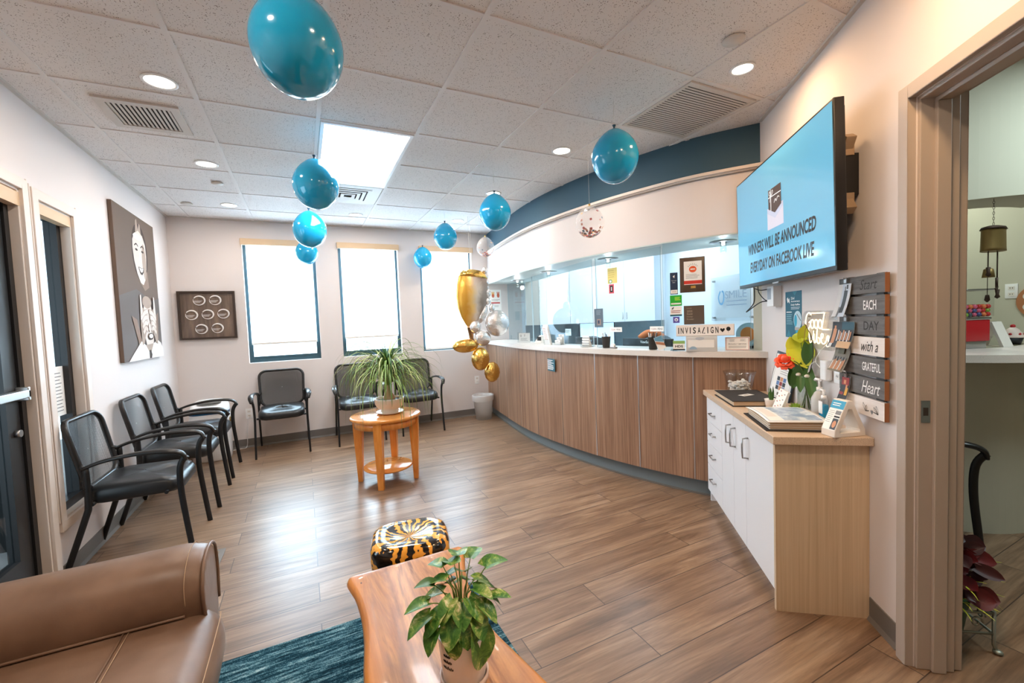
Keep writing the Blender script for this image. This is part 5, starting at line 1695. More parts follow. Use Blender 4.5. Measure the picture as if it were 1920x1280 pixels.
mb = MB(); mb.fell(-0.055, 0.016, 0.026, 0.022, -0.0562, col('dot_blue', (150, 176, 196), 0.5), a0=0, a1=pi); mb.fell(-0.01, 0.095, 0.03, 0.012, -0.0562, col('dot_grey', (186, 190, 196), 0.5)); mb.build('print', r, flat=True)

r = thing('counter_sign', 'small red bordered PROUDLY SERVING sign on the counter', 'sign', (0, 0, CT), rz)
(x, y), rz = gframe(GA, GB, 0.505, 0.0); p = Vector((x, y, 0)) + nn * 0.06; r.location = (p.x, p.y, CT)
mb = MB(); mb.box(-0.078, 0.078, -0.003, 0.001, 0.002, 0.098, 'paper'); mb.build('card', r)
mb = MB(); rd = col('sign_red', (178, 84, 76), 0.5)
for a in ((-0.074, 0.074, 0.005, 0.008), (-0.074, 0.074, 0.091, 0.094), (-0.074, -0.071, 0.005, 0.094), (0.071, 0.074, 0.005, 0.094)):
    mb.frect(a[0], a[1], a[2], a[3], -0.0034, rd)
mb.text('PROUDLY SERVING', 0, 0.047, 0.010, -0.0034, 'ink', 0.115); mb.lines(-0.056, 0.058, 0.018, 0.036, 2, -0.0034, 'greyink', 0.35, 0.05); mb.lines(-0.05, -0.01, 0.064, 0.082, 3, -0.0034, 'greyink', 0.3); mb.lines(0.018, 0.056, 0.066, 0.084, 3, -0.0034, 'greyink', 0.3)
mb.build('print', r, flat=True)
mb = MB(); mb.box(-0.08, 0.08, -0.004, 0.035, 0, 0.002, 'clearplastic'); mb.build('stand', r)

r = thing('card_holder', 'green topped white card in a clear holder by the right pen cup', 'card holder', (0, 0, CT), rz)
(x, y), rz = gframe(GA, GB, 0.115, 0.0); p = Vector((x, y, 0)) + nn * 0.075; r.location = (p.x, p.y, CT); r.rotation_euler = (0, 0, rz)
mb = MB(); mb.box(-0.042, 0.042, -0.002, 0.001, 0.006, 0.078, 'paper'); mb.frect(-0.042, 0.042, 0.056, 0.078, -0.0024, col('hds_green', (150, 190, 110), 0.5)); mb.text('HDS', 0, 0.036, 0.018, -0.0024, 'ink', 0.056, bold=0.03); mb.frect(-0.042, 0.042, 0.006, 0.016, -0.0024, 'ink'); mb.build('card', r, flat=True)
mb = MB(); mb.box(-0.045, 0.045, -0.012, 0.03, 0, 0.004, 'clearplastic'); mb.build('base', r)
r = thing('brochure', 'folded brochure leaning beside the green topped card', 'brochure', (2.515, 2.475, CT), LBR + 0.3)
mb = MB(); mb.M = Matrix.Rotation(radians(-20), 4, 'Y'); mb.box(-0.03, 0.03, -0.004, 0.004, 0.012, 0.115, 'paper'); mb.fpoly([(-0.03, 0.115), (0.03, 0.115), (0.03, 0.06), (-0.03, 0.09)], -0.0045, col('brochure_blue', (110, 164, 190), 0.5)); mb.fpoly([(-0.03, 0.085), (0.03, 0.055), (0.03, 0.03), (-0.03, 0.065)], -0.0045, col('brochure_tan', (188, 130, 100), 0.5)); mb.build('sheet', r)

# mug with a photo on a stand, at the counter end
r = thing('souvenir_plate', 'round blue rimmed plate with an orange picture on a stand behind the counter end', 'plate', (2.985, 2.085, CT), LBR)
mb = MB(); mb.M = Matrix.Translation((0, 0, 0.105)) @ Matrix.Rotation(radians(80), 4, 'X')
mb.lathe([(0.0001, 0.0), (0.05, 0.0), (0.085, 0.012), (0.088, 0.016), (0.05, 0.006), (0.0001, 0.005)], col('plate_blue', (170, 206, 224), 0.3), 40, cap=False); mb.build('plate', r)
mb = MB(); mb.fell(-0.01, 0.108, 0.048, 0.055, -0.021, col('plate_orange', (206, 130, 66), 0.5)); mb.build('picture', r, flat=True)
mb = MB(); mb.rbox(-0.06, 0.07, 0.03, 0.075, 0.0, 0.135, 0.008, col('slate_box', (74, 84, 92), 0.5)); mb.build('stand', r)

# left group of counter objects
def cthing(name, label, cat, x, y, rz, group=None): return thing(name, label, cat, (x, y, CT), rz, group)
rzc = -pi / 2 + 0.08
r = cthing('acrylic_card_frame', 'acrylic frame with a white card standing behind the silver foil balloon', 'card holder', 2.47, 4.72, rzc + 0.45)
mb = MB(); mb.box(-0.095, 0.095, -0.003, 0.0, 0.0, 0.13, 'clearplastic'); mb.build('sheet', r)
mb = MB(); mb.box(-0.075, 0.085, 0.001, 0.003, 0.004, 0.118, 'paper'); mb.text('0', -0.045, 0.085, 0.030, 0.0006, 'ink'); mb.text('2', 0.01, 0.09, 0.024, 0.0006, 'ink'); mb.lines(-0.05, 0.06, 0.02, 0.06, 3, 0.0006, 'greyink', 0.3); mb.build('card', r, flat=True)
r = cthing('card_reader', 'low black and white card reader beside the acrylic frame', 'card reader', 2.53, 4.42, rzc + 0.2)

mb = MB(); mb.prism([(-0.05, 0), (0.05, 0), (0.05, 0.085), (0.03, 0.095), (-0.05, 0.02)], -0.04, 0.04, 'offwhite', axis='y'); mb.build('body', r, bevel=0.004)
mb = MB(); mb.box(-0.01, 0.055, -0.041, -0.0402, 0.03, 0.075, 'ink'); mb.build('screen', r)
r = cthing('brochure_stand', 'tall brochure stand of dental leaflets near the teal sticker', 'brochure stand', 2.43, 4.03, rzc)
mb = MB(); mb.M = Matrix.Rotation(radians(12), 4, 'X'); mb.box(-0.055, 0.055, -0.003, 0.002, 0.0, 0.20, 'clearplastic'); mb.box(-0.055, 0.055, -0.045, -0.042, 0.0, 0.07, 'clearplastic'); mb.box(-0.055, 0.055, -0.045, 0.0, 0.0, 0.003, 'clearplastic'); mb.build('holder', r)
for k in range(3):
    mb = MB(); mb.M = Matrix.Rotation(radians(12), 4, 'X') @ Matrix.Translation((0.004 * k, -0.012 * k - 0.006, 0)); mb.box(-0.05, 0.048, -0.004, 0.001, 0.004, 0.225 - 0.012 * k, 'paper'); mb.lines(-0.04, 0.03, 0.06, 0.20, 8, -0.0044, col('leaf_rose', (200, 160, 150), 0.5), 0.35); mb.build('leaflet', r, flat=True)
r = cthing('business_card_rack', 'clear tiered rack of business cards left of the monitors', 'card holder', 2.47, 3.90, rzc)
mb = MB()
for k in range(3):
    mb.box(-0.06, 0.06, -0.035 + 0.025 * k, -0.033 + 0.025 * k, 0.0, 0.03 + 0.03 * k, 'clearplastic')
mb.box(-0.06, 0.06, -0.035, 0.045, 0.0, 0.003, 'clearplastic'); mb.build('rack', r)
mb = MB()
for k in range(3):
    mb.box(-0.045, 0.045, -0.028 + 0.025 * k, -0.020 + 0.025 * k, 0.004, 0.05 + 0.03 * k, 'paper'); mb.frect(-0.02, 0.02, 0.034 + 0.03 * k, 0.039 + 0.03 * k, -0.0285 + 0.025 * k, 'greyink')
mb.build('cards', r, flat=True)
r = cthing('table_sign', 'small white standing sign beside the brochure stand', 'sign', 2.625, 3.96, rzc)
mb = MB(); mb.box(-0.05, 0.05, -0.002, 0.001, 0.09, 0.165, 'paper'); mb.box(-0.01, 0.01, -0.0015, 0.0005, 0.0, 0.09, 'greyink'); mb.box(-0.04, 0.04, -0.03, 0.03, 0, 0.003, 'clearplastic'); mb.lines(-0.035, 0.035, 0.105, 0.15, 3, -0.0025, 'greyink', 0.3); mb.build('sign_board', r, flat=True)
r = cthing('leaflet_pile', 'stack of white leaflets in a tiered holder at the guard gap', 'leaflets', 2.415, 3.34, rzc + 0.1)
for k in range(4):
    mb = MB(); mb.M = Matrix.Translation((0, 0.010 * k, 0.0)) @ Matrix.Rotation(radians(20), 4, 'X'); mb.box(-0.045, 0.045, -0.003, 0.0, 0.004, 0.035 + 0.026 * k, 'paper'); mb.frect(-0.045, 0.045, 0.026 * k + 0.012, 0.026 * k + 0.018, -0.0034, 'greyink'); mb.build('leaflet', r, flat=True)
mb = MB(); mb.box(-0.05, 0.05, -0.03, 0.05, 0, 0.003, 'clearplastic'); mb.box(-0.05, 0.05, -0.03, -0.028, 0, 0.03, 'clearplastic'); mb.build('tray', r)
r = cthing('tape_dispenser', 'small cream tape dispenser beside the left pen cup', 'tape dispenser', 2.44, 2.98, rzc)
mb = MB(); mb.cyl((0, -0.012, 0.022), (0, 0.012, 0.022), 0.020, 'offwhite', 20); mb.rbox(-0.03, 0.04, -0.014, 0.014, 0, 0.014, 0.004, 'greyink'); mb.build('body', r)

# poster taped to the back wall at the counter end
r = thing('hand_poster', 'white poster with two red hands on the wall behind the counter', 'poster', (2.615, YB, 1.51))
mb = MB(); mb.box(-0.092, 0.092, -0.002, -0.0004, 0, 0.33, 'paper')
hc = col('hand_red', (206, 110, 84), 0.6); hy = col('hand_yellow', (226, 176, 90), 0.6)
for cx, cc in ((-0.04, hy), (0.045, hc)):
    mb.fell(cx, 0.245, 0.022, 0.032, -0.0024, hc)
    for k in range(4):
        mb.fstroke([(cx - 0.015 + 0.01 * k, 0.26), (cx - 0.02 + 0.013 * k, 0.30)], 0.008, -0.0026, cc)
mb.lines(-0.07, 0.07, 0.16, 0.19, 2, -0.0024, 'greyink', 0.3); mb.frect(-0.075, 0.07, 0.125, 0.145, -0.0024, col('hand_text', (200, 80, 80), 0.6)); mb.lines(-0.05, 0.05, 0.07, 0.10, 2, -0.0024, 'greyink', 0.3)
mb.build('sheet', r, flat=True)
mb = MB(); mb.box(-0.035, 0.035, -0.002, -0.0004, 0, 0.13, col('poster_teal', (40, 140, 160), 0.6)); o = mb.build('small_flyer', flat=True); tag(o, 'small teal flyer below the hand poster behind the foil balloon', 'flyer', loc=(2.655, YB, 1.375))

# ================================================================ OFFICE BEHIND THE COUNTER
A_ = Vector((3.05, 5.868, 0)); B_ = Vector((5.30, 4.79, 0)); du = (B_ - A_).normalized(); rzo = atan2(du.y, du.x)
# wall cupboards: local x along the wall, front at y=-0.33
r = thing('office_cupboard', 'row of white wall cupboards over the office desk', 'cabinet', (A_.x, A_.y, 1.29), rzo)
mb = MB(); mb.box(0.05, 1.95, -0.31, -0.001, 0, 1.36, 'laminate_office'); mb.build('body', r)
ds = [0.05, 0.36, 0.70, 1.10, 1.50, 1.95]
for k, (a, b) in enumerate(zip(ds, ds[1:])):
    mb = MB(); mb.box(a + 0.002, b - 0.002, -0.330, -0.311, 0.0, 1.36, 'laminate_office' if k else col('beige_door', (206, 200, 190), 0.5)); dr = mb.build('door', r, bevel=0.002)
    if k in (3, 4):
        xx = b - 0.03 if k == 3 else a + 0.03
        mb = MB(); mb.tube([(xx, -0.330, 0.04), (xx, -0.352, 0.045), (xx, -0.352, 0.13), (xx, -0.330, 0.135)], 0.004, 'steel', 8); mb.build('handle', dr)
r = thing('office_desk', 'white office desk under the wall cupboards', 'desk', (A_.x, A_.y, 0), rzo)
mb = MB(); mb.box(0.05, 2.2, -0.62, -0.001, 0.72, 0.755, 'laminate_office'); mb.build('desktop', r)
mb = MB(); mb.box(0.05, 2.2, -0.60, -0.02, 0.0, 0.72, col('desk_grey', (150, 156, 160), 0.5)); mb.build('base', r)
mb = MB(); mb.box(0.05, 2.2, -0.012, -0.001, 0.757, 1.288, col('backsplash', (116, 134, 142), 0.5)); mb.build('backsplash', r)
def monitor(label, loc, rz, w=0.5, h=0.3, screen=None, back_text=None, rootz=0.0):
    r = thing('monitor', label, 'monitor', loc, rz)
    mb = MB(); mb.rbox(-w / 2, w / 2, -0.014, 0.014, 0.12, 0.12 + h, 0.006, 'blackplastic'); mb.build('housing', r)
    mb = MB(); mb.box(-w / 2 + 0.012, w / 2 - 0.012, -0.0152, -0.0142, 0.135, 0.12 + h - 0.012, screen or 'ink'); mb.build('screen', r)
    mb = MB(); mb.tube([(0, 0.01, 0.004), (0, 0.035, 0.10), (0, 0.018, 0.22)], 0.018, 'blackplastic', 10); mb.rbox(-0.11, 0.11, -0.07, 0.09, 0, 0.010, 0.02, 'blackplastic'); mb.build('stand', r)
    if back_text:
        mb = MB(); mb.M = Matrix.Rotation(pi, 4, 'Z'); mb.text(back_text, 0, 0.12 + h - 0.032, 0.026, -0.0146, 'paper', 0.13, bold=0.01); mb.build('lettering', r, flat=True)
    return r
M['screen_blue'] = mat('lit_screen', (200, 228, 244), 0.3, emit=0.9, emit_rgb=(190, 224, 244))
monitor('lit desktop monitor on the far office desk', (A_.x + du.x * 0.80 + 0.16, A_.y + du.y * 0.80 - 0.36, 0.755), rzo - 0.05, 0.52, 0.42, 'screen_blue')
# work surface inside the counter
mb = MB(); band(mb, -0.135, -0.75, 0.72, 0.75, 'laminate_office'); o = mb.build('work_surface'); tag(o, 'white work surface behind the reception counter', 'desk')
monitor('dark monitor back with pale lettering behind the right half of the counter', (2.87, 3.02, 0.7505), pi / 2 + 0.14 + pi - pi, 0.56, 0.285, back_text='ViewSonic')
monitor('dark monitor back with pale lettering partly hidden by the leaflet holder', (2.80, 3.82, 0.7505), pi / 2 + 0.02, 0.48, 0.285, back_text='ViewSonic')
# office chairs
def office_chair(label, loc, rz, m, name='office_chair'):
    r = thing(name, label, 'chair', loc, rz, 'office chairs behind the counter')
    mb = MB(); mb.ell((0, 0, 0.5), (0.25, 0.25, 0.05), m, 24, 10); mb.build('seat', r)
    mb = MB()
    ring = rrect(0.44, 0.50, 0.17, 7); loops = []
    for yo, s in ((0.20, 0.3), (0.205, 0.9), (0.22, 1.0), (0.24, 1.0), (0.252, 0.9), (0.255, 0.2)):
        loops.append([(x * s, yo + 0.05 * (abs(z * s) / 0.25) ** 2 * -1 + 0.05, 0.88 + z * s) for x, z in ring])
    mb.loft(loops, m, cap=True); mb.build('backrest', r)
    mb = MB(); mb.cyl((0, 0, 0.08), (0, 0, 0.46), 0.025, 'black'); mb.tube([(0, 0.1, 0.45), (0, 0.26, 0.5), (0, 0.27, 0.75)], 0.02, 'black', 8, curve=4); mb.build('column', r)
    mb = MB()
    for k in range(5):
        a = 2 * pi * k / 5; mb.tube([(0, 0, 0.09), (0.27 * cos(a), 0.27 * sin(a), 0.06)], [0.022, 0.014], 'black', 8); mb.ell((0.27 * cos(a), 0.27 * sin(a), 0.028), 0.027, 'black', 10, 8)
    mb.build('base', r)
    return r
sc_ = col('office_chair_slate', (90, 104, 112), 0.6)
office_chair('slate office chair at the far desk left of the lit monitor', (3.32, 4.75, 0), rzo + pi + 0.5, sc_)
office_chair('slate office chair with an orange jacket right of the lit monitor', (3.88, 4.05, 0), rzo + pi + 0.1, sc_)
mb = MB(); mb.tube([(-0.17, 0.225, 1.09), (-0.05, 0.245, 1.15), (0.06, 0.245, 1.15), (0.15, 0.23, 1.10)], [0.03, 0.045, 0.045, 0.03], col('jacket_orange', (214, 120, 70), 0.8), 12, curve=4)
o = mb.build('orange_jacket'); tag(o, 'orange jacket draped over an office chair', 'jacket', loc=(3.83, 4.09, 0.0), rz=rzo + pi + 0.1)

# clear wall sign with the practice name on the side office wall
SA = Vector((5.06, 4.90, 0)); SB = Vector((4.02, 2.20, 0)); sd_ = (SB - SA).normalized(); rzs = atan2(sd_.y, sd_.x)
q = SA + sd_ * 1.75
r = thing('clear_wall_sign', 'clear acrylic wall sign with blue grey lettering on four standoffs', 'sign', (q.x, q.y, 1.27), rzs)
mb = MB(); mb.box(-0.42, 0.36, -0.032, -0.026, 0, 0.52, 'clearplastic'); mb.build('panel', r)
mb = MB()
for xx in (-0.39, 0.33):
    for zz in (0.04, 0.48):
        mb.cyl((xx, -0.036, zz), (xx, 0.0, zz), 0.012, 'steel', 12)
mb.build('standoffs', r)
mb = MB(); sb = col('smile_blue', (96, 150, 186), 0.5); sg = col('smile_grey', (138, 152, 168), 0.5)
mb.text('SMILE', 0.07, 0.30, 0.085, -0.034, sg, 0.40); mb.lines(-0.1, 0.27, 0.215, 0.235, 1, -0.034, sg, 0.6, 0); mb.lines(-0.1, 0.27, 0.165, 0.195, 1, -0.034, sg, 0.4, 0)
mb.fstroke([(-0.22, 0.35), (-0.26, 0.28), (-0.235, 0.21), (-0.185, 0.20), (-0.15, 0.26), (-0.16, 0.33), (-0.19, 0.35)], 0.022, -0.034, sb, 5)
mb.build('lettering', r, flat=True)
light('AREA', 'office_light', (3.75, 4.2, H - 0.03), 16, (0.82, 0.92, 1.0), 1.6, 0.8)
r = thing('light_panel', 'office ceiling light panel behind the soffit', 'ceiling light', (3.75, 4.2, H))
mb = MB(); mb.box(-0.6, 0.6, -0.3, 0.3, -0.006, -0.001, 'troffer_lens'); mb.build('lens', r)
light('AREA', 'office_light', (3.6, 2.9, H - 0.03), 8, (0.82, 0.92, 1.0), 0.8, 0.8)
# ================================================================ TELEVISION
TW, THH = 1.235, 0.712
r = thing('television', 'wall mounted television showing a pale blue raffle announcement', 'television', RW(0.580, 0.130, 1.527), RZR)
tilt = Matrix.Rotation(radians(1.0), 4, 'X')
mb = MB(); mb.M = tilt; mb.rbox(-TW / 2, TW / 2, -0.012, 0.030, 0, THH, 0.004, 'tv_black'); mb.box(-0.35, 0.35, 0.030, 0.055, 0.08, 0.48, 'tv_black'); mb.box(-TW / 2 + 0.02, TW / 2 - 0.02, 0.02, 0.04, 0.03, THH - 0.03, 'tv_black'); mb.build('housing', r, bevel=0.003)
M['tvblue'] = mat('tv_screen', (104, 172, 206), 0.12, emit=0.27, emit_rgb=(110, 194, 234), spec=0.5)
mb = MB(); mb.M = tilt; mb.box(-TW / 2 + 0.010, TW / 2 - 0.010, -0.0135, -0.0122, 0.022, THH - 0.010, 'tvblue'); mb.build('screen', r)
mb = MB(); mb.M = tilt
ti = col('tv_text', (14, 16, 20), 0.3)
mb.text('WINNERS WILL BE ANNOUNCED', 0.02, 0.236, 0.068, -0.0142, ti, 0.88, 0.12, bold=0.03)
mb.text('EVERYDAY ON FACEBOOK LIVE', 0.025, 0.122, 0.068, -0.0142, ti, 0.82, 0.12, bold=0.03)
en = mat('tv_envelope', (176, 186, 208), 0.3, emit=0.4, emit_rgb=(170, 180, 204)); GX = lambda x: 0.018 + (x + 0.015) * 1.33; gc = col('tv_card', (74, 62, 64), 0.3); wl = mat('tv_white', (240, 246, 250), 0.3, emit=0.6)
mb.frect(-0.089, 0.124, 0.305, 0.425, -0.0142, en)
mb.fpoly([(-0.089, 0.305), (0.124, 0.305), (0.124, 0.40), (0.018, 0.355), (-0.089, 0.40)], -0.0146, mat('tv_envelope2', (188, 190, 206), 0.3, emit=0.45, emit_rgb=(186, 188, 206)))
mb.fpoly([(-0.069, 0.42), (0.018, 0.385), (0.101, 0.415), (0.101, 0.525), (-0.069, 0.525)], -0.0150, gc)
mb.frect(-0.069, 0.101, 0.480, 0.484, -0.0153, wl); mb.frect(-0.036, -0.031, 0.405, 0.525, -0.0153, wl)
mb.fstroke([(-0.034, 0.482), (-0.058, 0.502), (-0.045, 0.515), (-0.033, 0.487), (-0.012, 0.515), (-0.004, 0.50), (-0.033, 0.482), (-0.048, 0.455)], 0.003, -0.0154, wl, 4)
mb.fstroke([(0.01, 0.44), (0.03, 0.458), (0.038, 0.443), (0.06, 0.462), (0.08, 0.455)], 0.004, -0.0154, wl, 4)
mb.build('screen_picture', r, flat=True)
mb = MB(); mb.box(-0.04, 0.04, -0.016, -0.004, -0.006, 0.002, 'steel'); mb.build('logo_tab', r)
r = thing('tv_bracket', 'jointed metal wall bracket behind the right end of the television', 'bracket', RW(0.085, 0.0, 1.80), RZR)
mb = MB(); mb.box(-0.03, 0.01, -0.070, -0.0005, 0.06, 0.24, 'tv_black'); mb.box(-0.03, 0.015, -0.075, -0.02, 0.0, 0.07, 'cream_metal'); mb.box(-0.03, 0.015, -0.075, -0.02, 0.23, 0.30, 'cream_metal')
for zc in (0.03, 0.27):
    mb.M = Matrix.Translation((0, -0.045, zc)) @ Matrix.Rotation(radians(35 if zc > 0.1 else -35), 4, 'Y'); mb.box(-0.02, 0.02, -0.02, 0.02, -0.05, 0.05, 'cream_metal'); mb.cyl((0.0, -0.024, 0.025), (0.0, -0.018, 0.025), 0.012, 'steel', 12)
mb.build('arm', r, bevel=0.002)
r = thing('tv_outlet_box', 'white recessed cable box on the wall below the television', 'outlet', RW(0.925, 0.0, 1.395), RZR)
mb = MB(); mb.box(-0.045, 0.055, -0.05, -0.0005, 0, 0.128, 'white'); mb.build('box', r, bevel=0.003)
mb = MB(); mb.box(-0.035, 0.02, -0.0515, -0.050, 0.045, 0.115, col('box_blue_grey', (170, 178, 188), 0.5)); mb.build('cover', r)
mb = MB()
def rl(t, n, z): return RW(t, n, z)
mb.tube([rl(1.08, 0.09, 1.535), rl(1.04, 0.10, 1.49), rl(1.06, 0.10, 1.42), rl(1.17, 0.11, 1.365), rl(1.00, 0.08, 1.425), rl(0.98, 0.03, 1.43)], 0.0035, 'black', 8, curve=6)
mb.tube([rl(1.01, 0.09, 1.54), rl(1.02, 0.08, 1.49), rl(1.00, 0.05, 1.44), rl(0.985, 0.03, 1.44)], 0.003, 'black', 8, curve=6)
mb.tube([rl(1.06, 0.09, 1.52), rl(1.02, 0.07, 1.505), rl(0.985, 0.04, 1.508)], 0.003, 'black', 8, curve=5)
o = mb.build('tv_cables'); tag(o, 'loose black cables hanging below the television corner', 'cable')

# teal raffle poster
r = thing('raffle_poster', 'teal anniversary raffle poster taped to the wall under the television', 'poster', RW(0.713, 0.0, 1.205), RZR)
mb = MB(); mb.box(-0.104, 0.104, -0.0016, -0.0003, 0, 0.272, col('poster_deep_teal', (24, 96, 116), 0.5))
for k, tx in enumerate(('22nd', 'Anniversary', 'Daily Raffles')):
    mb.text(tx, -0.03, 0.232 - 0.020 * k, 0.015 if k == 0 else 0.014, -0.002, 'paper', (0.045, 0.115, 0.115)[k], align='l', bold=0.02)
mb.fpoly([(-0.085, 0.232), (-0.075, 0.205), (-0.06, 0.212), (-0.045, 0.20), (-0.05, 0.235), (-0.062, 0.226), (-0.07, 0.24)], -0.002, 'paper')
mb.lines(-0.03, 0.085, 0.165, 0.182, 2, -0.002, 'paper', 0.3, 0.2)
mb.frect(-0.09, -0.02, 0.148, 0.153, -0.002, 'paper'); mb.lines(-0.09, 0.0, 0.075, 0.140, 6, -0.002, col('poster_line', (150, 196, 206), 0.5), 0.3)
mb.fell(0.055, 0.105, 0.05, 0.052, -0.002, col('poster_photo', (190, 214, 222), 0.5)); mb.fell(0.03, 0.10, 0.018, 0.035, -0.0022, col('poster_cyan', (40, 160, 190), 0.5))
mb.fstroke([(0.045, 0.14), (0.095, 0.10)], 0.006, -0.0024, col('poster_grey', (90, 96, 100), 0.5)); mb.frect(0.02, 0.09, 0.045, 0.062, -0.0022, col('poster_tan', (176, 168, 156), 0.5)); mb.frect(0.03, 0.1, 0.030, 0.044, -0.0022, col('poster_cyan', (0, 0, 0)))
mb.fpoly([(-0.09, 0.005), (-0.03, 0.005), (-0.06, 0.045)], -0.002, col('poster_tri', (40, 124, 142), 0.5)); mb.fpoly([(-0.01, 0.272), (0.05, 0.272), (0.02, 0.245)], -0.002, col('poster_tri', (0, 0, 0)))
mb.build('sheet', r, flat=True)

# neon sign "Good Vibes"
r = thing('neon_sign', 'glowing white neon sign reading Good Vibes on a clear backing', 'sign', RW(0.385, 0.0, 1.17), RZR)
mb = MB(); ring = rrect(0.35, 0.20, 0.05, 5); mb.prism([(x - 0.01, z + 0.09) for x, z in ring], -0.016, -0.012, 'clearplastic', axis='y'); mb.build('backing', r)
mb = MB(); 
for xx, zz in ((-0.13, 0.16), (0.12, 0.16), (-0.13, 0.03), (0.12, 0.03)): mb.cyl((xx, -0.018, zz), (xx, 0, zz), 0.005, 'steel', 10)
mb.build('standoffs', r)
mb = MB(); R = 0.0029
def nt(pts, closed=False): mb.tube([(x, -0.022, z) for x, z in pts], R, 'neon', 8, curve=6, closed=closed)
# Good
nt([(-0.070, 0.168), (-0.092, 0.180), (-0.118, 0.165), (-0.130, 0.130), (-0.122, 0.102), (-0.100, 0.096), (-0.082, 0.112), (-0.080, 0.132), (-0.094, 0.128)])
nt([(-0.058 + 0.018 * cos(a), 0.120 + 0.023 * sin(a)) for a in [2 * pi * k / 8 for k in range(8)]], True)
nt([(-0.018 + 0.018 * cos(a), 0.120 + 0.023 * sin(a)) for a in [2 * pi * k / 8 for k in range(8)]], True)
nt([(0.022 + 0.018 * cos(a), 0.120 + 0.023 * sin(a)) for a in [2 * pi * k / 8 for k in range(8)]], True)
nt([(-0.065, 0.177), (0.0, 0.177), (0.062, 0.178), (0.062, 0.172), (0.052, 0.14), (0.040, 0.100), (0.05, 0.094), (0.105, 0.095)])
# Vibes
nt([(-0.135, 0.090), (-0.125, 0.070), (-0.110, 0.078), (-0.100, 0.095), (-0.092, 0.06), (-0.085, 0.028), (-0.070, 0.022), (-0.052, 0.05), (-0.045, 0.085)])
nt([(-0.040, 0.070), (-0.042, 0.035), (-0.032, 0.022), (-0.020, 0.035), (-0.012, 0.07), (-0.006, 0.095), (-0.012, 0.05), (-0.004, 0.024), (0.012, 0.022), (0.020, 0.040), (0.008, 0.052)])
nt([(0.020, 0.040), (0.045, 0.052), (0.050, 0.068), (0.036, 0.072), (0.030, 0.050), (0.040, 0.026), (0.060, 0.022), (0.078, 0.036), (0.092, 0.062), (0.104, 0.060), (0.100, 0.042), (0.110, 0.030), (0.104, 0.014), (0.085, 0.012), (0.082, 0.020)])
mb.build('tube', r)

# pallet board with words
r = thing('word_pallet', 'slatted wooden word board with photos clipped to its left side', 'wall decor', RW(0.012, 0.0, 0.905), RZR)
mb = MB()
for xx in (-0.12, 0.10):
    mb.box(xx - 0.02, xx + 0.025, -0.014, -0.0008, 0.0, 0.60, 'grey_board')
mb.build('back_rail', r)
bw = 0.160
rows = [('Start', 0.520, 'grey_board', col('board_ink', (52, 50, 48), 0.7), 0.042, 0.11, 0.3, 0.038), ('EACH', 0.434, 'grey_board', 'paper', 0.040, 0.085, 0, 0.045), ('DAY', 0.348, 'grey_board', col('board_ink', (0, 0, 0)), 0.036, 0.10, 0, 0.055),
        ('with a', 0.262, 'white_board', 'ink', 0.044, 0.115, 0.3, 0.045), ('GRATEFUL', 0.176, 'grey_board', 'paper', 0.036, 0.120, 0, 0.055), ('Heart', 0.090, 'grey_board', 'paper', 0.052, 0.115, 0.3, 0.055), (None, 0.004, 'white_board', 'ink', 0, 0, 0, 0)]
for txt, z, m_, ink_, h_, w_, sh, tx in rows:
    mb = MB(); mb.box(-bw, bw, -0.030, -0.0145, z, z + 0.076, m_); b = mb.build('board', r, flat=False, bevel=0.001)
    mb = MB(); mb.box(bw - 0.0008, bw + 0.0012, -0.0302, -0.0143, z - 0.0004, z + 0.0764, 'brown_edge'); mb.build('raw_edge', b)
    mb = MB()
    if txt:
        mb.text(txt, tx + 0.02, z + 0.038, h_, -0.0306, ink_, w_, sh, bold=0.0 if sh else 0.01)
    else:
        for sx, c0 in ((-1, 0.045), (1, 0.115)):
            for a_ in (50, 95, 10):
                a = radians(a_ if sx < 0 else 180 - a_); q = (c0 + sx * 0.006, z + 0.020)
                e = (q[0] - sx * 0.0 + 0.030 * cos(a + (pi / 6 if sx > 0 else pi / 6)), q[1] + 0.034 * sin(a))
                mb.fstroke([q, ((q[0] + e[0]) / 2 - 0.006, (q[1] + e[1]) / 2), e, ((q[0] + e[0]) / 2 + 0.006, (q[1] + e[1]) / 2)], 0.0016, -0.0306, 'ink', 4, True)
        hx, hz = 0.081, z + 0.022
        mb.fpoly([(hx, hz - 0.010), (hx - 0.009, hz + 0.002), (hx - 0.008, hz + 0.008), (hx - 0.004, hz + 0.010), (hx, hz + 0.006), (hx + 0.004, hz + 0.010), (hx + 0.008, hz + 0.008), (hx + 0.009, hz + 0.002)], -0.0306, 'greyink')
    mb.build('lettering', b, flat=True)
for z in (0.575, 0.405, 0.318, 0.150):
    mb = MB(); mb.box(-0.100, -0.080, -0.042, -0.031, z, z + 0.016, 'steel'); mb.tube([(-0.098, -0.037, z + 0.014), (-0.10, -0.044, z + 0.024), (-0.08, -0.044, z + 0.024), (-0.082, -0.037, z + 0.014)], 0.0014, 'steel', 6); mb.build('clip', r)
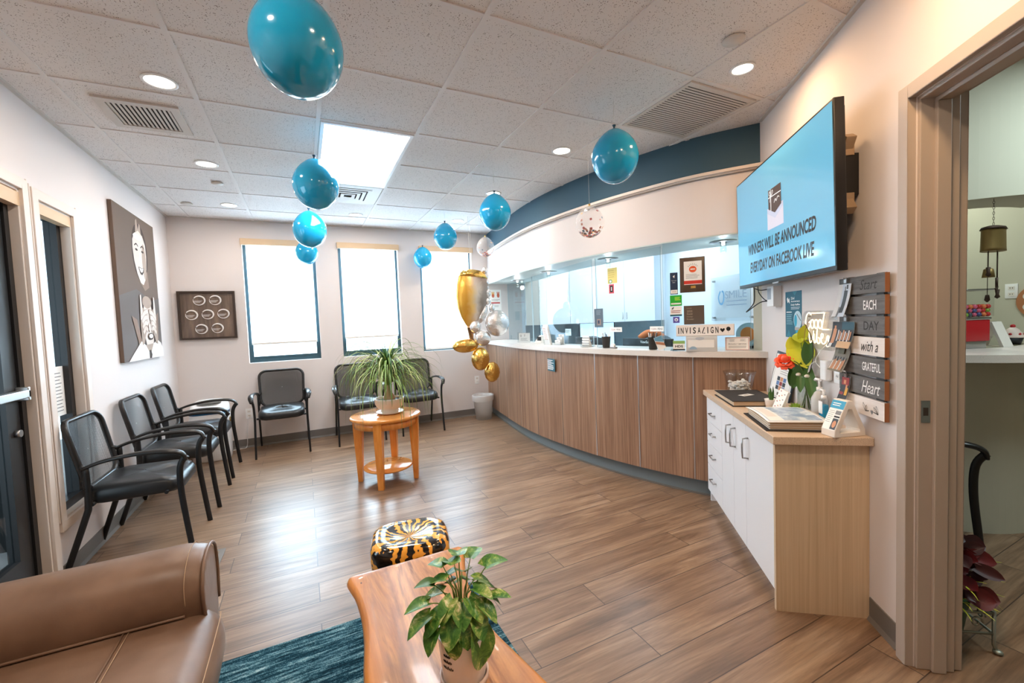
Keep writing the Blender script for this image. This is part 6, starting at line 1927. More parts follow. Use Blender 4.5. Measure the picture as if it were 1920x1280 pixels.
def photo(label, x0, x1, z0, z1, draw, curl=0.03, tl=0.0):
    rr_ = thing('photo_print', label, 'photo', RW(0.012, 0.036, 0.905), RZR, 'photos clipped to the word board')
    mb = MB(); n = 12; vs = []; fs = []
    for i in range(n + 1):
        z = z1 + (z0 - z1) * i / n; y_ = -0.0 - curl * (i / n) ** 1.8
        vs += [(x0 + tl * (i / n), y_, z), (x1 + tl * (i / n), y_, z)]
    fs = [(2 * i, 2 * i + 1, 2 * i + 3, 2 * i + 2) for i in range(n)]
    mb.raw(vs, fs, 'paper', True)
    mb.build('sheet', rr_, flat=True)
    mb = MB()
    lay = [0.0012]
    def put(ax0, ax1, az0, az1, m):
        zs = [az1 + (az0 - az1) * k / 12 for k in range(13)]
        v = []
        for z in zs:
            f = (z1 - z) / (z1 - z0)
            for x in (ax0, ax1): v.append((x0 + (x1 - x0) * x + tl * f, - lay[0] - curl * f ** 1.8, z))
        mb.raw(v, [(2 * i, 2 * i + 1, 2 * i + 3, 2 * i + 2) for i in range(12)], m, True); lay[0] += 0.00025
    draw(lambda a, b, c, d, m: put(a, b, z0 + (z1 - z0) * c, z0 + (z1 - z0) * d, m))
    mb.build('picture', rr_, flat=True)
pdk = col('photo_dark', (44, 46, 50), 0.4); psk = col('photo_skin', (206, 140, 96), 0.4); ppl = col('photo_pale', (214, 206, 200), 0.4); ptl = col('photo_teal', (28, 74, 88), 0.4); psd = col('photo_sand', (196, 156, 112), 0.4); pgr = col('photo_grey', (120, 116, 114), 0.4); prd = col('photo_red', (150, 50, 48), 0.4); pyl = col('photo_yellow', (214, 160, 50), 0.4)
def ph1(f):
    f(0, 0.34, 0, 1, ppl); f(0.36, 1, 0, 1, col('photo_light', (196, 200, 208), 0.4)); f(0.52, 0.80, 0.12, 0.80, pdk); f(0.55, 0.66, 0.80, 0.92, pgr); f(0.70, 0.82, 0.84, 0.97, pdk); f(0.38, 0.52, 0.0, 0.3, pgr)
def ph2(f):
    f(0, 1, 0, 1, pdk); f(0.45, 0.98, 0.7, 1, ptl); f(0.4, 1, 0.0, 0.25, psd); f(0.08, 0.24, 0.15, 0.72, psk); f(0.12, 0.2, 0.72, 0.85, psk); f(0.06, 0.2, 0, 0.15, ppl)
    for k in range(8): f(0.32 + 0.08 * k, 0.37 + 0.08 * k, 0.25 + 0.05 * (k % 2), 0.68 - 0.05 * (k % 3), psk if k % 2 else ppl)
def ph3(f):
    f(0, 1, 0, 1, col('photo_olive', (120, 112, 96), 0.4))
    for k in range(9): f(0.04 + 0.10 * k, 0.10 + 0.10 * k, 0.08, 0.42 + 0.04 * (k % 3), psk if k % 3 else ppl); f(0.04 + 0.10 * k, 0.11 + 0.10 * k, 0.42 + 0.04 * (k % 3), 0.6, pdk if k % 2 else pgr)
    f(0.3, 0.7, 0.72, 0.98, col('photo_moss', (84, 82, 60), 0.4))
def ph4(f):
    f(0, 1, 0, 1, pdk); f(0.05, 0.9, 0.66, 0.95, prd); f(0.3, 0.55, 0.7, 0.85, psk); f(0.6, 0.9, 0.3, 0.58, pyl); f(0.6, 0.78, 0.5, 0.68, psk); f(0.05, 0.5, 0.3, 0.4, prd)
photo('wedding photo clipped at the top of the word board', -0.150, -0.052, 0.425, 0.570, ph1, 0.030, -0.004)
photo('dark group photo clipped level with the word DAY', -0.200, -0.025, 0.285, 0.400, ph2, 0.030, 0.008)
photo('pale team photo hanging below the dark group photo', -0.175, -0.055, 0.175, 0.285, ph3, 0.035, -0.008)
photo('photo of people in red clipped beside the word Heart', -0.125, -0.058, 0.035, 0.155, ph4, 0.030, 0.006)

# outlets above the cabinet with a white smart plug
r = outlet('white double wall outlet behind the flowers above the cabinet', RW(0.235, 0.0, 1.005), RZR)
r2 = thing('plug_adapter', 'white plug adapter beside the wall outlet above the cabinet', 'plug', RW(0.315, 0.0, 1.01), RZR)
mb = MB(); mb.rbox(-0.03, 0.03, -0.035, -0.001, 0, 0.10, 0.01, 'white'); mb.build('body', r2)
mb = MB(); mb.tube([RW(0.32, 0.03, 1.06), RW(0.36, 0.045, 1.10), RW(0.33, 0.04, 1.15), RW(0.30, 0.025, 1.19)], 0.0016, 'white', 6, curve=5); o = mb.build('sign_cord'); tag(o, 'thin white cord from the plug adapter up to the neon sign', 'cord')

# ================================================================ CABINET UNDER THE TELEVISION (local x = -t from P0, front at y = -0.37)
r = thing('storage_cabinet', 'white storage cabinet with drawers, doors and a pale wood end panel', 'cabinet', RW(0, 0, 0), RZR)
mb = MB(); mb.box(-1.21, -0.02, -0.350, -0.001, 0.085, 0.778, 'laminate_white'); mb.build('body', r)
mb = MB(); mb.box(-1.20, -0.022, -0.315, -0.02, 0.0, 0.085, 'laminate_white'); mb.build('plinth', r)
mb = MB(); mb.box(-0.0195, 0.0, -0.372, -0.001, 0.0, 0.778, 'end_wood'); mb.build('end_panel', r)
mb = MB(); mb.box(-1.215, -1.195, -0.352, -0.02, 0.0, 0.084, 'laminate_white'); mb.build('side_foot', r)
def pull_h(par, xc, z):
    mb = MB(); mb.tube([(xc - 0.045, -0.371, z), (xc - 0.045, -0.392, z - 0.002), (xc + 0.045, -0.392, z - 0.002), (xc + 0.045, -0.371, z)], 0.0045, 'steel', 8); mb.build('handle', par)
zs = [(0.60, 0.775), (0.445, 0.598), (0.285, 0.443), (0.088, 0.283)]
for (a, b), hz in zip(zs, (0.672, 0.530, 0.375, 0.205)):
    mb = MB(); mb.box(-1.205, -0.838, -0.370, -0.3505, a + 0.001, b - 0.001, 'laminate_white'); d = mb.build('drawer', r, bevel=0.0015)
    pull_h(d, -1.03, hz)
for (a, b, hx) in ((-0.835, -0.602, -0.645), (-0.599, -0.392, -0.562), (-0.389, -0.021, -0.352)):
    mb = MB(); mb.box(a, b, -0.370, -0.3505, 0.088, 0.775, 'laminate_white'); d = mb.build('door', r, bevel=0.0015)
    mb = MB(); mb.tube([(hx, -0.371, 0.70), (hx, -0.398, 0.696), (hx, -0.40, 0.665), (hx, -0.40, 0.625), (hx, -0.398, 0.594), (hx, -0.371, 0.59)], 0.0048, 'steel', 8); mb.build('handle', d)
mb = MB(); mb.M = MR
mb.box(-1.218, 0.035, -0.392, -0.001, 0.7785, 0.8145, 'granite')
o = mb.build('worktop', bevel=0.003); tag(o, 'speckled beige worktop lying on the white storage cabinet', 'worktop')
CZ = 0.815
def cab(name, label, cat, x, y, rz, group=None): return thing(name, label, cat, (x, y, CZ), rz, group)

# closed black album
r = cab('guest_album', 'closed black album with a small cream label on the cabinet', 'album', *RW(0.80, 0.235)[:2], RZR)
mb = MB(); mb.box(-0.195, 0.195, -0.135, 0.125, 0.0, 0.004, 'cardboard'); mb.box(-0.195, 0.195, -0.135, 0.125, 0.030, 0.034, 'cardboard'); mb.box(-0.195, 0.195, 0.120, 0.125, 0.0, 0.034, 'cardboard'); mb.build('cover', r)
mb = MB(); mb.box(-0.186, 0.186, -0.126, 0.119, 0.0045, 0.0295, 'pages'); mb.build('pages', r)
mb = MB(); mb.M = Matrix.Rotation(radians(-55), 4, 'Z'); mb.box(-0.045, 0.045, -0.022, 0.022, 0.0341, 0.0350, 'offwhite'); mb.box(-0.02, 0.02, -0.004, 0.004, 0.0350, 0.0354, 'greyink'); mb.build('label_plate', r)
# open scrapbook at the front corner
r = cab('scrapbook', 'thick open scrapbook with a pale blue page at the cabinet front corner', 'album', *RW(0.235, 0.232)[:2], RZR + radians(-3))
mb = MB(); mb.box(-0.185, 0.185, -0.145, 0.130, 0.0, 0.004, 'cardboard'); mb.build('back_cover', r)
mb = MB()
for k in range(9):
    o_ = 0.004 * sin(k * 2.1)
    mb.box(-0.165 + o_, 0.165 + o_ * 0.5, -0.125 + o_, 0.12, 0.0045 + 0.0034 * k, 0.0072 + 0.0034 * k, 'pages' if k % 3 else 'offwhite')
mb.build('pages', r)
mb = MB(); n = 8; vs = []
for i in range(n + 1):
    u = i / n; z = 0.036 + 0.008 * sin(u * pi) + 0.004 * u
    vs += [(-0.18 + 0.36 * u, -0.135, z), (-0.18 + 0.36 * u, 0.12, z + 0.003), (-0.18 + 0.36 * u, -0.135, z + 0.0016), (-0.18 + 0.36 * u, 0.12, z + 0.0046)]
fs = []
for i in range(n):
    a = 4 * i; b = a + 4; fs += [(a, b, b + 1, a + 1), (a + 2, a + 3, b + 3, b + 2), (a, a + 2, b + 2, b), (a + 1, b + 1, b + 3, a + 3)]
fs += [(0, 1, 3, 2), (4 * n, 4 * n + 2, 4 * n + 3, 4 * n + 1)]
mb.raw(vs, fs, 'paper', True); mb.build('top_page', r)
bl = mat('page_blue', (160, 184, 206), 0.3); t = NT(bl); v = t.coords((18, 18, 18)); a = t.noise(v, 1.0, 4, 0.6); t.color(t.ramp(a, [(0.4, (138, 164, 196)), (0.55, (186, 204, 220)), (0.62, (226, 234, 240))]))
mb = MB()
def pg(u0, u1, w0, w1, m, dz):
    vs = []; k_ = 6
    for i in range(k_ + 1):
        u = u0 + (u1 - u0) * i / k_; z = 0.036 + 0.008 * sin(u * pi) + 0.004 * u + 0.0016
        for w in (w0, w1): vs.append((-0.18 + 0.36 * u, -0.135 + 0.255 * w, z + 0.003 * w + dz))
    mb.raw(vs, [(2 * i, 2 * i + 2, 2 * i + 3, 2 * i + 1) for i in range(k_)], m, True)
pg(0.04, 0.96, 0.04, 0.96, col('page_line', (190, 202, 214), 0.4), 0.0006); pg(0.055, 0.945, 0.06, 0.94, 'paper', 0.0009); pg(0.08, 0.92, 0.30, 0.92, bl, 0.0012); pg(0.15, 0.75, 0.10, 0.26, 'offwhite', 0.0012)
mb.build('page_print', r, flat=True)
# bowl of wrapped mints
r = cab('acrylic_bowl', 'clear flared bowl filled with small white pieces at the back of the cabinet', 'bowl', 2.660, 1.931, RZR)
mb = MB(); mb.lathe([(0.0001, 0.0), (0.064, 0.0), (0.072, 0.006), (0.083, 0.06), (0.094, 0.12), (0.103, 0.150), (0.100, 0.150), (0.090, 0.12), (0.079, 0.06), (0.067, 0.008), (0.0001, 0.005)], 'clearplastic', 40, cap=False); mb.build('bowl', r)
mb = MB(); rnd = random.Random(8)
for k in range(90):
    a = rnd.uniform(0, 2 * pi); q = 0.062 * sqrt(rnd.random()); zz = rnd.uniform(0.015, 0.085)
    mb.ell((q * cos(a), q * sin(a), zz), (rnd.uniform(.009, .017), rnd.uniform(.009, .017), rnd.uniform(.006, .011)), rnd.choice(['paper', 'offwhite', 'white']), 8, 5)
o = mb.build('contents', r); o['kind'] = 'stuff'; o['label'] = 'small white pieces'
# tablet easel sign
r = cab('easel_sign', 'dark framed notice with photos leaning on an easel behind the rose', 'sign', *RW(0.80, 0.058)[:2], RZR + radians(16))
lean = Matrix.Rotation(radians(-7), 4, 'X') @ Matrix.Rotation(radians(9), 4, 'Y') @ Matrix.Diagonal((0.88, 1, 1, 1))
mb = MB(); mb.M = lean; mb.box(-0.105, 0.105, 0.0, 0.010, 0.005, 0.295, col('easel_navy', (40, 56, 70), 0.4)); mb.build('frame', r, bevel=0.002)
mb = MB(); mb.M = lean; mb.box(-0.097, 0.097, -0.0015, 0.0, 0.012, 0.280, 'paper'); mb.build('sheet', r)
mb = MB(); mb.M = lean
for a in ((-0.088, 0.088, 0.020, 0.0215), (-0.088, 0.088, 0.268, 0.2695), (-0.088, -0.0865, 0.020, 0.2695), (0.0865, 0.088, 0.020, 0.2695)): mb.frect(*a, -0.0018, col('visa_navy', (0, 0, 0)))
mb.lines(-0.03, 0.05, 0.16, 0.255, 7, -0.0018, 'greyink', 0.18, 0.5)
for i in range(3):
    for j in range(3): mb.frect(-0.045 + 0.03 * i, -0.018 + 0.03 * i, 0.065 + 0.028 * j, 0.090 + 0.028 * j, -0.0018, (pdk, psk, col('photo_blue', (90, 120, 170), 0.4), prd)[(i + 2 * j) % 4])
mb.frect(-0.02, 0.02, 0.032, 0.050, -0.0018, col('photo_olive', (0, 0, 0))); mb.build('print', r, flat=True)
mb = MB(); mb.box(-0.08, 0.08, -0.02, 0.02, 0.0, 0.005, 'clearplastic'); mb.build('stand', r)

# vase with rose and leaves
r = cab('flower_vase', 'clear glass vase on the cabinet holding an orange rose and green leaves', 'vase', 2.408, 1.358, 0)
mb = MB(); mb.lathe([(0.0001, 0.0), (0.034, 0.0), (0.041, 0.008), (0.042, 0.02), (0.041, 0.12), (0.038, 0.15), (0.032, 0.170), (0.031, 0.185), (0.035, 0.198), (0.033, 0.198), (0.029, 0.184), (0.030, 0.17), (0.036, 0.148), (0.038, 0.12), (0.039, 0.015), (0.0001, 0.008)], 'jar_glass', 36, cap=False); mb.build('glass', r)
mb = MB(); rb = random.Random(1)
for k in range(6):
    a = k * 1.1; mb.tube([(0.02 * cos(a), 0.02 * sin(a), 0.02), (0.0, 0.0, 0.12), (-0.02 * cos(a), -0.02 * sin(a), 0.20)], 0.0022, 'stem', 6, curve=3)
mb.tube([(0, 0, 0.19), (-0.05, 0.005, 0.26), (-0.105, 0.0, 0.285)], 0.003, 'stem', 6, curve=4)
mb.build('stems', r)
RC = Vector((-0.068, 0.07, 0.288))   # rose is towards the back left of the vase
mb = MB()
mb.M = Matrix.Translation(RC) @ Matrix.Rotation(radians(50), 4, Vector((0.5, -0.85, 0))); RC = Vector((0, 0, 0))
mb.ell((0, 0, 0), (0.020, 0.020, 0.026), 'rose', 16, 10)
for lay, (q, n_, zz, wd, ln) in enumerate(((0.012, 4, 0.0, 0.040, 0.036), (0.022, 5, -0.004, 0.050, 0.044), (0.032, 6, -0.010, 0.056, 0.046), (0.038, 7, -0.016, 0.058, 0.044))):
    for k in range(n_):
        a = 2 * pi * k / n_ + lay * 0.6
        vs = []; nn_ = 6
        for i in range(nn_ + 1):
            tt = i / nn_
            for j in range(5):
                s_ = (j - 2) / 2
                w = wd * 0.5 * sin(pi * min(1, tt * 0.75 + 0.12)) * 1.05
                ang = a + s_ * w / (q + 0.012)
                rad = q * (0.30 + 0.72 * tt ** 0.6) + 0.004 * tt ** 3 * (lay + 0.5)
                vs.append((RC.x + rad * cos(ang), RC.y + rad * sin(ang), RC.z + zz - 0.020 + ln * tt - 0.010 * tt ** 3 * lay - 0.006 * abs(s_) * tt))
        mb.raw(vs, [(5 * i + j, 5 * i + j + 1, 5 * i + j + 6, 5 * i + j + 5) for i in range(nn_) for j in range(4)], 'rose', True)
mb.build('rose', r, flat=True)
mb = MB(); MBX = Vector((-U.x, -U.y, 0))     # direction that reads left to right on the wall
def vl(p0, p1, w, m, up=None):
    p0 = Vector(p0); p1 = Vector(p1); leaf(mb, p0, p1, w, up or Vector((-0.85, -0.5, 0.35)), m, 0.12)
def lp_(a, n, z): return MBX * a + NV * n + Vector((0, 0, z))
mb.tube([lp_(-0.02, 0, 0.19), lp_(-0.045, 0, 0.30), lp_(-0.06, 0.0, 0.44)], 0.0024, 'stem', 6, curve=4)
vl(lp_(-0.03, 0, 0.385), lp_(-0.125, 0.01, 0.425), 0.06, 'yellowgreen'); vl(lp_(-0.07, 0.01, 0.345), lp_(0.05, 0.02, 0.255), 0.13, 'yellowgreen')
vl(lp_(-0.09, 0.0, 0.385), lp_(-0.03, 0.02, 0.29), 0.12, 'yellowgreen'); vl(lp_(-0.045, 0.0, 0.40), lp_(-0.005, 0.0, 0.47), 0.05, 'yellowgreen')
vl(lp_(0.05, 0.01, 0.37), lp_(0.045, 0.02, 0.26), 0.055, 'greenleaf'); vl(lp_(0.02, 0.02, 0.25), lp_(-0.055, 0.05, 0.12), 0.065, 'greenleaf')
vl(lp_(0.03, 0.0, 0.22), lp_(0.125, 0.01, 0.05), 0.050, 'greenleaf'); vl(lp_(-0.06, 0.03, 0.24), lp_(-0.10, 0.04, 0.12), 0.045, 'greenleaf')
vl(lp_(-0.07, 0.01, 0.20), lp_(-0.125, 0.02, 0.10), 0.04, 'greenleaf'); vl(lp_(-0.03, 0.04, 0.27), lp_(-0.09, 0.05, 0.21), 0.05, 'greenleaf')
vl(lp_(0.01, 0.03, 0.20), lp_(0.05, 0.05, 0.12), 0.04, 'greenleaf')
mb.build('leaves', r, flat=True)
mb = MB(); mb.tube([lp_(0.02, 0, 0.19), lp_(0.075, 0.0, 0.30), lp_(0.065, 0.0, 0.40), lp_(-0.01, 0.0, 0.475)], 0.0022, col('dark_twig', (52, 40, 34), 0.6), 6, curve=5)
mb.tube([lp_(0.0, 0.01, 0.38), lp_(0.02, 0.01, 0.45), lp_(0.06, 0.01, 0.50)], 0.0014, col('pale_twig', (150, 110, 80), 0.6), 6, curve=4)
mb.tube([lp_(0.04, 0.01, 0.22), lp_(0.08, 0.01, 0.27), lp_(0.13, 0.01, 0.29)], 0.0014, 'string', 6, curve=4); mb.build('twigs', r)
mb = MB()
for k in range(5):
    a = k * 1.25; mb.ell((0.037 * cos(a), 0.037 * sin(a), 0.20 + 0.006 * sin(k)), (0.016, 0.012, 0.010), 'offwhite', 10, 7)
mb.tube([(0.03, -0.02, 0.20), (0.05, -0.03, 0.16), (0.048, -0.035, 0.12)], [0.006, 0.004, 0.003], 'offwhite', 6, curve=3)
mb.build('ribbon', r)

def mini_pot(label, x, y, kind):
    r = cab('mini_planter', label, 'plant pot', x, y, 0)
    mb = MB(); mb.lathe([(0.0001, 0.0), (0.026, 0.0), (0.034, 0.05), (0.036, 0.054), (0.032, 0.054), (0.0001, 0.046)] if kind else [(0.0001, 0.0), (0.036, 0.0), (0.046, 0.022), (0.046, 0.030), (0.042, 0.030), (0.0001, 0.024)], 'ceramic_white', 28, cap=False); mb.build('pot', r)
    mb = MB(); rn = random.Random(3)
    if kind:
        for k in range(7):
            a = k * 0.9; leaf(mb, Vector((0.006 * cos(a), 0.006 * sin(a), 0.045)), Vector((0.016 * cos(a), 0.016 * sin(a), 0.105 + 0.012 * (k % 3))), 0.013, (cos(a), sin(a), 0.2), 'greenleaf', 0.05, 5)
    else:
        for k in range(26):
            a = k * 2.4; el = 0.25 + 1.2 * k / 26; p = Vector((0.008 * cos(a), 0.008 * sin(a), 0.026)); q = p + Vector((cos(a) * cos(el), sin(a) * cos(el), sin(el))) * 0.036
            leaf(mb, p, q, 0.014, (-cos(a) * sin(el), -sin(a) * sin(el), cos(el)), col('succulent', (140, 176, 60), 0.4), -0.1, 5)
    mb.build('succulent', r, flat=True)
mini_pot('small white pot with a thin upright succulent by the album', 2.360, 1.518, True)
mini_pot('low white pot with a bright green rosette succulent', 2.318, 1.360, False)
r = cab('white_card', 'white card with small pictures standing between the two succulents', 'card', 2.300, 1.452, RZR + radians(20))
mb = MB(); mb.M = Matrix.Rotation(radians(-14), 4, 'X') @ Matrix.Rotation(radians(14), 4, 'Y'); mb.box(-0.030, 0.030, -0.008, 0.008, 0.006, 0.128, 'paper')
for k in range(10): mb.frect(-0.02 + 0.016 * (k % 3), -0.012 + 0.016 * (k % 3), 0.025 + 0.010 * k, 0.030 + 0.010 * k, -0.0085, (prd, psk, pgr)[k % 3])
mb.build('card', r)
r = cab('sanitizer_bottle', 'small bottle of blue hand gel with a white pump cap', 'bottle', 2.278, 1.203, RZR)
mb = MB(); mb.rbox(-0.022, 0.022, -0.014, 0.014, 0, 0.085, 0.008, 'blue_liquid'); mb.build('gel', r)
mb = MB(); mb.rbox(-0.0225, 0.0225, -0.0145, 0.0145, 0.055, 0.110, 0.008, 'clearplastic'); mb.box(-0.018, 0.018, -0.0152, -0.0146, 0.04, 0.10, 'paper'); mb.build('bottle', r)
mb = MB(); mb.cyl((0, 0, 0.11), (0, 0, 0.128), 0.011, 'white', 16); mb.cyl((0, 0, 0.128), (0, 0, 0.15), 0.005, 'white', 12); mb.tube([(0.008, 0, 0.152), (-0.028, 0, 0.152), (-0.032, 0, 0.145)], 0.0055, 'white', 8); mb.build('pump', r)
r = cab('pump_bottle', 'large clear pump bottle standing behind the blue hand gel', 'bottle', 2.331, 1.251, RZR)
mb = MB(); mb.lathe([(0.0001, 0), (0.034, 0), (0.036, 0.01), (0.036, 0.10), (0.022, 0.13), (0.012, 0.14), (0.0001, 0.14)], mat('pump_plastic', (228, 226, 224), 0.2, alpha=0.6), 28, cap=False); mb.build('bottle', r)
mb = MB(); mb.cyl((0, 0, 0.14), (0, 0, 0.158), 0.013, 'white', 16); mb.cyl((0, 0, 0.158), (0, 0, 0.19), 0.005, 'white', 12); mb.tube([(0.01, 0, 0.195), (-0.035, 0, 0.195), (-0.042, 0, 0.187)], 0.007, 'white', 8); mb.build('pump', r)
# triangular brochure stand
r = cab('triangle_stand', 'cream triangular holder with blue topped flyers near the cabinet end', 'brochure stand', 2.095, 1.030, RZR + radians(108))
mb = MB()
o_ = [(-0.075, 0), (0.075, 0), (0.072, 0.03), (0.012, 0.155), (-0.012, 0.155), (-0.072, 0.03)]; i_ = [(-0.048, 0.018), (0.048, 0.018), (0.048, 0.03), (0.008, 0.118), (-0.008, 0.118), (-0.048, 0.03)]
loops = [[(x, -0.035, z) for x, z in o_], [(x, 0.035, z) for x, z in o_], [(x, 0.035, z) for x, z in i_], [(x, -0.035, z) for x, z in i_], [(x, -0.035, z) for x, z in o_]]
mb.loft(loops, 'offwhite', smooth=False); mb.build('body', r, bevel=0.003)
mb = MB(); mb.M = Matrix.Translation((-0.058, 0, 0.022)) @ Matrix.Rotation(radians(25.5), 4, 'Y') @ Matrix.Rotation(-pi / 2, 4, 'Z')
mb.box(-0.033, 0.033, -0.017, -0.015, 0.0, 0.135, 'paper'); mb.frect(-0.033, 0.033, 0.098, 0.135, -0.0175, col('flyer_cyan', (30, 150, 190), 0.4)); mb.lines(-0.025, 0.02, 0.108, 0.126, 2, -0.0178, 'paper', 0.4)
mb.lines(-0.028, 0.0, 0.03, 0.09, 7, -0.0175, 'greyink', 0.2); mb.frect(0.004, 0.030, 0.072, 0.090, -0.0175, 'greyink'); mb.frect(0.004, 0.031, 0.058, 0.066, -0.0175, 'ink'); mb.frect(0.004, 0.031, 0.004, 0.054, -0.0175, pdk); mb.fell(0.018, 0.028, 0.009, 0.016, -0.0178, psk)
mb.build('flyer', r, flat=True)
mb = MB(); mb.tube([(2.42, 1.36, CZ + 0.004), (2.37, 1.30, CZ + 0.006), (2.395, 1.27, CZ + 0.02), (2.35, 1.26, CZ + 0.004), (2.33, 1.29, CZ + 0.004)], 0.002, 'black', 6, curve=5); o = mb.build('loose_cord'); tag(o, 'thin black cord looping across the cabinet by the bottles', 'cord')

# ================================================================ OTHER ROOM THROUGH THE DOORWAY
SP = [(3.22, 1.95), (3.32, 1.65), (3.44, 1.37), (3.58, 1.16), (3.76, 1.03), (4.02, 0.985), (4.35, 1.02), (4.75, 1.12), (5.18, 1.28)]
_q, _ = smooth_path([Vector((x, y, 0)) for x, y in SP], [0] * len(SP), 8); SPC = [(p.x, p.y) for p in _q]
def band2(mb, o0, o1, z0, z1, m, pts=SPC):
    A = offs(-o0, pts); B = offs(-o1, pts)
    mb.loft([[(a[0], a[1], z0), (b[0], b[1], z0), (b[0], b[1], z1), (a[0], a[1], z1)] for a, b in zip(A, B)], m, cap=True, smooth=False)
mb = MB(); band2(mb, 0.0, -0.12, 0.0, 1.045, 'wall_side'); mb.build('wall_side_counter', kind='structure')
mb = MB(); band2(mb, 0.012, 0.001, 0.0, 0.10, 'base'); mb.build('baseboard_side', kind='structure')
i_end = max(i for i, p in enumerate(SPC) if p[0] < 3.96)
mb = MB(); band2(mb, 0.0, -0.30, 1.93, H - 0.001, 'wall_side', SPC[:i_end + 1]); mb.build('wall_side_soffit', kind='structure')
mb = MB(); band2(mb, 0.03, -0.40, 1.046, 1.088, 'counter'); o = mb.build('side_counter_top'); tag(o, 'pale curved countertop in the room beyond the doorway', 'countertop')
mb = MB(); mb.tube([(3.9, 1.55, 1.86), (5.15, 1.45, 2.05)], 0.05, 'wall_side', 4); 
SZ = 1.0885
r = thing('gumball_machine', 'red gumball machine with a clear box of coloured balls on the far counter', 'gumball machine', (3.715, 1.165, SZ), radians(66))
mb = MB(); mb.rbox(-0.075, 0.075, -0.07, 0.07, 0.0, 0.045, 0.005, 'steel'); mb.build('base', r)
mb = MB(); mb.rbox(-0.085, 0.085, -0.08, 0.08, 0.045, 0.175, 0.006, 'red'); mb.build('body', r)
mb = MB(); mb.box(-0.045, 0.045, -0.086, -0.080, 0.095, 0.170, 'steel'); mb.cyl((0, -0.086, 0.132), (0, -0.098, 0.132), 0.034, 'steel', 24); mb.box(-0.008, 0.008, -0.112, -0.098, 0.105, 0.160, 'steel'); mb.build('coin_dial', r)
mb = MB(); mb.box(-0.035, 0.030, -0.0835, -0.0805, 0.050, 0.088, col('machine_sticker', (90, 190, 230), 0.4)); mb.build('sticker', r)
mb = MB(); mb.rbox(-0.09, 0.09, -0.085, 0.085, 0.175, 0.190, 0.006, 'steel'); mb.build('collar', r)
mb = MB(); mb.rbox(-0.108, 0.108, -0.1, 0.1, 0.352, 0.362, 0.01, 'steel'); mb.build('lid', r)
mb = MB(); mb.rbox(-0.1, 0.1, -0.092, 0.092, 0.191, 0.351, 0.012, 'clearplastic'); mb.build('globe_box', r)
rn = random.Random(4); cols_ = [col('ball_red', (196, 40, 40), 0.25), col('ball_blue', (70, 80, 130), 0.25), col('ball_pink', (214, 90, 120), 0.25), col('ball_green', (130, 170, 60), 0.25), col('ball_orange', (226, 120, 70), 0.25), col('ball_dark', (60, 74, 84), 0.25)]
mb = MB()
for i in range(6):
    for j in range(6):
        for k in range(3):
            mb.ell((-0.075 + 0.030 * i + rn.uniform(-.003, .003), -0.07 + 0.028 * j, 0.207 + 0.024 * k), 0.0145, rn.choice(cols_), 10, 7)
o = mb.build('gumballs', r); o['kind'] = 'stuff'
r = thing('black_flyer_stand', 'folded white stand with a black flyer on the far counter', 'brochure stand', (3.92, 1.085, SZ), radians(70))
mb = MB()
o_ = [(-0.075, 0), (0.075, 0), (0.012, 0.155), (-0.012, 0.155)]; i_ = [(-0.055, 0.001), (0.055, 0.001), (0.004, 0.135), (-0.004, 0.135)]
mb.loft([[(x, -0.035, z) for x, z in o_], [(x, 0.035, z) for x, z in o_], [(x, 0.035, z) for x, z in i_], [(x, -0.035, z) for x, z in i_], [(x, -0.035, z) for x, z in o_]], 'offwhite', smooth=False); mb.build('body', r)
mb = MB(); mb.loft([[(0.013, -0.034, 0.156), (0.013, 0.034, 0.156), (0.016, 0.034, 0.156), (0.016, -0.034, 0.156)], [(0.076, -0.034, 0.004), (0.076, 0.034, 0.004), (0.079, 0.034, 0.004), (0.079, -0.034, 0.004)]], 'ink', cap=True, smooth=False); mb.build('flyer', r)
for lab, x, y in (('swirled cupcake behind the gumball machine on the far counter', 3.95, 1.22), ('swirled cupcake right of the folded stand on the far counter', 4.13, 1.06)):
    r = thing('toy_cupcake', lab, 'cupcake', (x, y, SZ), 0, 'cupcakes on the far counter')
    mb = MB(); mb.lathe([(0.0001, 0), (0.036, 0), (0.048, 0.045), (0.0001, 0.045)], 'ink', 24, cap=False); mb.build('case', r)
    mb = MB(); mb.lathe([(0.05, 0.045), (0.052, 0.055), (0.042, 0.065), (0.044, 0.075), (0.032, 0.085), (0.03, 0.095), (0.012, 0.11), (0.0001, 0.112)], col('icing', (226, 206, 196), 0.5), 24, cap=False); mb.build('icing', r)
    mb = MB()
    for k in range(6): mb.ell((0.04 * cos(k * 1.05), 0.04 * sin(k * 1.05), 0.068), 0.009, 'red', 8, 6)
    mb.ell((0, 0, 0.118), 0.013, 'red', 10, 8); mb.build('cherries', r)
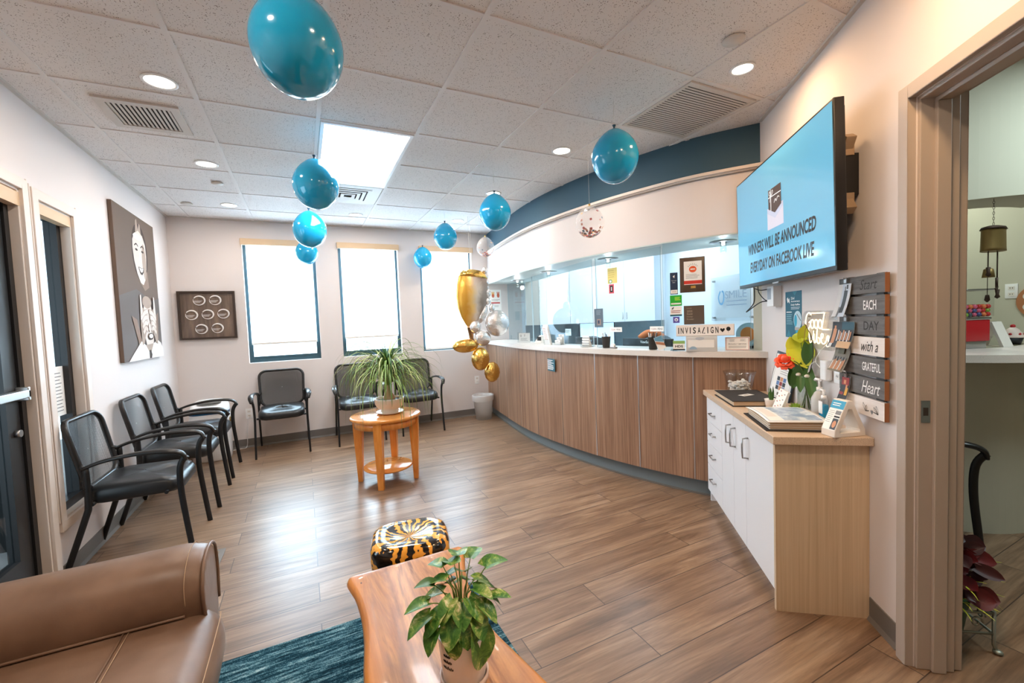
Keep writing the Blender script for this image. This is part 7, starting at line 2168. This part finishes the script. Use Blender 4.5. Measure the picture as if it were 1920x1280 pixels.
# hanging bell chime
BX, BY = 3.42, 0.955
r = thing('bell_chime', 'aged brass bell wind chime hanging from a chain in the next room', 'wind chime', (BX, BY, 0))
mb = MB(); mb.loft([[((0.085 * s) * cos(2 * pi * k / 28) , (0.045 * s) * sin(2 * pi * k / 28), z) for k in range(28)] for z, s in ((1.645, 1.02), (1.66, 1.0), (1.755, 0.96), (1.762, 1.0))], 'brass', cap=True); mb.M = Matrix.Identity(4); mb.build('bell_body', r)
mb = MB(); mb.loft([[((0.088 * s) * cos(2 * pi * k / 28), (0.048 * s) * sin(2 * pi * k / 28), z) for k in range(28)] for z, s in ((1.762, 1.02), (1.775, 0.9), (1.782, 0.5), (1.784, 0.05))], 'rust', cap=True); mb.build('lid', r)
mb = MB()
for k in range(60):
    z = 1.785 + 0.0145 * k
    if z > H - 0.008: break
    mb.tube([(0.004 * cos(a) * (1 if k % 2 else 0.2), 0.004 * cos(a) * (0.2 if k % 2 else 1), z + 0.009 + 0.009 * sin(a)) for a in [2 * pi * j / 8 for j in range(8)]], 0.0011, 'rust', 5, closed=True)
mb.build('chain', r)
for (x, y, zz, kind) in ((-0.062, 0.0, 1.55, 0), (-0.018, -0.02, 1.50, 1), (0.0, 0.02, 1.40, 2), (0.066, 0.0, 1.43, 0)):
    mb = MB(); mb.cyl((x, y, 1.645), (x, y, zz), 0.0016, 'rust', 6); mb.build('strand', r)
    mb = MB()
    if kind == 1:
        mb.prism([(x + 0.022 * (1 if k % 2 else 0.45) * cos(pi * k / 5), zz - 0.06 + 0.022 * (1 if k % 2 else 0.45) * sin(pi * k / 5)) for k in range(10)], y - 0.003, y + 0.003, 'rust', axis='y'); mb.cyl((x, y, zz), (x, y, zz - 0.05), 0.006, 'rust', 8)
    elif kind == 2:
        mb.lathe([(0.0001, 0.03), (0.008, 0.028), (0.012, 0.0), (0.003, -0.012)], 'rust', 12, c=(x, y, zz - 0.02)); mb.build('charm', r); mb = MB(); mb.lathe([(0.012, 0.05), (0.020, 0.045), (0.026, 0.0), (0.024, 0.0)], 'brass', 16, c=(x + 0.012, y, zz + 0.105))
    else:
        mb.lathe([(0.0001, 0.01), (0.010, 0.006), (0.007, -0.02), (0.012, -0.035), (0.0001, -0.045)], 'rust', 12, c=(x, y, zz)); 
    mb.build('charm', r)
o = outlet('white switch plate on the far wall beyond the bell chime', (5.2, 1.345, 1.39), -pi / 2)
r = thing('round_plaque', 'round orange wall plaque with pale discs in the next room', 'wall decor', (5.2, 1.175, 1.36), -pi / 2)

mb = MB(); mb.cyl((0, -0.02, 0), (0, -0.001, 0), 0.14, col('plaque_orange', (176, 116, 76), 0.6), 40); mb.build('disc', r)
mb = MB()
for k in range(6):
    a = radians(60 * k + 30); mb.cyl((0.085 * cos(a), -0.024, 0.085 * sin(a)), (0.085 * cos(a), -0.02, 0.085 * sin(a)), 0.030, 'offwhite', 20)
mb.build('pale_disc', r)
# chair seen in part through the doorway
make_chair('black guest chair seen in part through the right doorway', (3.008, 1.236, 0), radians(40), 'guest chair in the next room')
# wrought iron stand with dark flowers
r = thing('plant_stand', 'small wrought iron plant stand beyond the doorway', 'plant stand', (2.335, 0.78, 0), RZR)
mb = MB(); s_ = 0.10
for z in (0.075, 0.158):
    mb.tube([(-s_, -s_, z), (s_, -s_, z), (s_, s_, z), (-s_, s_, z)], 0.006, 'steel2', 8, closed=True)
mb.build('frame', r)
mb = MB()
for x in (-s_, s_):
    for y in (-s_, s_):
        mb = MB(); mb.tube([(x, y, 0.165), (x, y, 0.03), (x * 1.08, y * 1.08, 0.004)], 0.006, 'steel2', 8); mb.ell((x * 1.08, y * 1.08, 0.009), (0.016, 0.016, 0.009), 'steel2', 10, 7); mb.build('leg', r)
mb = MB()
for sd in (-s_, s_):
    for k in range(2):
        c0 = -0.05 + 0.1 * k
        P = [(c0 * 0.85 + 0.022 * (1 - t_ / 14) * cos(t_ * 0.6), 0.117 + 0.026 * (1 - t_ / 14) * sin(t_ * 0.6)) for t_ in range(12)]
        mb = MB(); mb.tube([(sd, a_, b_) for a_, b_ in P], 0.0035, 'steel2', 6, curve=2); mb.build('scroll', r)
        mb = MB(); mb.tube([(a_, sd, b_) for a_, b_ in P], 0.0035, 'steel2', 6, curve=2); mb.build('scroll', r)
r = thing('dark_flower_pot', 'green pot of dark red flowers and yellow green leaves in the iron stand', 'plant', (2.335, 0.78, 0.0))
mb = MB(); mb.lathe([(0.0001, 0.012), (0.055, 0.012), (0.078, 0.17), (0.082, 0.175), (0.074, 0.175), (0.0001, 0.15)], col('pot_green', (44, 84, 44), 0.4), 28, cap=False); mb.build('pot', r)
mb = MB(); rn = random.Random(6); dr_ = [col('dark_red_petal', (96, 22, 26), 0.45), col('maroon_petal', (60, 18, 20), 0.45)]
for k in range(70):
    a = rn.uniform(0, 2 * pi); q = rn.uniform(0.0, 0.10); z = 0.19 + rn.uniform(0, 0.22)
    p = Vector((q * cos(a), q * sin(a), z)); d = Vector((cos(a + rn.uniform(-.6, .6)), sin(a + rn.uniform(-.6, .6)), rn.uniform(-0.3, 0.6))).normalized()
    leaf(mb, p, p + d * rn.uniform(0.05, 0.085), rn.uniform(0.05, 0.08), (-0.85, -0.5, 0.7), rn.choice(dr_), rn.uniform(-0.2, 0.4), 6)
mb.build('flowers', r, flat=True)
mb = MB()
for k in range(40):
    a = rn.uniform(0, 2 * pi); strap(mb, (0.08 * cos(a), 0.08 * sin(a), 0.17 + rn.uniform(0, .12)), a, rn.uniform(0.1, 1.0), rn.uniform(0.06, 0.11), rn.uniform(0.5, 1.8), 0.006, 'yellowgreen', 5)
mb.build('leaves', r, flat=True)
light('AREA', 'side_room_light', (3.2, 0.1, H - 0.03), 22, (0.80, 0.97, 1.0), 0.6, 0.6)
light('AREA', 'side_room_light', (4.6, 1.75, H - 0.03), 10, (0.92, 1.0, 0.9), 0.4, 0.4)
